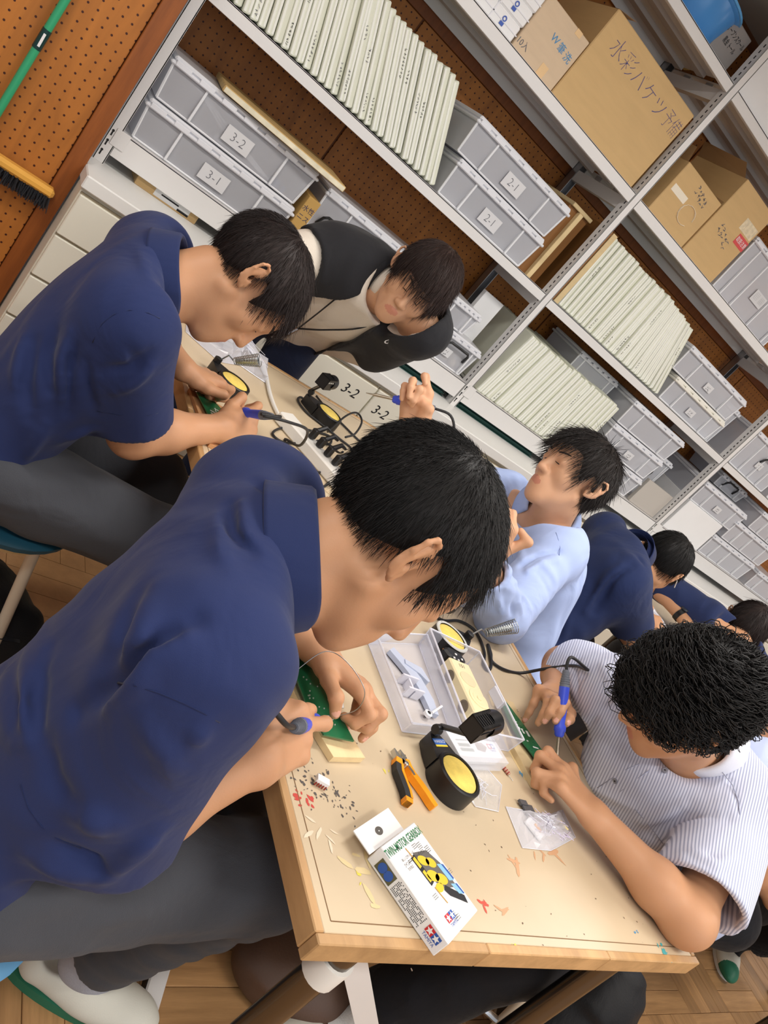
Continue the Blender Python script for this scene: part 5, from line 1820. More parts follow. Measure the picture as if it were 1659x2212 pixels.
# ------------------------------------------------------------------ heads
def head_tree(c, face, up, s=1.0, chin=1.0):
    y = unit(face)
    z = unit(np.asarray(up, float) - y * np.dot(up, y))
    x = np.cross(y, z)
    c = np.asarray(c, float)
    A = np.array([x, y, z])
    g = lambda a, b, d: c + (x * a + y * b + z * d) * s
    e = lambda ce, r: ell(g(*ce), np.array(r) * s, A)
    k = lambda p, q, ra, rb: cone(g(*p), g(*q), ra * s, rb * s)
    skull = U(.03, e((0, -.014, .032), (.0735, .094, .080)), e((0, .034, .036), (.060, .055, .056)), e((0, .040, -.028), (.056, .046, .062)))
    jaw = U(.025, k((-.047, .004, -.050), (-.014, .066, -.096), .022, .017), k((.047, .004, -.050), (.014, .066, -.096), .022, .017), e((0, .074, -.098), (.021, .018, .017)),
            e((0, .035, -.075), (.045, .05, .03)))
    fa = U(.018, skull, jaw, e((-.036, .056, -.026), (.026, .022, .026)), e((.036, .056, -.026), (.026, .022, .026)), e((0, .079, -.064), (.028, .019, .026)))
    fa = S(.014, fa, U(.004, e((-.031, .096, .004), (.017, .011, .010)), e((.031, .096, .004), (.017, .011, .010))))
    lid = U(.003, e((-.031, .0765, .004), (.0165, .0125, .0115)), e((.031, .0765, .004), (.0165, .0125, .0115)))
    brow = U(.01, k((-.012, .086, .021), (-.044, .068, .024), .0085, .007), k((.012, .086, .021), (.044, .068, .024), .0085, .007))
    nose = U(.008, k((0, .086, .012), (0, .106, -.030), .0075, .0105), ball(g(-.0115, .098, -.034), .0082 * s), ball(g(.0115, .098, -.034), .0082 * s))
    lips = U(.003, k((-.019, .087, -.0625), (0, .0955, -.0595), .0038, .0052), k((.019, .087, -.0625), (0, .0955, -.0595), .0038, .0052),
             k((-.015, .088, -.0705), (.015, .088, -.0705), .005, .005), ball(g(0, .0925, -.0715), .0058 * s))
    ears = []
    for sg in (-1, 1):
        out = unit(x * sg * .86 - y * .50)                                    # leaf of the ear leans out to the back
        ez = unit(z * .97 - y * .22)
        ey = np.cross(ez, out)
        if np.dot(ey, -y) < 0:
            ey = -ey
        base = g(sg * .0735, -.004, -.006)
        Ae = np.array([np.cross(ez, out), out, ez])
        pt = lambda a, b, d: base + (unit(-y * .82 + x * sg * .5) * a + ez * b + unit(x * sg) * d) * s
        rim = [pt(-.004, .006, .004), pt(.0, .021, .007), pt(.010, .031, .010), pt(.022, .030, .012), pt(.029, .019, .012), pt(.0285, .004, .010), pt(.021, -.012, .007), pt(.011, -.024, .004), pt(.003, -.026, .002), pt(-.001, -.014, .002)]
        nrm = unit(np.cross(ez, unit(-y * .82 + x * sg * .5)))
        leaf = ell(pt(.012, .002, .004), np.array((.0185, .0042, .0275)) * s, np.array([unit(-y * .82 + x * sg * .5), nrm, ez]))
        rimn = U(.003, *[cone(rim[i], rim[i + 1], .0034 * s, .0034 * s) for i in range(6)], *[cone(rim[i], rim[i + 1], .0038 * s, .0042 * s) for i in range(6, 9)])
        anti = U(.003, cone(pt(.012, .018, .0075), pt(.018, .002, .008), .0030 * s, .0030 * s), cone(pt(.018, .002, .008), pt(.010, -.012, .006), .0030 * s, .0030 * s))
        er = U(.005, leaf, rimn, anti)
        ears.append(S(.004, er, ell(pt(.0065, -.001, .009), np.array((.0065, .007, .0095)) * s, np.array([unit(-y * .82 + x * sg * .5), nrm, ez]))))
    tree = U(.006, U(.005, U(.012, U(.006, fa, lid), brow, nose), lips), *ears)
    return tree, g, A, e


def rough_hairline(yy, zz, xx, st):
    """lower limit of the hair in head coordinates (positive inside the hair)"""
    t = np.interp(yy, [-.11, -.075, -.045, -.022, .000, .018, .030, .046, .058, .075, .12], st)
    return zz - t


HL_SHORT = [-.040, -.047, -.040, -.012, .030, .020, -.012, .018, .052, .062, .066]
HL_LONG = [-.055, -.060, -.055, -.030, .012, .010, -.022, .004, .036, .046, .050]


def make_hair(parent, org, frame_, hl, m, n, length, r, seed, lift=.006, curl=0.0, gravity=.35, whorl=(0.012, -.055, .095), fringe=1.25, thick=.010, seg=6, spikes=.15, hcap=.004,
              fwd=0.0, side=0.0, mess=.22):
    g, A, e, s = frame_
    c0 = np.array(g(0, 0, 0))
    x, y, z = A
    rr = np.array((.0745, .0955, .081)) * s

    def line(P):
        q = (P - V3(c0)) @ A.T.astype(F32) / F32(s)
        return -rough_hairline(q[:, 1], q[:, 2], q[:, 0], hl) * F32(s)
    cap = X(.006, e((0, -.014, .032), (.0735 + thick, .094 + thick, .080 + thick)), func(line, c0, .14))
    lo, hi = c0 - .15 * s, c0 + .15 * s
    vs, fs = sdf_mesh(cap, lo, hi, hcap)
    vs = relax(vs, fs, 2)
    rng = np.random.default_rng(seed)
    # roots: spread over the ellipsoid, kept inside the hairline
    d = rng.normal(size=(n * 3, 3))
    d /= np.linalg.norm(d, axis=1)[:, None]
    ec = np.array((0, -.014, .032)) * s
    p = ec + d * rr * (1 + (thick - .002) / .085)
    q = p / s
    keep = rough_hairline(q[:, 1], q[:, 2], q[:, 0], hl) > -.003 + rng.normal(0, .003, len(q))
    p = p[keep][:n]
    d = d[keep][:n]
    N = len(p)
    nrm = (p - ec) / rr ** 2
    nrm /= np.linalg.norm(nrm, axis=1)[:, None]
    w = np.array(whorl) * s
    fl = p - w
    fl -= nrm * (fl * nrm).sum(1)[:, None]
    fl /= np.linalg.norm(fl, axis=1)[:, None] + 1e-6
    fl += np.array((side, fwd, 0))
    down = c0 * 0
    gl = np.array((A @ np.array((0, 0, -1.0))))                              # gravity in head axes
    L = length * s * rng.uniform(.65, 1.15, N)
    front = np.clip((q[keep][:n, 1] - .02) / .05, 0, 1)
    back = np.clip((-.03 - q[keep][:n, 2]) / .04, 0, 1)
    L *= 1 + (fringe - 1) * front
    L *= 1 - .45 * back
    dirs = fl + rng.normal(0, mess, (N, 3)) + nrm * (lift / .02) * rng.uniform(.2, 1.0, N)[:, None] + nrm * (rng.random(N) < spikes)[:, None] * rng.uniform(.3, 1.1, N)[:, None]
    dirs /= np.linalg.norm(dirs, axis=1)[:, None]
    pts = [p.copy()]
    cur = p.copy()
    side_v = np.cross(dirs, nrm)
    ph = rng.uniform(0, 6.28, N)
    for k in range(1, seg + 1):
        dirs = dirs + gl * (gravity * .5 / seg) * (k / seg)
        cur = cur + dirs / np.linalg.norm(dirs, axis=1)[:, None] * (L / seg)[:, None]
        u = (cur - ec) / rr
        rad = np.linalg.norm(u, axis=1)
        minr = 1 + (thick - .001 + .0025 * k / seg) / .085 + lift * .35 / .085 * (k / seg)
        low = rad < minr
        cur[low] = ec + (u[low] / rad[low][:, None]) * rr * np.broadcast_to(minr, rad.shape)[low][:, None]
        dirs = cur - pts[-1] if k == 1 else dirs * .55 + (cur - pts[-1]) / (L / seg)[:, None] * .45
        o = cur.copy()
        if curl:
            a = ph + k * 6.28 * (L / .046) / seg
            o = cur + (side_v * np.cos(a)[:, None] + nrm * (np.sin(a) * .8 + .8)[:, None]) * curl * min(1, k / 2)
        pts.append(cur.copy())
        pts[-1] = cur.copy()
        if curl:
            pts[-1] = o
    Pt = np.stack(pts, 1)                                                     # N, seg+1, 3
    tan = np.gradient(Pt, axis=1)
    tan /= np.linalg.norm(tan, axis=2)[:, :, None] + 1e-9
    ref = nrm[:, None, :]
    b1 = np.cross(tan, np.broadcast_to(ref, tan.shape))
    b1 /= np.linalg.norm(b1, axis=2)[:, :, None] + 1e-9
    b2 = np.cross(b1, tan)
    rad = r * s * np.interp(np.arange(seg + 1) / seg, [0, .3, .75, 1], [.8, 1.0, .8, .12])
    rad = rad[None, :] * rng.uniform(.6, 1.3, N)[:, None]
    ring = []
    for k in range(3):
        a = 2 * math.pi * k / 3
        ring.append(Pt + (b1 * math.cos(a) + b2 * math.sin(a)) * rad[:, :, None])
    V = np.stack(ring, 2).reshape(-1, 3)                                      # N*(seg+1)*3
    base = (np.arange(N) * (seg + 1) * 3)[:, None, None] + (np.arange(seg) * 3)[None, :, None]
    k0 = np.arange(3)
    k1 = (k0 + 1) % 3
    f = np.stack([base + k0, base + k1, base + 3 + k1, base + 3 + k0], -1).reshape(-1, 4)
    V = V @ A + c0                                                            # head axes -> room
    V = np.concatenate([vs, V.astype(F32)])
    f = np.concatenate([fs, f + len(vs)])
    o = bpy.data.objects.new('hair', fast_mesh('hair', V - V3(org), f, [m]))
    COL.objects.link(o)
    o.parent = parent
    return o


# ------------------------------------------------------------------ materials of people
def mat_skin(name, rgb):
    m = mat(name, rgb, 0.48, var=.06, vscale=9, bump=.06, bscale=420, spec=.35)
    p = m.node_tree.nodes['Principled BSDF']
    p.inputs['Subsurface Weight'].default_value = .12
    p.inputs['Subsurface Radius'].default_value = (.012, .005, .003)
    p.inputs['Subsurface Scale'].default_value = .5
    return m


def mat_hair(name, rgb):
    m = mat(name, rgb, .55, var=.25, vscale=90, spec=.35)
    return m


M_SKIN = mat_skin('skin_tan', (198, 148, 112))
M_SKIN2 = mat_skin('skin_light_tan', (210, 162, 128))
M_LIP = mat('lip_tone', (196, 132, 108), .45)
M_NAIL = mat('nail_pink', (226, 168, 148), .3)
M_HAIR = mat_hair('black_hair', (22, 20, 20))
M_HAIRB = mat_hair('dark_brown_hair', (40, 30, 28))
M_LASH = mat('lash_black', (26, 20, 18), .6)


def mat_cloth(name, rgb, bump=.25, scale=900, var=.05, rough=.85, sheen=.08, drape=.22):
    if name in MATS:
        return MATS[name]
    m = mat(name, rgb, rough, var=var, vscale=6, bump=bump, bscale=scale, sheen=sheen, spec=.25)
    if drape:                                                                 # soft crumple under the weave
        nt = m.node_tree
        N, L = nt.nodes, nt.links
        tc = N.new('ShaderNodeTexCoord')
        nz = N.new('ShaderNodeTexNoise')
        nz.inputs['Scale'].default_value = 8
        nz.inputs['Detail'].default_value = 2.5
        nz.inputs['Distortion'].default_value = 1.6
        L.new(tc.outputs['Object'], nz.inputs['Vector'])
        b = N.new('ShaderNodeBump')
        b.inputs['Strength'].default_value = drape
        b.inputs['Distance'].default_value = .022
        L.new(nz.outputs['Fac'], b.inputs['Height'])
        p = N['Principled BSDF']
        old = p.inputs['Normal'].links[0].from_node
        L.new(b.outputs[0], old.inputs['Normal'])
    return m


M_NAVY = mat_cloth('navy_knit', (37, 48, 90), .15, 1400)
M_NAVYD = mat_cloth('navy_knit_collar', (33, 44, 84), .2, 1400)
M_SEAM = mat_cloth('navy_stitch', (30, 40, 78))
M_BLUE = mat_cloth('light_blue_oxford', (172, 190, 232), .2, 1100)
M_PALE = mat_cloth('pale_blue_shirt', (196, 208, 240), .2, 1100)
M_GREYT = mat_cloth('charcoal_trouser', (70, 72, 78), .35, 700, .12)
M_BLACKT = mat_cloth('black_trouser', (24, 25, 30), .25, 700, .1)
M_VEST = mat_cloth('black_vest', (38, 38, 41), .2, 900, .08)
M_SWEAT = mat_cloth('oatmeal_sweater', (222, 212, 198), .4, 500, .04)
M_SOCKG = mat_cloth('grey_rib_sock', (158, 158, 166), .6, 300, .15)
M_SLIP = mat('white_canvas_slipper', (214, 212, 200), .7, var=.06, bump=.15, bscale=500)
M_SOLEG = mat('green_rubber_sole', (38, 110, 84), .5)


def mat_stripe(name, rgb, rgb2, axis, period):
    """fine stripes across a direction"""
    m = mat_cloth(name, rgb)
    nt = m.node_tree
    N, L = nt.nodes, nt.links
    p = N['Principled BSDF']
    tc = N.new('ShaderNodeTexCoord')
    dp = N.new('ShaderNodeVectorMath')
    dp.operation = 'DOT_PRODUCT'
    dp.inputs[1].default_value = tuple(float(a) * 2 * math.pi / period for a in axis)
    L.new(tc.outputs['Object'], dp.inputs[0])
    sn = N.new('ShaderNodeMath')
    sn.operation = 'SINE'
    L.new(dp.outputs['Value'], sn.inputs[0])
    mr = N.new('ShaderNodeMapRange')
    mr.inputs['From Min'].default_value = -.3
    mr.inputs['From Max'].default_value = .6
    L.new(sn.outputs[0], mr.inputs['Value'])
    mx = N.new('ShaderNodeMix')
    mx.data_type = 'RGBA'
    mx.inputs['A'].default_value = lin(*rgb)
    mx.inputs['B'].default_value = lin(*rgb2)
    L.new(mr.outputs[0], mx.inputs['Factor'])
    L.new(mx.outputs['Result'], p.inputs['Base Color'])
    return m


def folds(lst, amp=.003, seed=0, scale=1.0, gain=1.0):
    """displacement: listed creases (a, b, width, height) plus soft irregular drape"""
    cr = [(V3(t[0]), V3(t[1]) - V3(t[0]), t[2], t[3]) for t in lst if len(t) == 4]
    pl = [([V3(p) for p in t[0]], t[1], t[2]) for t in lst if len(t) == 3]
    q = random.Random(seed)
    wv = [(V3([q.gauss(0, 1) * 26 * scale for _ in range(3)]), q.uniform(0, 6.28)) for _ in range(5)]

    def fn(P):
        d = np.zeros(len(P), F32)
        if amp:
            a = sum(np.sin(P @ k + F32(f)) for k, f in wv[:3])
            d += F32(amp * .45) * a * np.sin(P @ wv[3][0] * F32(.6) + F32(1.3 * 1)) + F32(amp * .35) * np.sin(P @ wv[4][0] * F32(1.7) + a)
        for a, ba, w, h in cr:
            pa = P - a
            t = np.clip(pa @ ba / (ba @ ba), 0, 1)
            dist2 = ((pa - t[:, None] * ba) ** 2).sum(1)
            env = np.sin(np.pi * np.clip(t, .04, .96))
            d -= F32(h) * np.exp(-dist2 / F32(w * w)) * env
        c = P.mean(0)
        for pts, w, h in pl:
            m = len(pts) - 1
            if min(float(np.linalg.norm(c - p)) for p in pts) > .16:
                continue
            best = np.full(len(P), 1e3, F32)
            par = np.zeros(len(P), F32)
            for i in range(m):
                a, ba = pts[i], pts[i + 1] - pts[i]
                pa = P - a
                t = np.clip(pa @ ba / (ba @ ba), 0, 1)
                q2 = ((pa - t[:, None] * ba) ** 2).sum(1)
                k = q2 < best
                best[k] = q2[k]
                par[k] = (i + t[k]) / m
            d -= F32(h * gain) * np.exp(-best / F32(w * w)) * np.sin(np.pi * np.clip(par, .06, .94)) ** F32(.6)
        return d
    return fn


L3 = lambda a, b, t: np.asarray(a, float) + (np.asarray(b, float) - np.asarray(a, float)) * t


class Person:
    def __init__(self, label, J, face, up, skin, hs=1.0, group=None):
        self.J = {k: np.array(v, float) for k, v in J.items()}
        j = self.J
        self.base = np.array((j['pel'][0], j['pel'][1], 0.0))
        self.root = thing('person', label, 'person', tuple(self.base))
        self.side = unit(j['shR'] - j['shL'])
        self.up = unit(j['neck'] - j['pel'])
        self.side = unit(self.side - self.up * np.dot(self.side, self.up))
        self.front = np.cross(self.up, self.side)
        self.A = np.array([self.side, self.front, self.up])
        self.head, self.g, self.HA, self.he = head_tree(j['head'], face, up, hs)
        self.hs = hs
        self.skin = skin
        self.arms = []
        self.zones = []

    def torso(self, grow=0.0, wide=1.0, deep=1.0):
        j, A = self.J, self.A
        g = grow
        c = lambda t, f=0.0: L3(j['pel'], j['neck'], t) + self.front * f
        sl, sr = j['shL'], j['shR']
        return U(.05,
                 ell(c(.0), (.158 * wide + g, .118 * deep + g, .13 + g), A),
                 ell(c(.36, .004), (.146 * wide + g, .108 * deep + g, .16 + g), A),
                 ell(c(.68, .0), (.160 * wide + g, .112 * deep + g, .155 + g), A),
                 cone(L3(sl, j['neck'], .12) - self.up * .012, L3(sr, j['neck'], .12) - self.up * .012, .060 + g, .060 + g),
                 cone(L3(sl, j['neck'], .25), j['neck'] - self.up * .015, .046 + g, .048 + g),
                 cone(L3(sr, j['neck'], .25), j['neck'] - self.up * .015, .046 + g, .048 + g))

    def arm(self, s, hand=None):
        j = self.J
        sh, el, wr = j['sh' + s], j['el' + s], j['wr' + s]
        mid = L3(el, wr, .32)
        ch = [cone(sh, el, .048, .040), cone(el, mid, .040, .0405), cone(mid, wr, .0405, .0265), ball(el, .040)]
        t = U(.03, *ch)
        if hand is not None:
            t = U(.014, t, hand)
        self.arms.append(t)

    def body(self, h=.0032, neck_r=.054, wide=1.0):
        j = self.J
        hb = self.g(0, -.022, -.070)
        nk = cone(j['neck'] - self.up * .05, hb, neck_r * 1.06, neck_r * .97)
        nk2 = cone(j['neck'] + self.front * .02 - self.up * .05, self.g(0, .02, -.09), .040, .034)
        tr = U(.03, U(.02, self.head, U(.02, nk, nk2)), self.torso(-.024, wide))
        tr = U(.02, tr, *self.arms)
        pts = [j[k] for k in ('pel', 'head', 'shL', 'shR', 'elL', 'elR', 'wrL', 'wrR')]
        lo = np.min(pts, 0) - .21
        hi = np.max(pts, 0) + .21
        lip = [(M_LIP, self.g(0, .096, -.065), np.array((.021, .021, .0105)) * self.hs)] if True else []
        return blob('body', tr, lo, hi, h, self.skin, self.root, self.base, zones=lip + self.zones)

    def sleeve(self, s, t1, r0, r1, hollow=.010, elbow=None, flat_cut=True):
        """short sleeve to fraction t1 of the upper arm"""
        j = self.J
        sh, el = j['sh' + s], j['el' + s]
        e = L3(sh, el, t1)
        d = unit(el - sh)
        o = X(.004, cone(sh, e + d * .06, r0, r1), plane(e, d))
        hole = cone(L3(sh, el, t1 - .30), e + d * .1, r0 + (r1 - r0) * .6 - hollow - .008, r1 - hollow)
        return o, hole

    def long_sleeve(self, s, r0, r1, r2, t2):
        j = self.J
        sh, el, wr = j['sh' + s], j['el' + s], j['wr' + s]
        e = L3(el, wr, t2)
        d = unit(wr - el)
        o = U(.02, cone(sh, el, r0, r1), X(.004, cone(el, e + d * .05, r1, r2), plane(e, d)))
        return o, cone(L3(el, wr, t2 - .2), e + d * .1, r2 - .008, r2 - .006)

    def shirt(self, name, m, sleeves, grow=.012, wide=1.0, deep=1.0, hem=.12, h=.0045, disp=None, extra_cut=None, neck_hole=.058, extra=None, smooth_it=1, cut_at=.040, axis=None, top=.022):
        j = self.J
        tr = U(.04, self.torso(grow, wide, deep), *[o for o, _ in sleeves])
        if extra is not None:
            tr = U(.03, tr, extra)
        tr = X(.006, tr, plane(j['pel'] - self.up * hem, -self.up))
        for _, hole in sleeves:
            tr = S(.004, tr, hole)
        hb = self.g(0, -.02, -.07)
        tr = S(.010, tr, cone(j['neck'] - self.up * .035 + self.front * .012, hb, neck_hole, neck_hole))
        na = unit(hb - j['neck'])
        tr = S(.012, tr, cone(j['neck'] + na * cut_at + self.front * .016, hb + na * .06, .080, .088))
        ca = unit(axis if axis is not None else self.up * .85 + self.front * .35)
        tr = S(.028, tr, X(.02, plane(j['neck'] + ca * top, -ca), ball(j['neck'] + ca * .05, .125)))
        if extra_cut is not None:
            tr = S(.004, tr, extra_cut)
        pts = [j[k] for k in ('pel', 'neck', 'shL', 'shR', 'elL', 'elR', 'wrL', 'wrR')]
        lo, hi = np.min(pts, 0) - .22, np.max(pts, 0) + .22
        return blob(name, tr, lo, hi, h, m, self.root, self.base, disp=disp, smooth_it=smooth_it)

    def collar(self, m, prof, gap=.5, off=(0, 0), axis=None, sx=1.05, sy=1.0, name='collar', n=44, lobes=0.0):
        """band round the neck; prof = (radius, height) along the band's section; gap = half opening at the throat"""
        j = self.J
        hb = self.g(0, -.02, -.07)
        ax = unit(axis if axis is not None else hb - j['neck'])
        xs = unit(self.side - ax * np.dot(self.side, ax))
        ys = np.cross(ax, xs)
        c = j['neck'] + self.front * off[0] + ax * off[1] - self.base
        vs, k = [], len(prof)
        for i in range(n + 1):
            a = math.pi / 2 + gap + (2 * math.pi - 2 * gap) * i / n
            fr = max(0.0, math.sin(a))
            for q, (r, z) in enumerate(prof):
                zz = z - lobes * fr * fr * (q >= k * .5) - .018 * fr * fr
                vs.append(tuple(c + xs * (r * sx * math.cos(a)) + ys * (r * sy * math.sin(a)) + ax * zz))
        fs = [(i * k + q, (i + 1) * k + q, (i + 1) * k + (q + 1) % k, i * k + (q + 1) % k) for i in range(n) for q in range(k)]
        fs += [tuple(range(k)), tuple(n * k + q for q in range(k))[::-1]]
        return part(name, MB().add(vs, fs), m, self.root, 'all')

    def trousers(self, m, r=(.088, .070, .060), h=.007, tA=.93, disp=None, wide=1.0):
        j = self.J
        ch = [ell(j['pel'] - self.up * .02, (.165 * wide, .125, .12), self.A)]
        holes = []
        for s in 'LR':
            hp, kn, an = j['hip' + s], j['kn' + s], j['an' + s]
            e = L3(kn, an, tA)
            d = unit(an - kn)
            ch += [cone(hp, kn, r[0], r[1]), X(.004, cone(kn, e + d * .05, r[1], r[2]), plane(e, d))]
            holes.append(cone(L3(kn, an, tA - .2), e + d * .1, r[2] - .010, r[2] - .008))
        t = U(.035, *ch)
        for q in holes:
            t = S(.004, t, q)
        pts = [j[k] for k in ('pel', 'hipL', 'hipR', 'knL', 'knR', 'anL', 'anR')]
        return blob('trousers', t, np.min(pts, 0) - .19, np.max(pts, 0) + .19, h, m, self.root, self.base, disp=disp)

    def shoe(self, s, toe, sole_m, upper_m=None, sock_m=None, toe_cap=None, L=.25):
        """canvas slipper under the ankle, pointing along toe (xy)"""
        an = self.J['an' + s]
        d = unit((toe[0], toe[1], 0))
        w = np.array((-d[1], d[0], 0))
        z0 = .014
        hl = np.array((an[0], an[1], 0)) - d * .055
        up = U(.02, cone(hl + (0, 0, .045), hl + d * .11 + (0, 0, .040), .036, .037), cone(hl + d * .10 + (0, 0, .038), hl + d * (L - .055) + (0, 0, .030), .038, .030),
               ell(hl + d * .13 + (0, 0, .03), (.115, .046, .034), np.array([d, w, (0, 0, 1)])))
        up = X(.004, up, plane((0, 0, z0), (0, 0, -1)))
        open_ = U(.02, cone(hl + d * .02 + (0, 0, .09), hl + d * .10 + (0, 0, .105), .034, .040))
        up = S(.006, up, open_)
        o = blob('slipper', up, np.minimum(hl, hl + d * L) - .08, np.maximum(hl, hl + d * L) + .12, .004, upper_m or M_SLIP, self.root, self.base,
                 zones=[(toe_cap, hl + d * (L - .035) + (0, 0, .03), .052)] if toe_cap else ())
        out = []
        for k in range(28):
            a = 2 * math.pi * k / 28
            u = math.cos(a)
            ww = .042 + .006 * max(0, u) - .006 * max(0, -u)
            p = hl + d * (L / 2 - .042 + (L / 2 + .004) * u) + w * ww * math.copysign(abs(math.sin(a)) ** .75, math.sin(a))
            out.append((p[0] - self.base[0], p[1] - self.base[1]))
        part('sole', MB().prism(out, .0005, .019), sole_m, o)
        if sock_m:
            kn = self.J['kn' + s]
            top = L3(an, kn, .30)
            sk = U(.02, cone(top, an - (0, 0, .02), .041, .036), cone(an - (0, 0, .03), hl + d * .12 + (0, 0, .042), .034, .032))
            blob('sock', sk, np.minimum(hl, top) - .09, np.maximum(hl + d * .15, top) + .09, .005, sock_m, self.root, self.base)
        return o

    def face_lines(self, m_brow, eyes=True, brow=True):
        g, s = self.g, self.hs
        for sg in (-1, 1):
            if eyes:
                b = MB()
                e = [(sg * (.015 + .032 * t), .0895 - .003 * t - .012 * t * t, -.0005 - .003 * math.sin(math.pi * t)) for t in (0, .2, .4, .6, .8, 1)]
                b.tube([tuple(g(*p) - self.base) for p in e], [.0006, .0011, .0013, .0013, .0012, .0005], 5)
                part('eyelash', b, M_LASH, self.root)
        if brow:
            for sg in (-1, 1):
                b = MB()
                e = [(sg * (.013 + .036 * t), .0945 - .005 * t - .017 * t * t, .023 + .006 * math.sin(2.2 * t)) for t in (0, .2, .4, .6, .8, 1)]
                b.tube([tuple(g(*p) - self.base) for p in e], [.0022, .0032, .0034, .003, .0024, .001], 6, flat=.7)
                part('eyebrow', b, m_brow, self.root)

    def hair(self, hl, m, n, length, r, seed, **k):
        return make_hair(self.root, self.base, (self.g, self.HA, self.he, self.hs), hl, m, n, length, r, seed, **k)

    def nails(self, tips, names=('thumb', 'index', 'middle', 'ring', 'little'), r=.0052):
        for n_ in names:
            self.zones.append((M_NAIL, tips[n_][0], r if n_ != 'thumb' else r * 1.3))


POLO_COLLAR = [(.0625, -.045), (.0625, .016), (.0640, .0215), (.0690, .0225), (.0730, .018), (.0800, -.026), (.0810, -.031), (.0785, -.032), (.0700, .010), (.0660, .012)]
SHIRT_COLLAR = [(.0610, -.040), (.0610, .026), (.0625, .0305), (.0670, .0315), (.0715, .027), (.0900, -.012), (.0910, -.016), (.0885, -.0165), (.0690, .019), (.0640, .018)]


def seam(person, lines, m, r=.0011, name='seam'):
    """stitch lines lying on a garment"""
    for ln in lines:
        b = MB().tube([tuple(np.array(p) - person.base) for p in ln], r, 5)
        part(name, b, m, person.root, 'all')


def sewn_button(person, p, n, m, r=.0058):
    n = unit(n)
    x = unit(np.cross(n, (0.2, .3, 1)))
    M = frame(tuple(np.array(p) - person.base), tuple(x), tuple(np.cross(n, x)))
    o = part('button', MB().lathe([(.001, -.001), (r, -.001), (r, .0012), (r * .8, .0018), (.001, .0014)], 14, M), m, person.root)
    part('thread', MB().lathe([(.0003, .0016), (r * .28, .0016), (r * .28, .0020), (.0003, .0020)], 6, M), M_LASH, o)

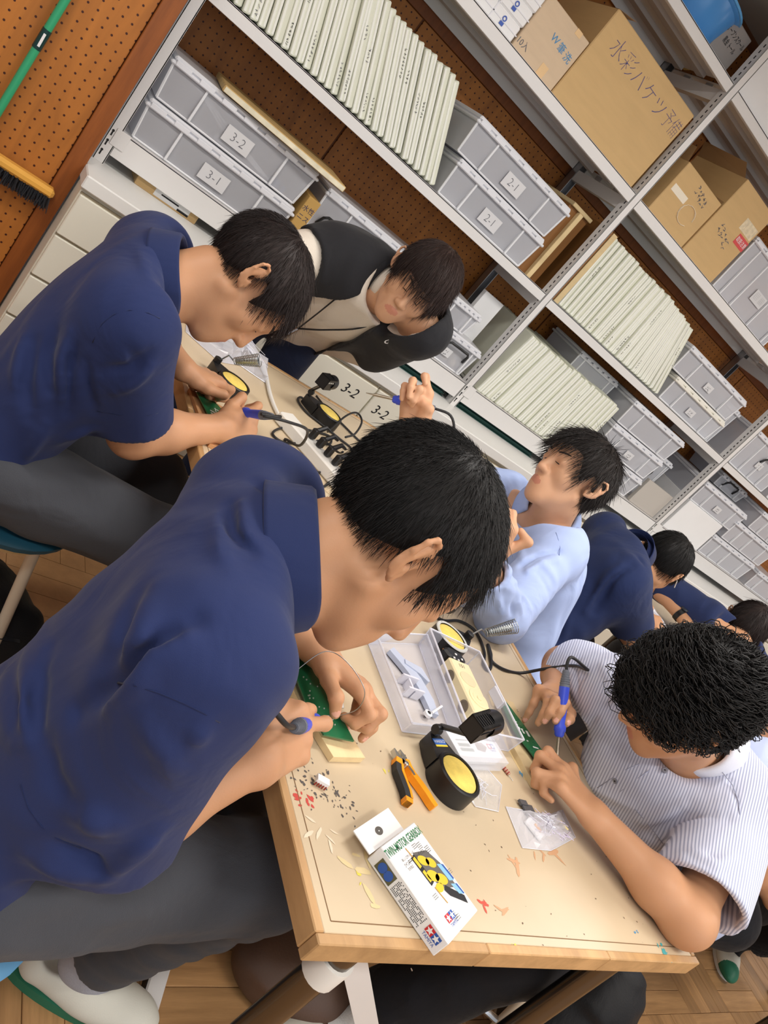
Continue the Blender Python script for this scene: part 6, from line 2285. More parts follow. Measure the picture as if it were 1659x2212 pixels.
JOINTS = {
    'A': dict(pel=(0.350, 0.610, 0.560), neck=(0.453, 0.619, 1.014), head=(0.558, 0.621, 1.087), shL=(0.470, 0.768, 0.982), shR=(0.371, 0.506, 0.942), elL=(0.600, 0.900, 0.780), elR=(0.425, 0.501, 0.683), wrL=(0.740, 0.783, 0.785), wrR=(0.570, 0.548, 0.785), hipL=(0.370, 0.700, 0.555), hipR=(0.370, 0.520, 0.555), knL=(0.760, 0.740, 0.500), knR=(0.770, 0.570, 0.530), anL=(0.780, 0.840, 0.110), anR=(0.735, 0.672, 0.113)),
    'B': dict(pel=(0.310, 1.400, 0.530), neck=(0.422, 1.405, 0.984), head=(0.555, 1.419, 1.048), shL=(0.419, 1.546, 0.965), shR=(0.380, 1.285, 0.909), elL=(0.470, 1.660, 0.800), elR=(0.513, 1.326, 0.708), wrL=(0.603, 1.552, 0.785), wrR=(0.692, 1.407, 0.768), hipL=(0.320, 1.490, 0.530), hipR=(0.320, 1.310, 0.530), knL=(0.700, 1.550, 0.500), knR=(0.720, 1.320, 0.500), anL=(0.880, 1.500, 0.105), anR=(0.860, 1.300, 0.105)),
    'C': dict(pel=(1.084, 2.358, 0.870), neck=(1.124, 2.025, 1.124), head=(1.143, 1.934, 1.190), shL=(1.234, 1.910, 1.109), shR=(0.960, 2.123, 1.077), elL=(1.290, 2.120, 0.930), elR=(0.730, 2.020, 0.930), wrL=(1.200, 2.360, 0.800), wrR=(0.756, 2.120, 0.760), hipL=(1.170, 2.355, 0.860), hipR=(1.000, 2.395, 0.860), knL=(1.200, 2.380, 0.460), knR=(1.000, 2.420, 0.460), anL=(1.200, 2.410, 0.100), anR=(1.000, 2.450, 0.100)),
    'D': dict(pel=(1.785, 1.315, 0.545), neck=(1.645, 1.450, 0.975), head=(1.571, 1.424, 1.104), shL=(1.596, 1.297, 0.949), shR=(1.612, 1.607, 0.902), elL=(1.441, 1.146, 0.781), elR=(1.341, 1.585, 0.866), wrL=(1.231, 1.114, 0.902), wrR=(1.130, 1.500, 0.959), hipL=(1.791, 1.224, 0.550), hipR=(1.798, 1.404, 0.550), knL=(1.396, 1.200, 0.496), knR=(1.402, 1.401, 0.496), anL=(1.308, 1.222, 0.106), anR=(1.315, 1.422, 0.106)),
    'E': dict(pel=(1.801, 0.668, 0.555), neck=(1.545, 0.685, 0.975), head=(1.390, 0.674, 1.031), shL=(1.652, 0.567, 0.929), shR=(1.487, 0.830, 0.899), elL=(1.490, 0.415, 0.776), elR=(1.615, 1.044, 0.783), wrL=(1.335, 0.594, 0.785), wrR=(1.430, 0.885, 0.802), hipL=(1.798, 0.578, 0.558), hipR=(1.827, 0.755, 0.558), knL=(1.408, 0.518, 0.495), knR=(1.433, 0.721, 0.497), anL=(1.329, 0.562, 0.106), anR=(1.360, 0.762, 0.106)),
    'F': dict(pel=(2.225, 1.651, 0.501), neck=(2.373, 1.684, 0.957), head=(2.535, 1.689, 0.979), shL=(2.382, 1.850, 0.917), shR=(2.276, 1.561, 0.895), elL=(2.549, 1.927, 0.712), elR=(2.509, 1.533, 0.748), wrL=(2.783, 1.950, 0.780), wrR=(2.722, 1.655, 0.778), hipL=(2.221, 1.741, 0.505), hipR=(2.237, 1.562, 0.505), knL=(2.621, 1.750, 0.499), knR=(2.632, 1.500, 0.498), anL=(2.660, 1.783, 0.102), anR=(2.666, 1.553, 0.103)),
    'G': dict(pel=(3.527, 1.742, 0.547), neck=(3.253, 1.627, 0.916), head=(3.381, 1.728, 0.938), shL=(3.291, 1.481, 0.855), shR=(3.176, 1.775, 0.877), elL=(3.093, 1.568, 0.685), elR=(3.055, 2.015, 0.827), wrL=(3.044, 1.397, 0.853), wrR=(3.109, 1.775, 0.810), hipL=(3.542, 1.653, 0.550), hipR=(3.528, 1.832, 0.550), knL=(3.149, 1.600, 0.495), knR=(3.133, 1.850, 0.494), anL=(3.051, 1.579, 0.108), anR=(3.034, 1.818, 0.108)),
    'H': dict(pel=(2.456, 0.737, 0.476), neck=(2.313, 0.909, 0.902), head=(2.346, 0.895, 1.063), shL=(2.470, 0.918, 0.845), shR=(2.180, 0.813, 0.868), elL=(2.405, 0.705, 0.677), elR=(2.435, 0.714, 0.848), wrL=(2.618, 0.635, 0.579), wrR=(2.620, 0.875, 0.850), hipL=(2.474, 0.828, 0.477), hipR=(2.493, 0.652, 0.477), knL=(2.866, 0.746, 0.456), knR=(2.795, 0.916, 0.492), anL=(3.071, 0.857, 0.130), anR=(2.698, 0.900, 0.104)),
}
FOLDS = {
    'A': [(((0.327, 0.482, 0.998), (0.31, 0.476, 0.974), (0.304, 0.475, 0.948), (0.307, 0.474, 0.928), (0.306, 0.485, 0.889), (0.304, 0.495, 0.849)), 0.01, -0.012),
          (((0.321, 0.47, 0.991), (0.306, 0.464, 0.964), (0.304, 0.457, 0.942), (0.307, 0.469, 0.897)), 0.012, 0.008),
          (((0.297, 0.643, 0.768), (0.276, 0.548, 0.8), (0.287, 0.513, 0.781)), 0.012, 0.009),
          (((0.288, 0.598, 0.816), (0.287, 0.547, 0.805), (0.297, 0.505, 0.792)), 0.01, -0.007),
          (((0.317, 0.688, 0.765), (0.289, 0.57, 0.814)), 0.01, 0.006),
          (((0.3, 0.535, 0.963), (0.297, 0.498, 0.933), (0.302, 0.49, 0.888)), 0.014, -0.007),
          (((0.301, 0.528, 0.983), (0.293, 0.483, 0.967), (0.304, 0.486, 0.913)), 0.014, 0.005),
          (((0.293, 0.641, 0.731), (0.285, 0.524, 0.763)), 0.012, 0.008),
          (((0.37, 0.637, 1.031), (0.365, 0.59, 1.03), (0.375, 0.555, 1.039)), 0.008, -0.006),
          (((0.374, 0.628, 1.044), (0.369, 0.579, 1.043), (0.381, 0.557, 1.046)), 0.008, 0.005),
          (((0.403, 0.682, 1.045), (0.408, 0.641, 1.058)), 0.007, -0.005),
          (((0.358, 0.621, 1.025), (0.346, 0.56, 1.029), (0.352, 0.53, 1.03)), 0.01, 0.004),
          (((0.34, 0.438, 0.778), (0.365, 0.424, 0.793)), 0.014, 0.009),
          (((0.347, 0.445, 0.732), (0.381, 0.434, 0.733), (0.395, 0.427, 0.725)), 0.008, -0.008),
          (((0.405, 0.419, 0.723), (0.408, 0.417, 0.767), (0.412, 0.422, 0.798)), 0.012, 0.008),
          (((0.334, 0.449, 0.7), (0.364, 0.431, 0.704), (0.393, 0.422, 0.712)), 0.012, 0.007),
          (((0.303, 0.498, 0.803), (0.317, 0.474, 0.784), (0.333, 0.451, 0.786)), 0.012, -0.006),
          (((0.322, 0.441, 0.913), (0.356, 0.421, 0.898), (0.381, 0.42, 0.874)), 0.012, 0.005),
          (((0.362, 0.425, 0.946), (0.371, 0.42, 0.918)), 0.01, 0.005)],
    'B': [(((0.432, 1.217, 0.888), (0.424, 1.212, 0.85), (0.408, 1.22, 0.814)), 0.01, 0.008),
          (((0.41, 1.216, 0.909), (0.399, 1.217, 0.872), (0.371, 1.222, 0.841)), 0.01, -0.007),
          (((0.379, 1.209, 0.903), (0.411, 1.216, 0.88)), 0.008, -0.004),
          (((0.295, 1.291, 0.829), (0.299, 1.279, 0.799), (0.326, 1.25, 0.754)), 0.012, -0.01),
          (((0.302, 1.259, 0.852), (0.313, 1.245, 0.809), (0.346, 1.237, 0.754)), 0.012, 0.008),
          (((0.323, 1.248, 0.843), (0.333, 1.245, 0.802), (0.367, 1.242, 0.732)), 0.01, -0.007),
          (((0.265, 1.326, 0.779), (0.28, 1.271, 0.722)), 0.012, 0.009),
          (((0.279, 1.306, 0.79), (0.297, 1.269, 0.734), (0.323, 1.247, 0.692)), 0.012, -0.008),
          (((0.35, 1.236, 0.694), (0.359, 1.248, 0.604)), 0.012, 0.009),
          (((0.426, 1.261, 0.71), (0.398, 1.259, 0.667)), 0.012, 0.007),
          (((0.346, 1.355, 1.007), (0.363, 1.28, 0.997)), 0.01, 0.004),
          (((0.345, 1.233, 0.838), (0.379, 1.237, 0.785), (0.406, 1.246, 0.753)), 0.008, -0.006)],
    'D': [(((1.301, 1.094, 0.905), (1.462, 1.232, 0.889), (1.493, 1.244, 0.928), (1.535, 1.241, 0.965)), 0.007, -0.009),
          (((1.339, 1.106, 0.897), (1.451, 1.2, 0.899), (1.487, 1.216, 0.934), (1.524, 1.22, 0.955)), 0.009, 0.006),
          (((1.259, 1.09, 0.855), (1.338, 1.134, 0.869)), 0.005, -0.006),
          (((1.293, 1.075, 0.889), (1.426, 1.128, 0.865), (1.46, 1.115, 0.848)), 0.008, 0.008),
          (((1.346, 1.082, 0.858), (1.384, 1.083, 0.832)), 0.007, -0.007),
          (((1.365, 1.092, 0.874), (1.427, 1.093, 0.836)), 0.008, 0.006),
          (((1.285, 1.072, 0.865), (1.349, 1.074, 0.823)), 0.007, 0.006),
          (((1.568, 1.475, 0.815), (1.54, 1.421, 0.903)), 0.005, -0.004),
          (((1.537, 1.362, 0.892), (1.463, 1.244, 0.899)), 0.01, 0.006),
          (((1.551, 1.392, 0.836), (1.285, 1.096, 0.917)), 0.012, 0.006),
          (((1.488, 1.534, 0.899), (1.557, 1.557, 0.949)), 0.008, 0.006),
          (((1.51, 1.538, 0.876), (1.545, 1.533, 0.926)), 0.008, -0.006),
          (((1.482, 1.213, 0.929), (1.522, 1.18, 0.922)), 0.009, 0.005),
          (((1.474, 1.191, 0.905), (1.521, 1.153, 0.882)), 0.01, -0.005)],
    'E': [(((1.446, 0.813, 0.822), (1.405, 0.788, 0.915), (1.419, 0.793, 0.947)), 0.01, 0.009),
          (((1.448, 0.795, 0.831), (1.419, 0.778, 0.912)), 0.01, -0.007),
          (((1.46, 0.925, 0.871), (1.435, 0.857, 0.849)), 0.01, -0.008),
          (((1.42, 0.864, 0.933), (1.408, 0.812, 0.931)), 0.01, 0.006),
          (((1.552, 0.603, 0.748), (1.526, 0.566, 0.864), (1.534, 0.522, 0.926)), 0.012, -0.007),
          (((1.525, 0.602, 0.785), (1.514, 0.583, 0.873)), 0.012, 0.006),
          (((1.609, 0.654, 0.941), (1.552, 0.575, 0.97), (1.551, 0.529, 0.95)), 0.004, -0.0035),
          (((1.469, 0.47, 0.879), (1.633, 0.477, 0.834), (1.612, 0.444, 0.809)), 0.009, -0.008),
          (((1.462, 0.487, 0.865), (1.472, 0.45, 0.883), (1.505, 0.457, 0.907)), 0.01, 0.008),
          (((1.451, 0.488, 0.845), (1.599, 0.499, 0.791)), 0.01, 0.006),
          (((1.526, 0.752, 0.722), (1.5, 0.679, 0.757), (1.502, 0.637, 0.789)), 0.012, 0.006)],
    'Fp': [(((2.225, 1.546, 0.951), (2.201, 1.542, 0.875), (2.224, 1.516, 0.755)), 0.014, -0.012),
          (((2.196, 1.561, 0.93), (2.188, 1.551, 0.844), (2.2, 1.522, 0.741)), 0.014, 0.01),
          (((2.173, 1.533, 0.693), (2.2, 1.49, 0.61)), 0.014, 0.008),
          (((2.256, 1.587, 0.979), (2.263, 1.546, 0.976)), 0.01, -0.008)],
}
SEAMS = {
    'A': [[(0.3103, 0.4865, 0.9051), (0.3016, 0.4517, 0.9411), (0.3196, 0.4456, 0.9462), (0.3409, 0.4346, 0.9523), (0.3573, 0.4283, 0.9537), (0.3761, 0.4265, 0.9497)], [(0.3018, 0.4881, 0.7487), (0.3127, 0.4692, 0.7429), (0.3271, 0.4543, 0.7395), (0.3448, 0.4462, 0.7358), (0.3698, 0.442, 0.7323)]],
    'B': [[(0.3987, 1.2296, 0.9638), (0.3779, 1.2266, 0.963), (0.3518, 1.2256, 0.9517), (0.336, 1.2273, 0.9308), (0.3297, 1.2282, 0.9073), (0.3341, 1.2289, 0.8716)], [(0.4082, 1.2464, 0.7563), (0.442, 1.2399, 0.7727), (0.483, 1.2422, 0.7946), (0.4991, 1.2517, 0.8031)]],
    'D': [[(1.5686, 1.4725, 0.8138), (1.5534, 1.4482, 0.8581), (1.5397, 1.4197, 0.9021)], [(1.533, 1.2927, 0.9891), (1.5316, 1.2702, 0.9837), (1.5346, 1.2494, 0.9741), (1.5325, 1.2319, 0.961)], [(1.2573, 1.0819, 0.8561), (1.3346, 1.1418, 0.8466), (1.2783, 1.0837, 0.8912)]],
    'E': [[(1.5011, 0.7043, 0.7482), (1.4879, 0.6949, 0.7902), (1.4753, 0.6841, 0.8332), (1.4753, 0.6771, 0.8616)], [(1.5138, 0.6769, 0.7419), (1.4936, 0.6655, 0.7906), (1.4815, 0.6587, 0.8438), (1.4817, 0.6576, 0.8697)], [(1.6105, 0.6581, 0.9438), (1.5452, 0.5969, 0.9687), (1.5531, 0.5711, 0.9683), (1.554, 0.5425, 0.9591), (1.5498, 0.5207, 0.947)], [(1.507, 0.6264, 0.7929), (1.5232, 0.5958, 0.7937), (1.5545, 0.5625, 0.7868)]],
}
BUTTONS = {
    'D': [((1.5405, 1.4347, 0.9107), (-0.927, 0.067, 0.37)), ((1.57, 1.4925, 0.8225), (-0.84, 0.377, -0.391))],
    'E': [((1.4873, 0.6856, 0.7956), (-0.906, -0.182, -0.382)), ((1.4917, 0.6432, 0.8932), (-0.754, -0.154, 0.638))],
    'C': [((1.1749, 1.9133, 1.018), (-0.505, -0.381, -0.775))],
}

# ---- nearest person: navy polo, soldering at the left edge of the table
J = JOINTS['A']
A = Person('nearest person in navy polo bent over a green circuit board with an iron', J, (.749, -.354, -.559), (.605, .024, .80), M_SKIN, 1.03)
hR, tR = make_hand(J['wrR'], (.80, .58, .12), (.40, -.48, .78), 'R',
                   dict(index=('t', (.722, .652, .772)), middle=('t', (.712, .638, .762)), ring=(1.0, 1.1, .7, -.02), little=(1.05, 1.1, .7, -.08)), (.706, .662, .783))
hL, tL = make_hand(J['wrL'], (.62, -.74, .10), (.25, .30, .92), 'L',
                   dict(index=('t', (.757, .676, .770)), middle=('t', (.776, .668, .766)), ring=('t', (.793, .655, .758)), little=('t', (.812, .663, .757))), (.745, .674, .771))
A.arm('R', hR)
A.arm('L', hL)
A.nails(tR, ('thumb', 'index'))
A.nails(tL)
A.body(.0030, .056)
sl = [A.sleeve('R', .98, .072, .082), A.sleeve('L', .85, .070, .074)]
jn = A.J
sd = A.side
A.shirt('polo_shirt', M_NAVY, sl, .014, 1.05, .82, .135, .0042, folds(FOLDS['A'], .0022, 3, 1.0, 1.7), cone(jn['pel'] - A.up * .15 + A.side * .19, jn['pel'] - A.up * .09 + A.side * .19, .024, .002), axis=(.74, -.20, .62), top=.006)
A.collar(M_NAVYD, [(a * 1.05, b) for a, b in POLO_COLLAR], .35, (.006, .008), axis=(.74, -.20, .62))
A.trousers(M_GREYT, (.086, .074, .066), .006, .90, folds([], .004, 8))
A.shoe('R', (.92, -.40), M_SOLEG, sock_m=M_SOCKG)
A.shoe('L', (.95, -.1), M_SOLEG, sock_m=M_SOCKG)
A.face_lines(M_HAIR)
A.hair(HL_SHORT, M_HAIR, 10000, .023, .00032, 1, lift=.008, spikes=.40, fringe=1.5, gravity=.12, mess=.36, thick=.011, hcap=.0035, seg=5)

# ---- far left person: navy polo
J = JOINTS['B']
B = Person('navy polo person at the far left table corner, chin down over a board', J, (.61, -.36, -.70), (.78, .06, .65), M_SKIN, 1.0)
hR, tR = make_hand(J['wrR'], (.80, .55, .18), (.35, -.55, .75), 'R',
                   dict(index=('t', (.748, 1.497, .783)), middle=('t', (.752, 1.478, .776)), ring=(1.0, 1.0, .7, 0), little=(1.0, 1.0, .7, -.05)), (.733, 1.488, .790))
hL, tL = make_hand(J['wrL'], (.94, .26, .05), (.05, .25, .95), 'L',
                   dict(index=('t', (.703, 1.549, .770)), middle=('t', (.690, 1.552, .764)), ring=('t', (.672, 1.556, .762)), little=('t', (.652, 1.560, .760))), (.702, 1.537, .770))
B.arm('R', hR)
B.arm('L', hL)
B.body(.0036)
sl = [B.sleeve('R', .86, .070, .074), B.sleeve('L', .8, .066, .070)]
jn = B.J
B.shirt('polo_shirt', M_NAVY, sl, .014, 1.02, .86, .13, .0052, folds(FOLDS['B'], .0025, 4, 1.0, 1.6), axis=(.74, -.22, .60), top=.006)
B.collar(M_NAVYD, POLO_COLLAR, .35, (.004, .006), axis=(.74, -.22, .60))
B.trousers(M_GREYT, (.095, .078, .068), .008, .92, folds([], .003, 9))
B.shoe('R', (.97, -.1), M_SOLEG, sock_m=M_SOCKG)
B.shoe('L', (.97, .1), M_SOLEG, sock_m=M_SOCKG)
B.face_lines(M_HAIRB)
B.hair([-.050, -.055, -.048, -.020, .022, .014, -.020, .010, .044, .052, .058], M_HAIRB, 5500, .034, .00042, 2, lift=.006, spikes=.12, fringe=1.35, gravity=.2, thick=.013)

# ---- person in dark vest, leaning in from the far end
J = JOINTS['C']
C = Person('person in black vest over oatmeal sweater with lanyard at the far table end', J, (-.40, -.80, -.30), (.10, -.33, .94), M_SKIN2, 1.0)
hR, tR = make_hand(J['wrR'], (.3, .2, -.9), (-.8, .5, -.2), 'R', {}, None)
C.arm('R', hR)
hL, tL = make_hand(J['wrL'], (.2, .5, -.8), (.9, -.3, .0), 'L', {}, None)
C.arm('L', hL)
C.body(.0036)
sl = [C.long_sleeve('R', .070, .062, .046, .82), C.long_sleeve('L', .066, .058, .044, .82)]
C.shirt('sweater', M_SWEAT, sl, .010, .98, 1.0, .10, .0055, folds([(C.J['shR'] + (-.05, -.04, .02), C.J['shR'] + (-.14, 0, -.08), .012, .006)], .0035, 5), neck_hole=.056, top=.05)
C.collar(M_SWEAT, [(.056, -.01), (.057, .028), (.061, .034), (.066, .028), (.068, -.012), (.062, -.016)], .02, (.002, .006))
jn = C.J
vt = [C.sleeve('R', .20, .082, .080, .004), (cone(jn['shL'], L3(jn['shL'], jn['elL'], 1.0), .080, .066), cone(jn['wrL'] - (0, 0, .3), jn['wrL'] - (0, 0, .31), .01, .01))]
cn, cA = V3(jn['neck']), C.A.astype(F32)


def vest_open(P):
    q = (P - cn) @ cA.T
    w = .050 + .11 * np.clip(-q[:, 2] / .42, 0, 1.2)
    return np.maximum(np.abs(q[:, 0] + .012) - w, .015 - q[:, 1])


cut = U(.01, func(vest_open), cone(jn['neck'] - C.up * .05, C.g(0, 0, -.05), .066, .07))
C.shirt('vest', M_VEST, vt, .026, 1.04, 1.02, .12, .0055, folds([(jn['shR'] + (0, -.09, -.05), jn['pel'] + (-.10, -.10, .1), .014, .008), (jn['shL'] + (.02, -.08, -.06), jn['pel'] + (.10, -.12, .1), .014, .008)], .003, 6), extra_cut=cut, neck_hole=.060, top=.04)
C.collar(M_VEST, [(.066, -.03), (.072, .012), (.076, .014), (.086, -.035), (.082, -.04), (.072, .0)], .55, (.0, .0))
C.trousers(mat_cloth('dark_navy_trouser', (30, 38, 62), .2, 700), (.09, .07, .06), .009, .93)
C.shoe('R', (-.1, -1), M_BLACKP, upper_m=M_BLACKP)
C.shoe('L', (.1, -1), M_BLACKP, upper_m=M_BLACKP)
C.face_lines(M_HAIRB)
C.hair([-.055, -.060, -.058, -.035, .000, -.004, -.030, -.006, .024, .034, .040], mat_hair('brown_black_hair', (52, 38, 34)), 4200, .052, .00055, 3, lift=.006, spikes=.06, fringe=1.0, gravity=.40, thick=.016)
lp = []
for sg in (1, -1):
    lp.append(smooth_path([tuple(jn['neck'] + C.side * sg * .066 + C.up * .02 - C.base), tuple(jn['neck'] + C.side * sg * .060 + C.front * .10 - C.up * .05 - C.base),
                           tuple(L3(jn['pel'], jn['neck'], .62) + C.front * .145 + C.side * (sg * .028 + .0) - C.base), tuple(L3(jn['pel'], jn['neck'], .40) + C.front * .165 - C.base)], 6))
lb = MB().tube(lp[0], .0045, 6, flat=.4).tube(lp[1], .0045, 6, flat=.4)
ly = part('lanyard', lb, M_BLACKP, C.root, 'all')
e0 = L3(jn['pel'], jn['neck'], .40) + C.front * .165 - C.base
part('clip', MB().tube([tuple(e0), tuple(e0 + C.front * .02 - C.up * .03), tuple(e0 + C.front * .03 - C.up * .05)], [.006, .008, .004], 8), M_CHROME, ly)
part('card_tag', MB().tube([tuple(e0 + C.front * .03 - C.up * .05), tuple(e0 + C.front * .035 - C.up * .09)], [.010, .012], 4, flat=.2), M_PAPER, ly)

# ---- person in light blue shirt holding an iron up
J = JOINTS['D']
D = Person('person in light blue shirt holding an iron up, elbow on table', J, (-.985, .10, .04), (.12, .30, .945), M_SKIN2, 1.0)
hR, tR = make_hand(J['wrR'], (-.36, .42, .83), (.62, .72, -.10), 'R',
                   dict(index=('t', (1.066, 1.535, 1.010)), middle=('t', (1.082, 1.515, .998)), ring=(.9, 1.3, .8, 0), little=(.9, 1.3, .8, 0)), (1.075, 1.505, 1.010))
hL, tL = make_hand(J['wrL'], (-.25, .25, .93), (-.3, -.9, .1), 'L', dict(index=(.9, .9, .6, 0), middle=(1.0, 1.0, .6, 0), ring=(1.0, 1.0, .6, 0), little=(1.0, 1.0, .6, 0)), None)
D.arm('R', hR)
D.arm('L', hL)
D.body(.0034)
sl = [D.long_sleeve('R', .068, .060, .042, .86), D.long_sleeve('L', .070, .064, .044, .84)]
jn = D.J
D.shirt('shirt', M_BLUE, sl, .014, 1.02, 1.06, .12, .0045, folds(FOLDS['D'], .003, 7, 1.2, 1.4), neck_hole=.062, top=-.004)
D.collar(M_BLUE, [(a * 1.05, b) for a, b in SHIRT_COLLAR], .42, (.004, .014), lobes=.02)
D.trousers(M_BLACKT, (.095, .078, .068), .009, .92)
D.shoe('R', (-1, 0), M_SOLEG)
D.shoe('L', (-1, 0), M_SOLEG)
D.face_lines(M_HAIRB)
D.hair([-.052, -.058, -.050, -.016, .024, .016, -.014, .012, .046, .052, .055], mat_hair('soft_black_hair', (36, 30, 28)), 4200, .050, .00058, 4, lift=.010, spikes=.1, fringe=1.15, gravity=.15, thick=.016, fwd=.15)

# ---- curly-haired person in a pale striped shirt
J = JOINTS['E']
E = Person('curly-haired person in pale pinstriped shirt soldering at the right side of the table', J, (-.57, .36, -.74), (-.72, .20, .66), M_SKIN, 1.02)
hR, tR = make_hand(J['wrR'], (-.82, -.50, .22), (-.12, .30, .94), 'R',
                   dict(index=('t', (1.323, .775, .818)), middle=('t', (1.318, .788, .800)), ring=('t', (1.320, .795, .784)), little=('t', (1.330, .800, .772))), (1.352, .772, .818))
hL, tL = make_hand(J['wrL'], (-.62, .78, .06), (-.05, -.05, 1), 'L',
                   dict(index=('t', (1.335, .705, .762)), middle=('t', (1.302, .682, .760)), ring=('t', (1.276, .655, .757)), little=('t', (1.262, .628, .757))), (1.330, .690, .768))
E.arm('R', hR)
E.arm('L', hL)
E.nails(tR, ('thumb', 'index', 'middle', 'little'))
E.body(.0030)
sl = [E.sleeve('R', .72, .074, .082), E.sleeve('L', .82, .076, .092)]
jn = E.J
E.shirt('striped_shirt', mat_stripe('pinstripe_cotton', (224, 228, 246), (168, 174, 200), unit(E.side * .9 + E.front * .25), .0052), sl, .016, 1.06, 1.08, .12, .0042, folds(FOLDS['E'], .0025, 11, 1.0, 1.4), neck_hole=.062, top=.004)
E.collar(mat_cloth('white_collar', (226, 228, 240)), [(a * 1.03, b) for a, b in SHIRT_COLLAR], .40, (.004, .014), lobes=.012)
E.trousers(M_BLACKT, (.098, .085, .072), .008, .86, folds([], .004, 12))
E.shoe('R', (-1, .1), M_SOLEG, sock_m=mat_cloth('white_rib_sock', (232, 232, 230), .5, 300))
E.shoe('L', (-1, 0), M_SOLEG, sock_m=mat_cloth('white_rib_sock', (232, 232, 230), .5, 300))
E.hair([-.050, -.055, -.046, -.016, .022, .008, -.016, .010, .040, .048, .052], M_HAIR, 3400, .080, .00100, 5, lift=.010, curl=.0105, spikes=.25, fringe=1.15, gravity=.25, thick=.019, seg=13)

# ---- navy polo, back turned, at the second table
J = JOINTS['F']
Fp = Person('navy polo person with back turned at the second table behind the blue shirt', J, (.86, .16, -.48), (.47, .08, .88), M_SKIN, 1.0)
Fp.arm('R', make_hand(J['wrR'], (1, .1, 0), (0, -.3, .9), 'R', {}, None)[0])
Fp.arm('L', make_hand(J['wrL'], (1, -.2, 0), (0, .3, .9), 'L', {}, None)[0])
Fp.body(.0042)
jn = Fp.J
Fp.shirt('polo_shirt', mat_cloth('navy_knit_far', (36, 48, 86), .15, 1400), [Fp.sleeve('R', .85, .076, .080), Fp.sleeve('L', .8, .07, .07)], .016, 1.10, 1.08, .13, .006,
         folds(FOLDS['Fp'], .003, 13, 1.0, 1.3))
Fp.collar(M_NAVYD, POLO_COLLAR, .35)
Fp.trousers(M_GREYT, (.098, .08, .07), .009, .92)
Fp.shoe('R', (1, 0), M_SOLEG)
Fp.shoe('L', (1, 0), M_SOLEG)
Fp.hair(HL_SHORT, M_HAIR, 2600, .036, .0006, 6, spikes=.15, thick=.012)
pg = MB().tube([tuple(Fp.g(.080, -.012, .012) - Fp.base), tuple(Fp.g(.082, .03, .010) - Fp.base), tuple(Fp.g(.075, .08, .008) - Fp.base)], .0022, 6)
part('spectacle_arm', pg, M_PAPER, Fp.root)

# ---- person with a wristwatch across the second table
J = JOINTS['G']
Gp = Person('person in navy polo with black wristwatch, head down across the second table', J, (-.50, -.42, -.76), (-.58, -.42, .70), M_SKIN, 1.0)
hR, tR = make_hand(J['wrR'], (-.25, -.95, -.05), (-.35, .0, .93), 'R', {}, None)
Gp.arm('R', hR)
Gp.arm('L', make_hand(J['wrL'], (-.9, .3, 0), (0, 0, 1), 'L', {}, None)[0])
Gp.body(.0042)
Gp.shirt('polo_shirt', mat_cloth('navy_knit_far', (36, 48, 86), .15, 1400), [Gp.sleeve('R', .8, .072, .074), Gp.sleeve('L', .8, .07, .072)], .015, 1.06, 1.05, .12, .006, folds([], .003, 14))
Gp.trousers(M_GREYT, (.095, .078, .068), .011, .92)
Gp.hair(HL_LONG, M_HAIRB, 2600, .05, .0007, 7, spikes=.06, thick=.014, gravity=.3)
wr = L3(J['wrR'], J['elR'], .14)
dw = unit(np.array(J['elR']) - np.array(J['wrR']))
wm = frame(tuple(wr - Gp.base), tuple(np.cross(dw, (0, 0, 1))), tuple(np.cross(dw, np.cross(dw, (0, 0, 1)))))
wt = part('watch_strap', MB().lathe([(.031, -.011), (.034, -.011), (.034, .011), (.031, .011)], 24, wm, caps=False), M_BLACKP, Gp.root, True)
part('watch_case', MB().lathe([(.001, .0), (.017, 0), (.019, .004), (.017, .009), (.001, .0095)], 20, Matrix.Translation(tuple(wr - Gp.base + np.array((-.01, 0, .030)))) @ Matrix.Rotation(-.3, 4, 'Y')), mat('watch_case', (54, 58, 66), .25), wt, True)

# ---- person in pale blue at the frame's edge
J = JOINTS['H']
Hp = Person('person in pale blue shirt behind the curly-haired person, mostly cut by the frame', J, (.9, .1, -.4), (.4, .05, .9), M_SKIN, 1.0)
Hp.arm('L', make_hand(J['wrL'], (1, -.1, -.1), (0, .4, .9), 'L', {}, None)[0])
Hp.arm('R', make_hand(J['wrR'], (1, -.1, -.1), (0, -.4, .9), 'R', {}, None)[0])
Hp.body(.005)
Hp.shirt('shirt', M_PALE, [Hp.sleeve('L', .85, .078, .084), Hp.sleeve('R', .8, .075, .08)], .016, 1.06, 1.06, .12, .006, folds([], .004, 15))
Hp.trousers(M_BLACKT, (.098, .08, .07), .010, .9)
Hp.hair(HL_SHORT, M_HAIR, 900, .04, .0009, 8, thick=.012, hcap=.006)

# ---- stitching and buttons
seam(A, SEAMS['A'], M_SEAM)
seam(B, SEAMS['B'], M_SEAM)
seam(D, SEAMS['D'], mat_cloth('blue_stitch', (136, 154, 204)), .0009)
seam(E, SEAMS['E'], mat_cloth('grey_stitch', (166, 170, 192)), .0008)
for p_, n_ in BUTTONS['D']:
    sewn_button(D, p_, n_, M_PAPER)
for p_, n_ in BUTTONS['E']:
    sewn_button(E, p_, n_, mat('button_grey', (132, 134, 146), .4))
for p_, n_ in BUTTONS['C']:
    xv = unit(np.cross((-.35, .25, 1), n_))
    text('G', .028, frame(tuple(np.array(p_) + unit(n_) * .002 - C.base), (.62, -.1, .5), tuple(np.cross(unit(n_), unit((.62, -.1, .5))))), M_PAPER, C.root, name='print', offset=.0006)

# ---- soldering irons
M_IRON = mat('blue_iron_handle', (62, 82, 206), .4)
M_IRONG = mat('grey_boot', (104, 108, 118), .6)
M_BARREL = mat('steel_barrel', (150, 140, 124), .3, metal=.9)


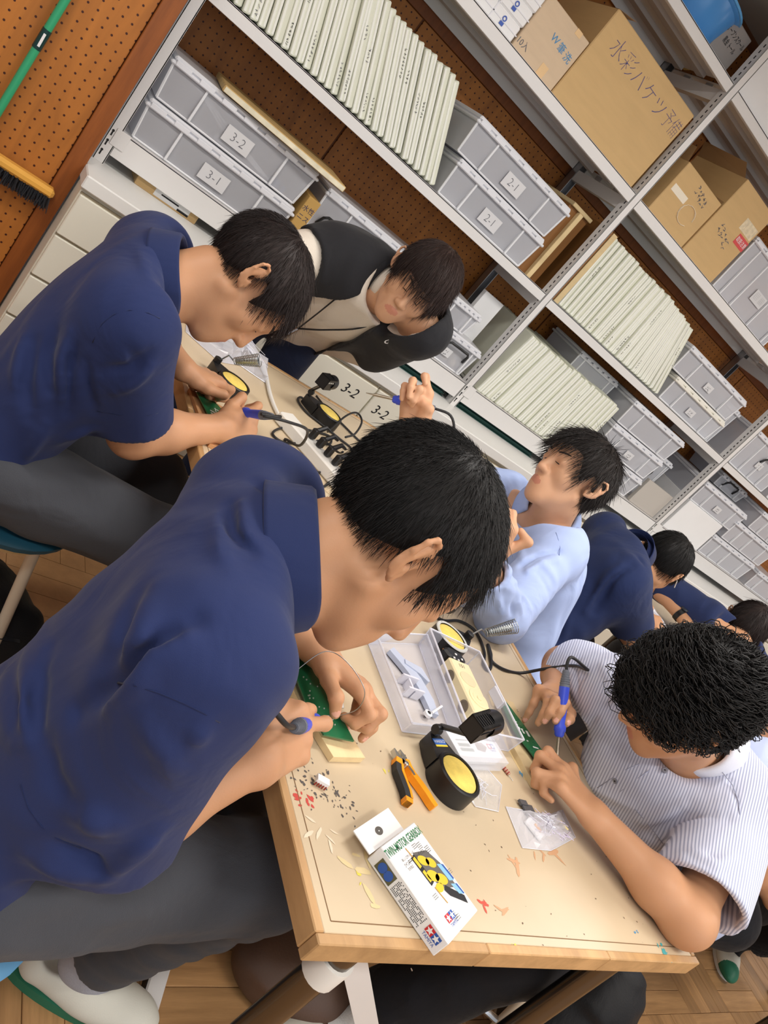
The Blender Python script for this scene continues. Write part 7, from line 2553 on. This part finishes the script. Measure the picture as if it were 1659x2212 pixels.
def soldering_iron(label, tip, back, cordpts=None, L=.185):
    tip, back = np.array(tip, float), np.array(back, float)
    d = unit(back - tip)
    t = thing('soldering_iron', label, 'soldering iron', tuple(tip))
    q = lambda s: tuple(d * s)
    part('bit', MB().tube([q(0), q(.012), q(.022)], [.0008, .0020, .0022], 8), M_BARREL, t, True)
    part('barrel', MB().tube([q(.018), q(.070)], .0036, 10), M_BARREL, t, True)
    part('handle', MB().tube([q(.066), q(.070), q(.076), q(.078), q(.086), q(.092), q(.115), q(L - .022)], [.0065, .0095, .0100, .0118, .0118, .0085, .0098, .0105], 16), M_IRON, t, True)
    bt = MB().tube([q(L - .022), q(L - .018), q(L + .012)], [.0105, .0098, .0062], 12)
    for k in range(6):
        bt.tube([q(L - .016 + .0045 * k), q(L - .0135 + .0045 * k)], .0102 - .0006 * k, 12)
    part('cord_boot', bt, M_IRONG, t, True)
    part('cord_tail', MB().tube(smooth_path([q(L + .008)] + [tuple(np.array(c) - tip) for c in (cordpts or [tip + d * (L + .03)])], 5), .0034, 8), M_CORD, t, 'all')
    return t


soldering_iron('blue soldering iron in the right hand of the nearest navy polo person', (.742, .679, .752), (.586, .562, .832), [(.545, .535, .862), (.505, .545, .88), (.49, .57, .875)], .19)
soldering_iron('blue soldering iron in the far left person\'s right hand', (.716, 1.519, .757), (.752, 1.392, .848), [(.755, 1.365, .868), (.74, 1.345, .872), (.70, 1.33, .866)], .155)
soldering_iron('blue soldering iron held up by the person in the light blue shirt', (1.018, 1.585, .948), (1.150, 1.512, 1.028), [(1.185, 1.49, 1.04), (1.215, 1.47, 1.01), (1.235, 1.46, .95), (1.24, 1.46, .86), (1.25, 1.45, .75)], .16)
soldering_iron('upright blue soldering iron gripped by the curly-haired person', (1.339, .704, .757), (1.331, .837, .88), [(1.330, .862, .905), (1.345, .868, .912), (1.40, .86, .905)], .185)
soldering_iron('blue soldering iron across the second table held near the wristwatch person', (2.86, 1.30, .80), (2.93, 1.24, .88), None, .15)
solid('solder_wire', MB().tube(smooth_path([(.735, .682, .753), (.757, .674, .772), (.765, .668, .80), (.745, .668, .835), (.715, .700, .845), (.690, .720, .835), (.668, .712, .80), (.645, .69, .772)], 6), .0007, 5), M_SPRING,
      'thin curl of solder wire arching over the nearest person\'s left hand', 'wire', smooth='all')
solid('solder_tube', MB().tube([(.755, .715, .785), (.763, .688, .772)], [.0026, .0036], 8), M_WHITEP, 'thin white tube between the nearest person\'s left thumb and finger', 'tube', smooth=True)

# ---- things on the floor
bag = thing('backpack', 'black backpack slumped on the floor under the near right of the table', 'bag', (1.93, .50, 0.0005), .2)
bd = U(.06, ell((0, 0, .15), (.18, .12, .17)), ell((.02, .01, .30), (.13, .09, .10)), ell((.02, -.09, .12), (.13, .06, .11)))
bd = X(.02, bd, plane((0, 0, .002), (0, 0, -1)))
blob('bag_body', bd, (-.3, -.3, -.02), (.3, .3, .5), .008, mat_cloth('black_nylon', (26, 26, 28), .3, 300, .1, .55, 0), bag, (0, 0, 0), folds([], .008, 21))
part('strap', MB().tube(smooth_path([(-.08, -.10, .36), (-.02, -.16, .30), (.05, -.17, .2), (.10, -.15, .08)]), .014, 8, flat=.3), M_BLACKT, bag, 'all')
part('zip_cord', MB().tube(smooth_path([(.02, -.10, .33), (.05, -.13, .28), (.03, -.15, .22), (.0, -.13, .27), (.02, -.10, .33)]), .0018, 5), M_SPRING, bag, 'all')
part('buckle', MB().box((.08, -.115, .30), (.13, -.100, .312), bev=.003), M_SPRING, bag)
lbg = thing('leather_bag', 'brown leather bag on the parquet between the table legs', 'bag', (1.24, .68, 0.0005), -.3)
ld = X(.01, U(.03, ell((0, 0, .05), (.16, .10, .085)), ell((.05, 0, .07), (.09, .09, .06))), plane((0, 0, .002), (0, 0, -1)))
blob('bag_body', ld, (-.22, -.16, -.02), (.22, .16, .2), .006, mat('brown_leather', (86, 62, 48), .5, var=.15, bump=.2, bscale=200), lbg, (0, 0, 0), folds([], .004, 22))
part('zip_pull', MB().tube([(.10, -.075, .08), (.105, -.085, .06), (.105, -.088, .05)], [.002, .003, .002], 6), mat('brass', (150, 120, 70), .3, metal=.8), lbg)

sb = thing('shoulder_bag', 'black bag slumped on the floor at the left edge behind the nearest person', 'bag', (.50, 1.40, 0.0005))
sd_ = X(.01, U(.04, ell((0, 0, .08), (.15, .11, .11)), ell((-.03, .05, .13), (.10, .08, .07))), plane((0, 0, .002), (0, 0, -1)))
blob('bag_body', sd_, (-.22, -.2, -.02), (.22, .22, .3), .008, mat_cloth('black_nylon', (26, 26, 28), .3, 300, .1, .55, 0), sb, (0, 0, 0), folds([], .006, 25))
part('strap', MB().tube(smooth_path([(-.10, -.06, .12), (-.02, -.10, .15), (.08, -.07, .13)]), .012, 8, flat=.3), M_BLACKT, sb, 'all')

# ---- legs of the person sitting across the second table's near end (body outside the frame)
JI = {k: np.array(v) for k, v in dict(knL=(3.42, .62, .50), anL=(3.52, .82, .11), hipL=(3.82, .66, .52), hipR=(3.82, .84, .52), knR=(3.44, 1.0, .50), anR=(3.62, 1.02, .10), pel=(3.85, .75, .53),
                                      neck=(3.75, .75, 1.0), head=(3.62, .75, 1.12), shL=(3.72, .58, .96), shR=(3.72, .92, .96), elL=(3.6, .5, .74), elR=(3.6, 1.0, .74), wrL=(3.42, .55, .8), wrR=(3.42, .92, .8)).items()}
Ip = Person('person in black trousers and green-toed slippers seated across the second table', JI, (-.9, 0, -.4), (-.4, 0, .9), M_SKIN, 1.0)
Ip.arm('L', make_hand(JI['wrL'], (-1, .1, 0), (0, 0, 1), 'L', {}, None)[0])
Ip.arm('R', make_hand(JI['wrR'], (-1, -.1, 0), (0, 0, 1), 'R', {}, None)[0])
Ip.body(.007)
Ip.shirt('polo_shirt', M_NAVY, [Ip.sleeve('L', .8, .074, .078), Ip.sleeve('R', .8, .074, .078)], .016, h=.009)
Ip.trousers(M_BLACKT, (.095, .078, .066), .009, .86)
M_BSOCK = mat_cloth('black_sock', (18, 18, 20), .4, 300)
Ip.shoe('L', (-.75, -.66), M_WHITEP, sock_m=M_BSOCK, toe_cap=M_SOLEG)
Ip.shoe('R', (-.9, -.3), M_WHITEP, sock_m=M_BSOCK, toe_cap=M_SOLEG)
stool('stool under the person whose green-toed slippers show at the frame edge', 3.86, .76, .44)

finish_texts()
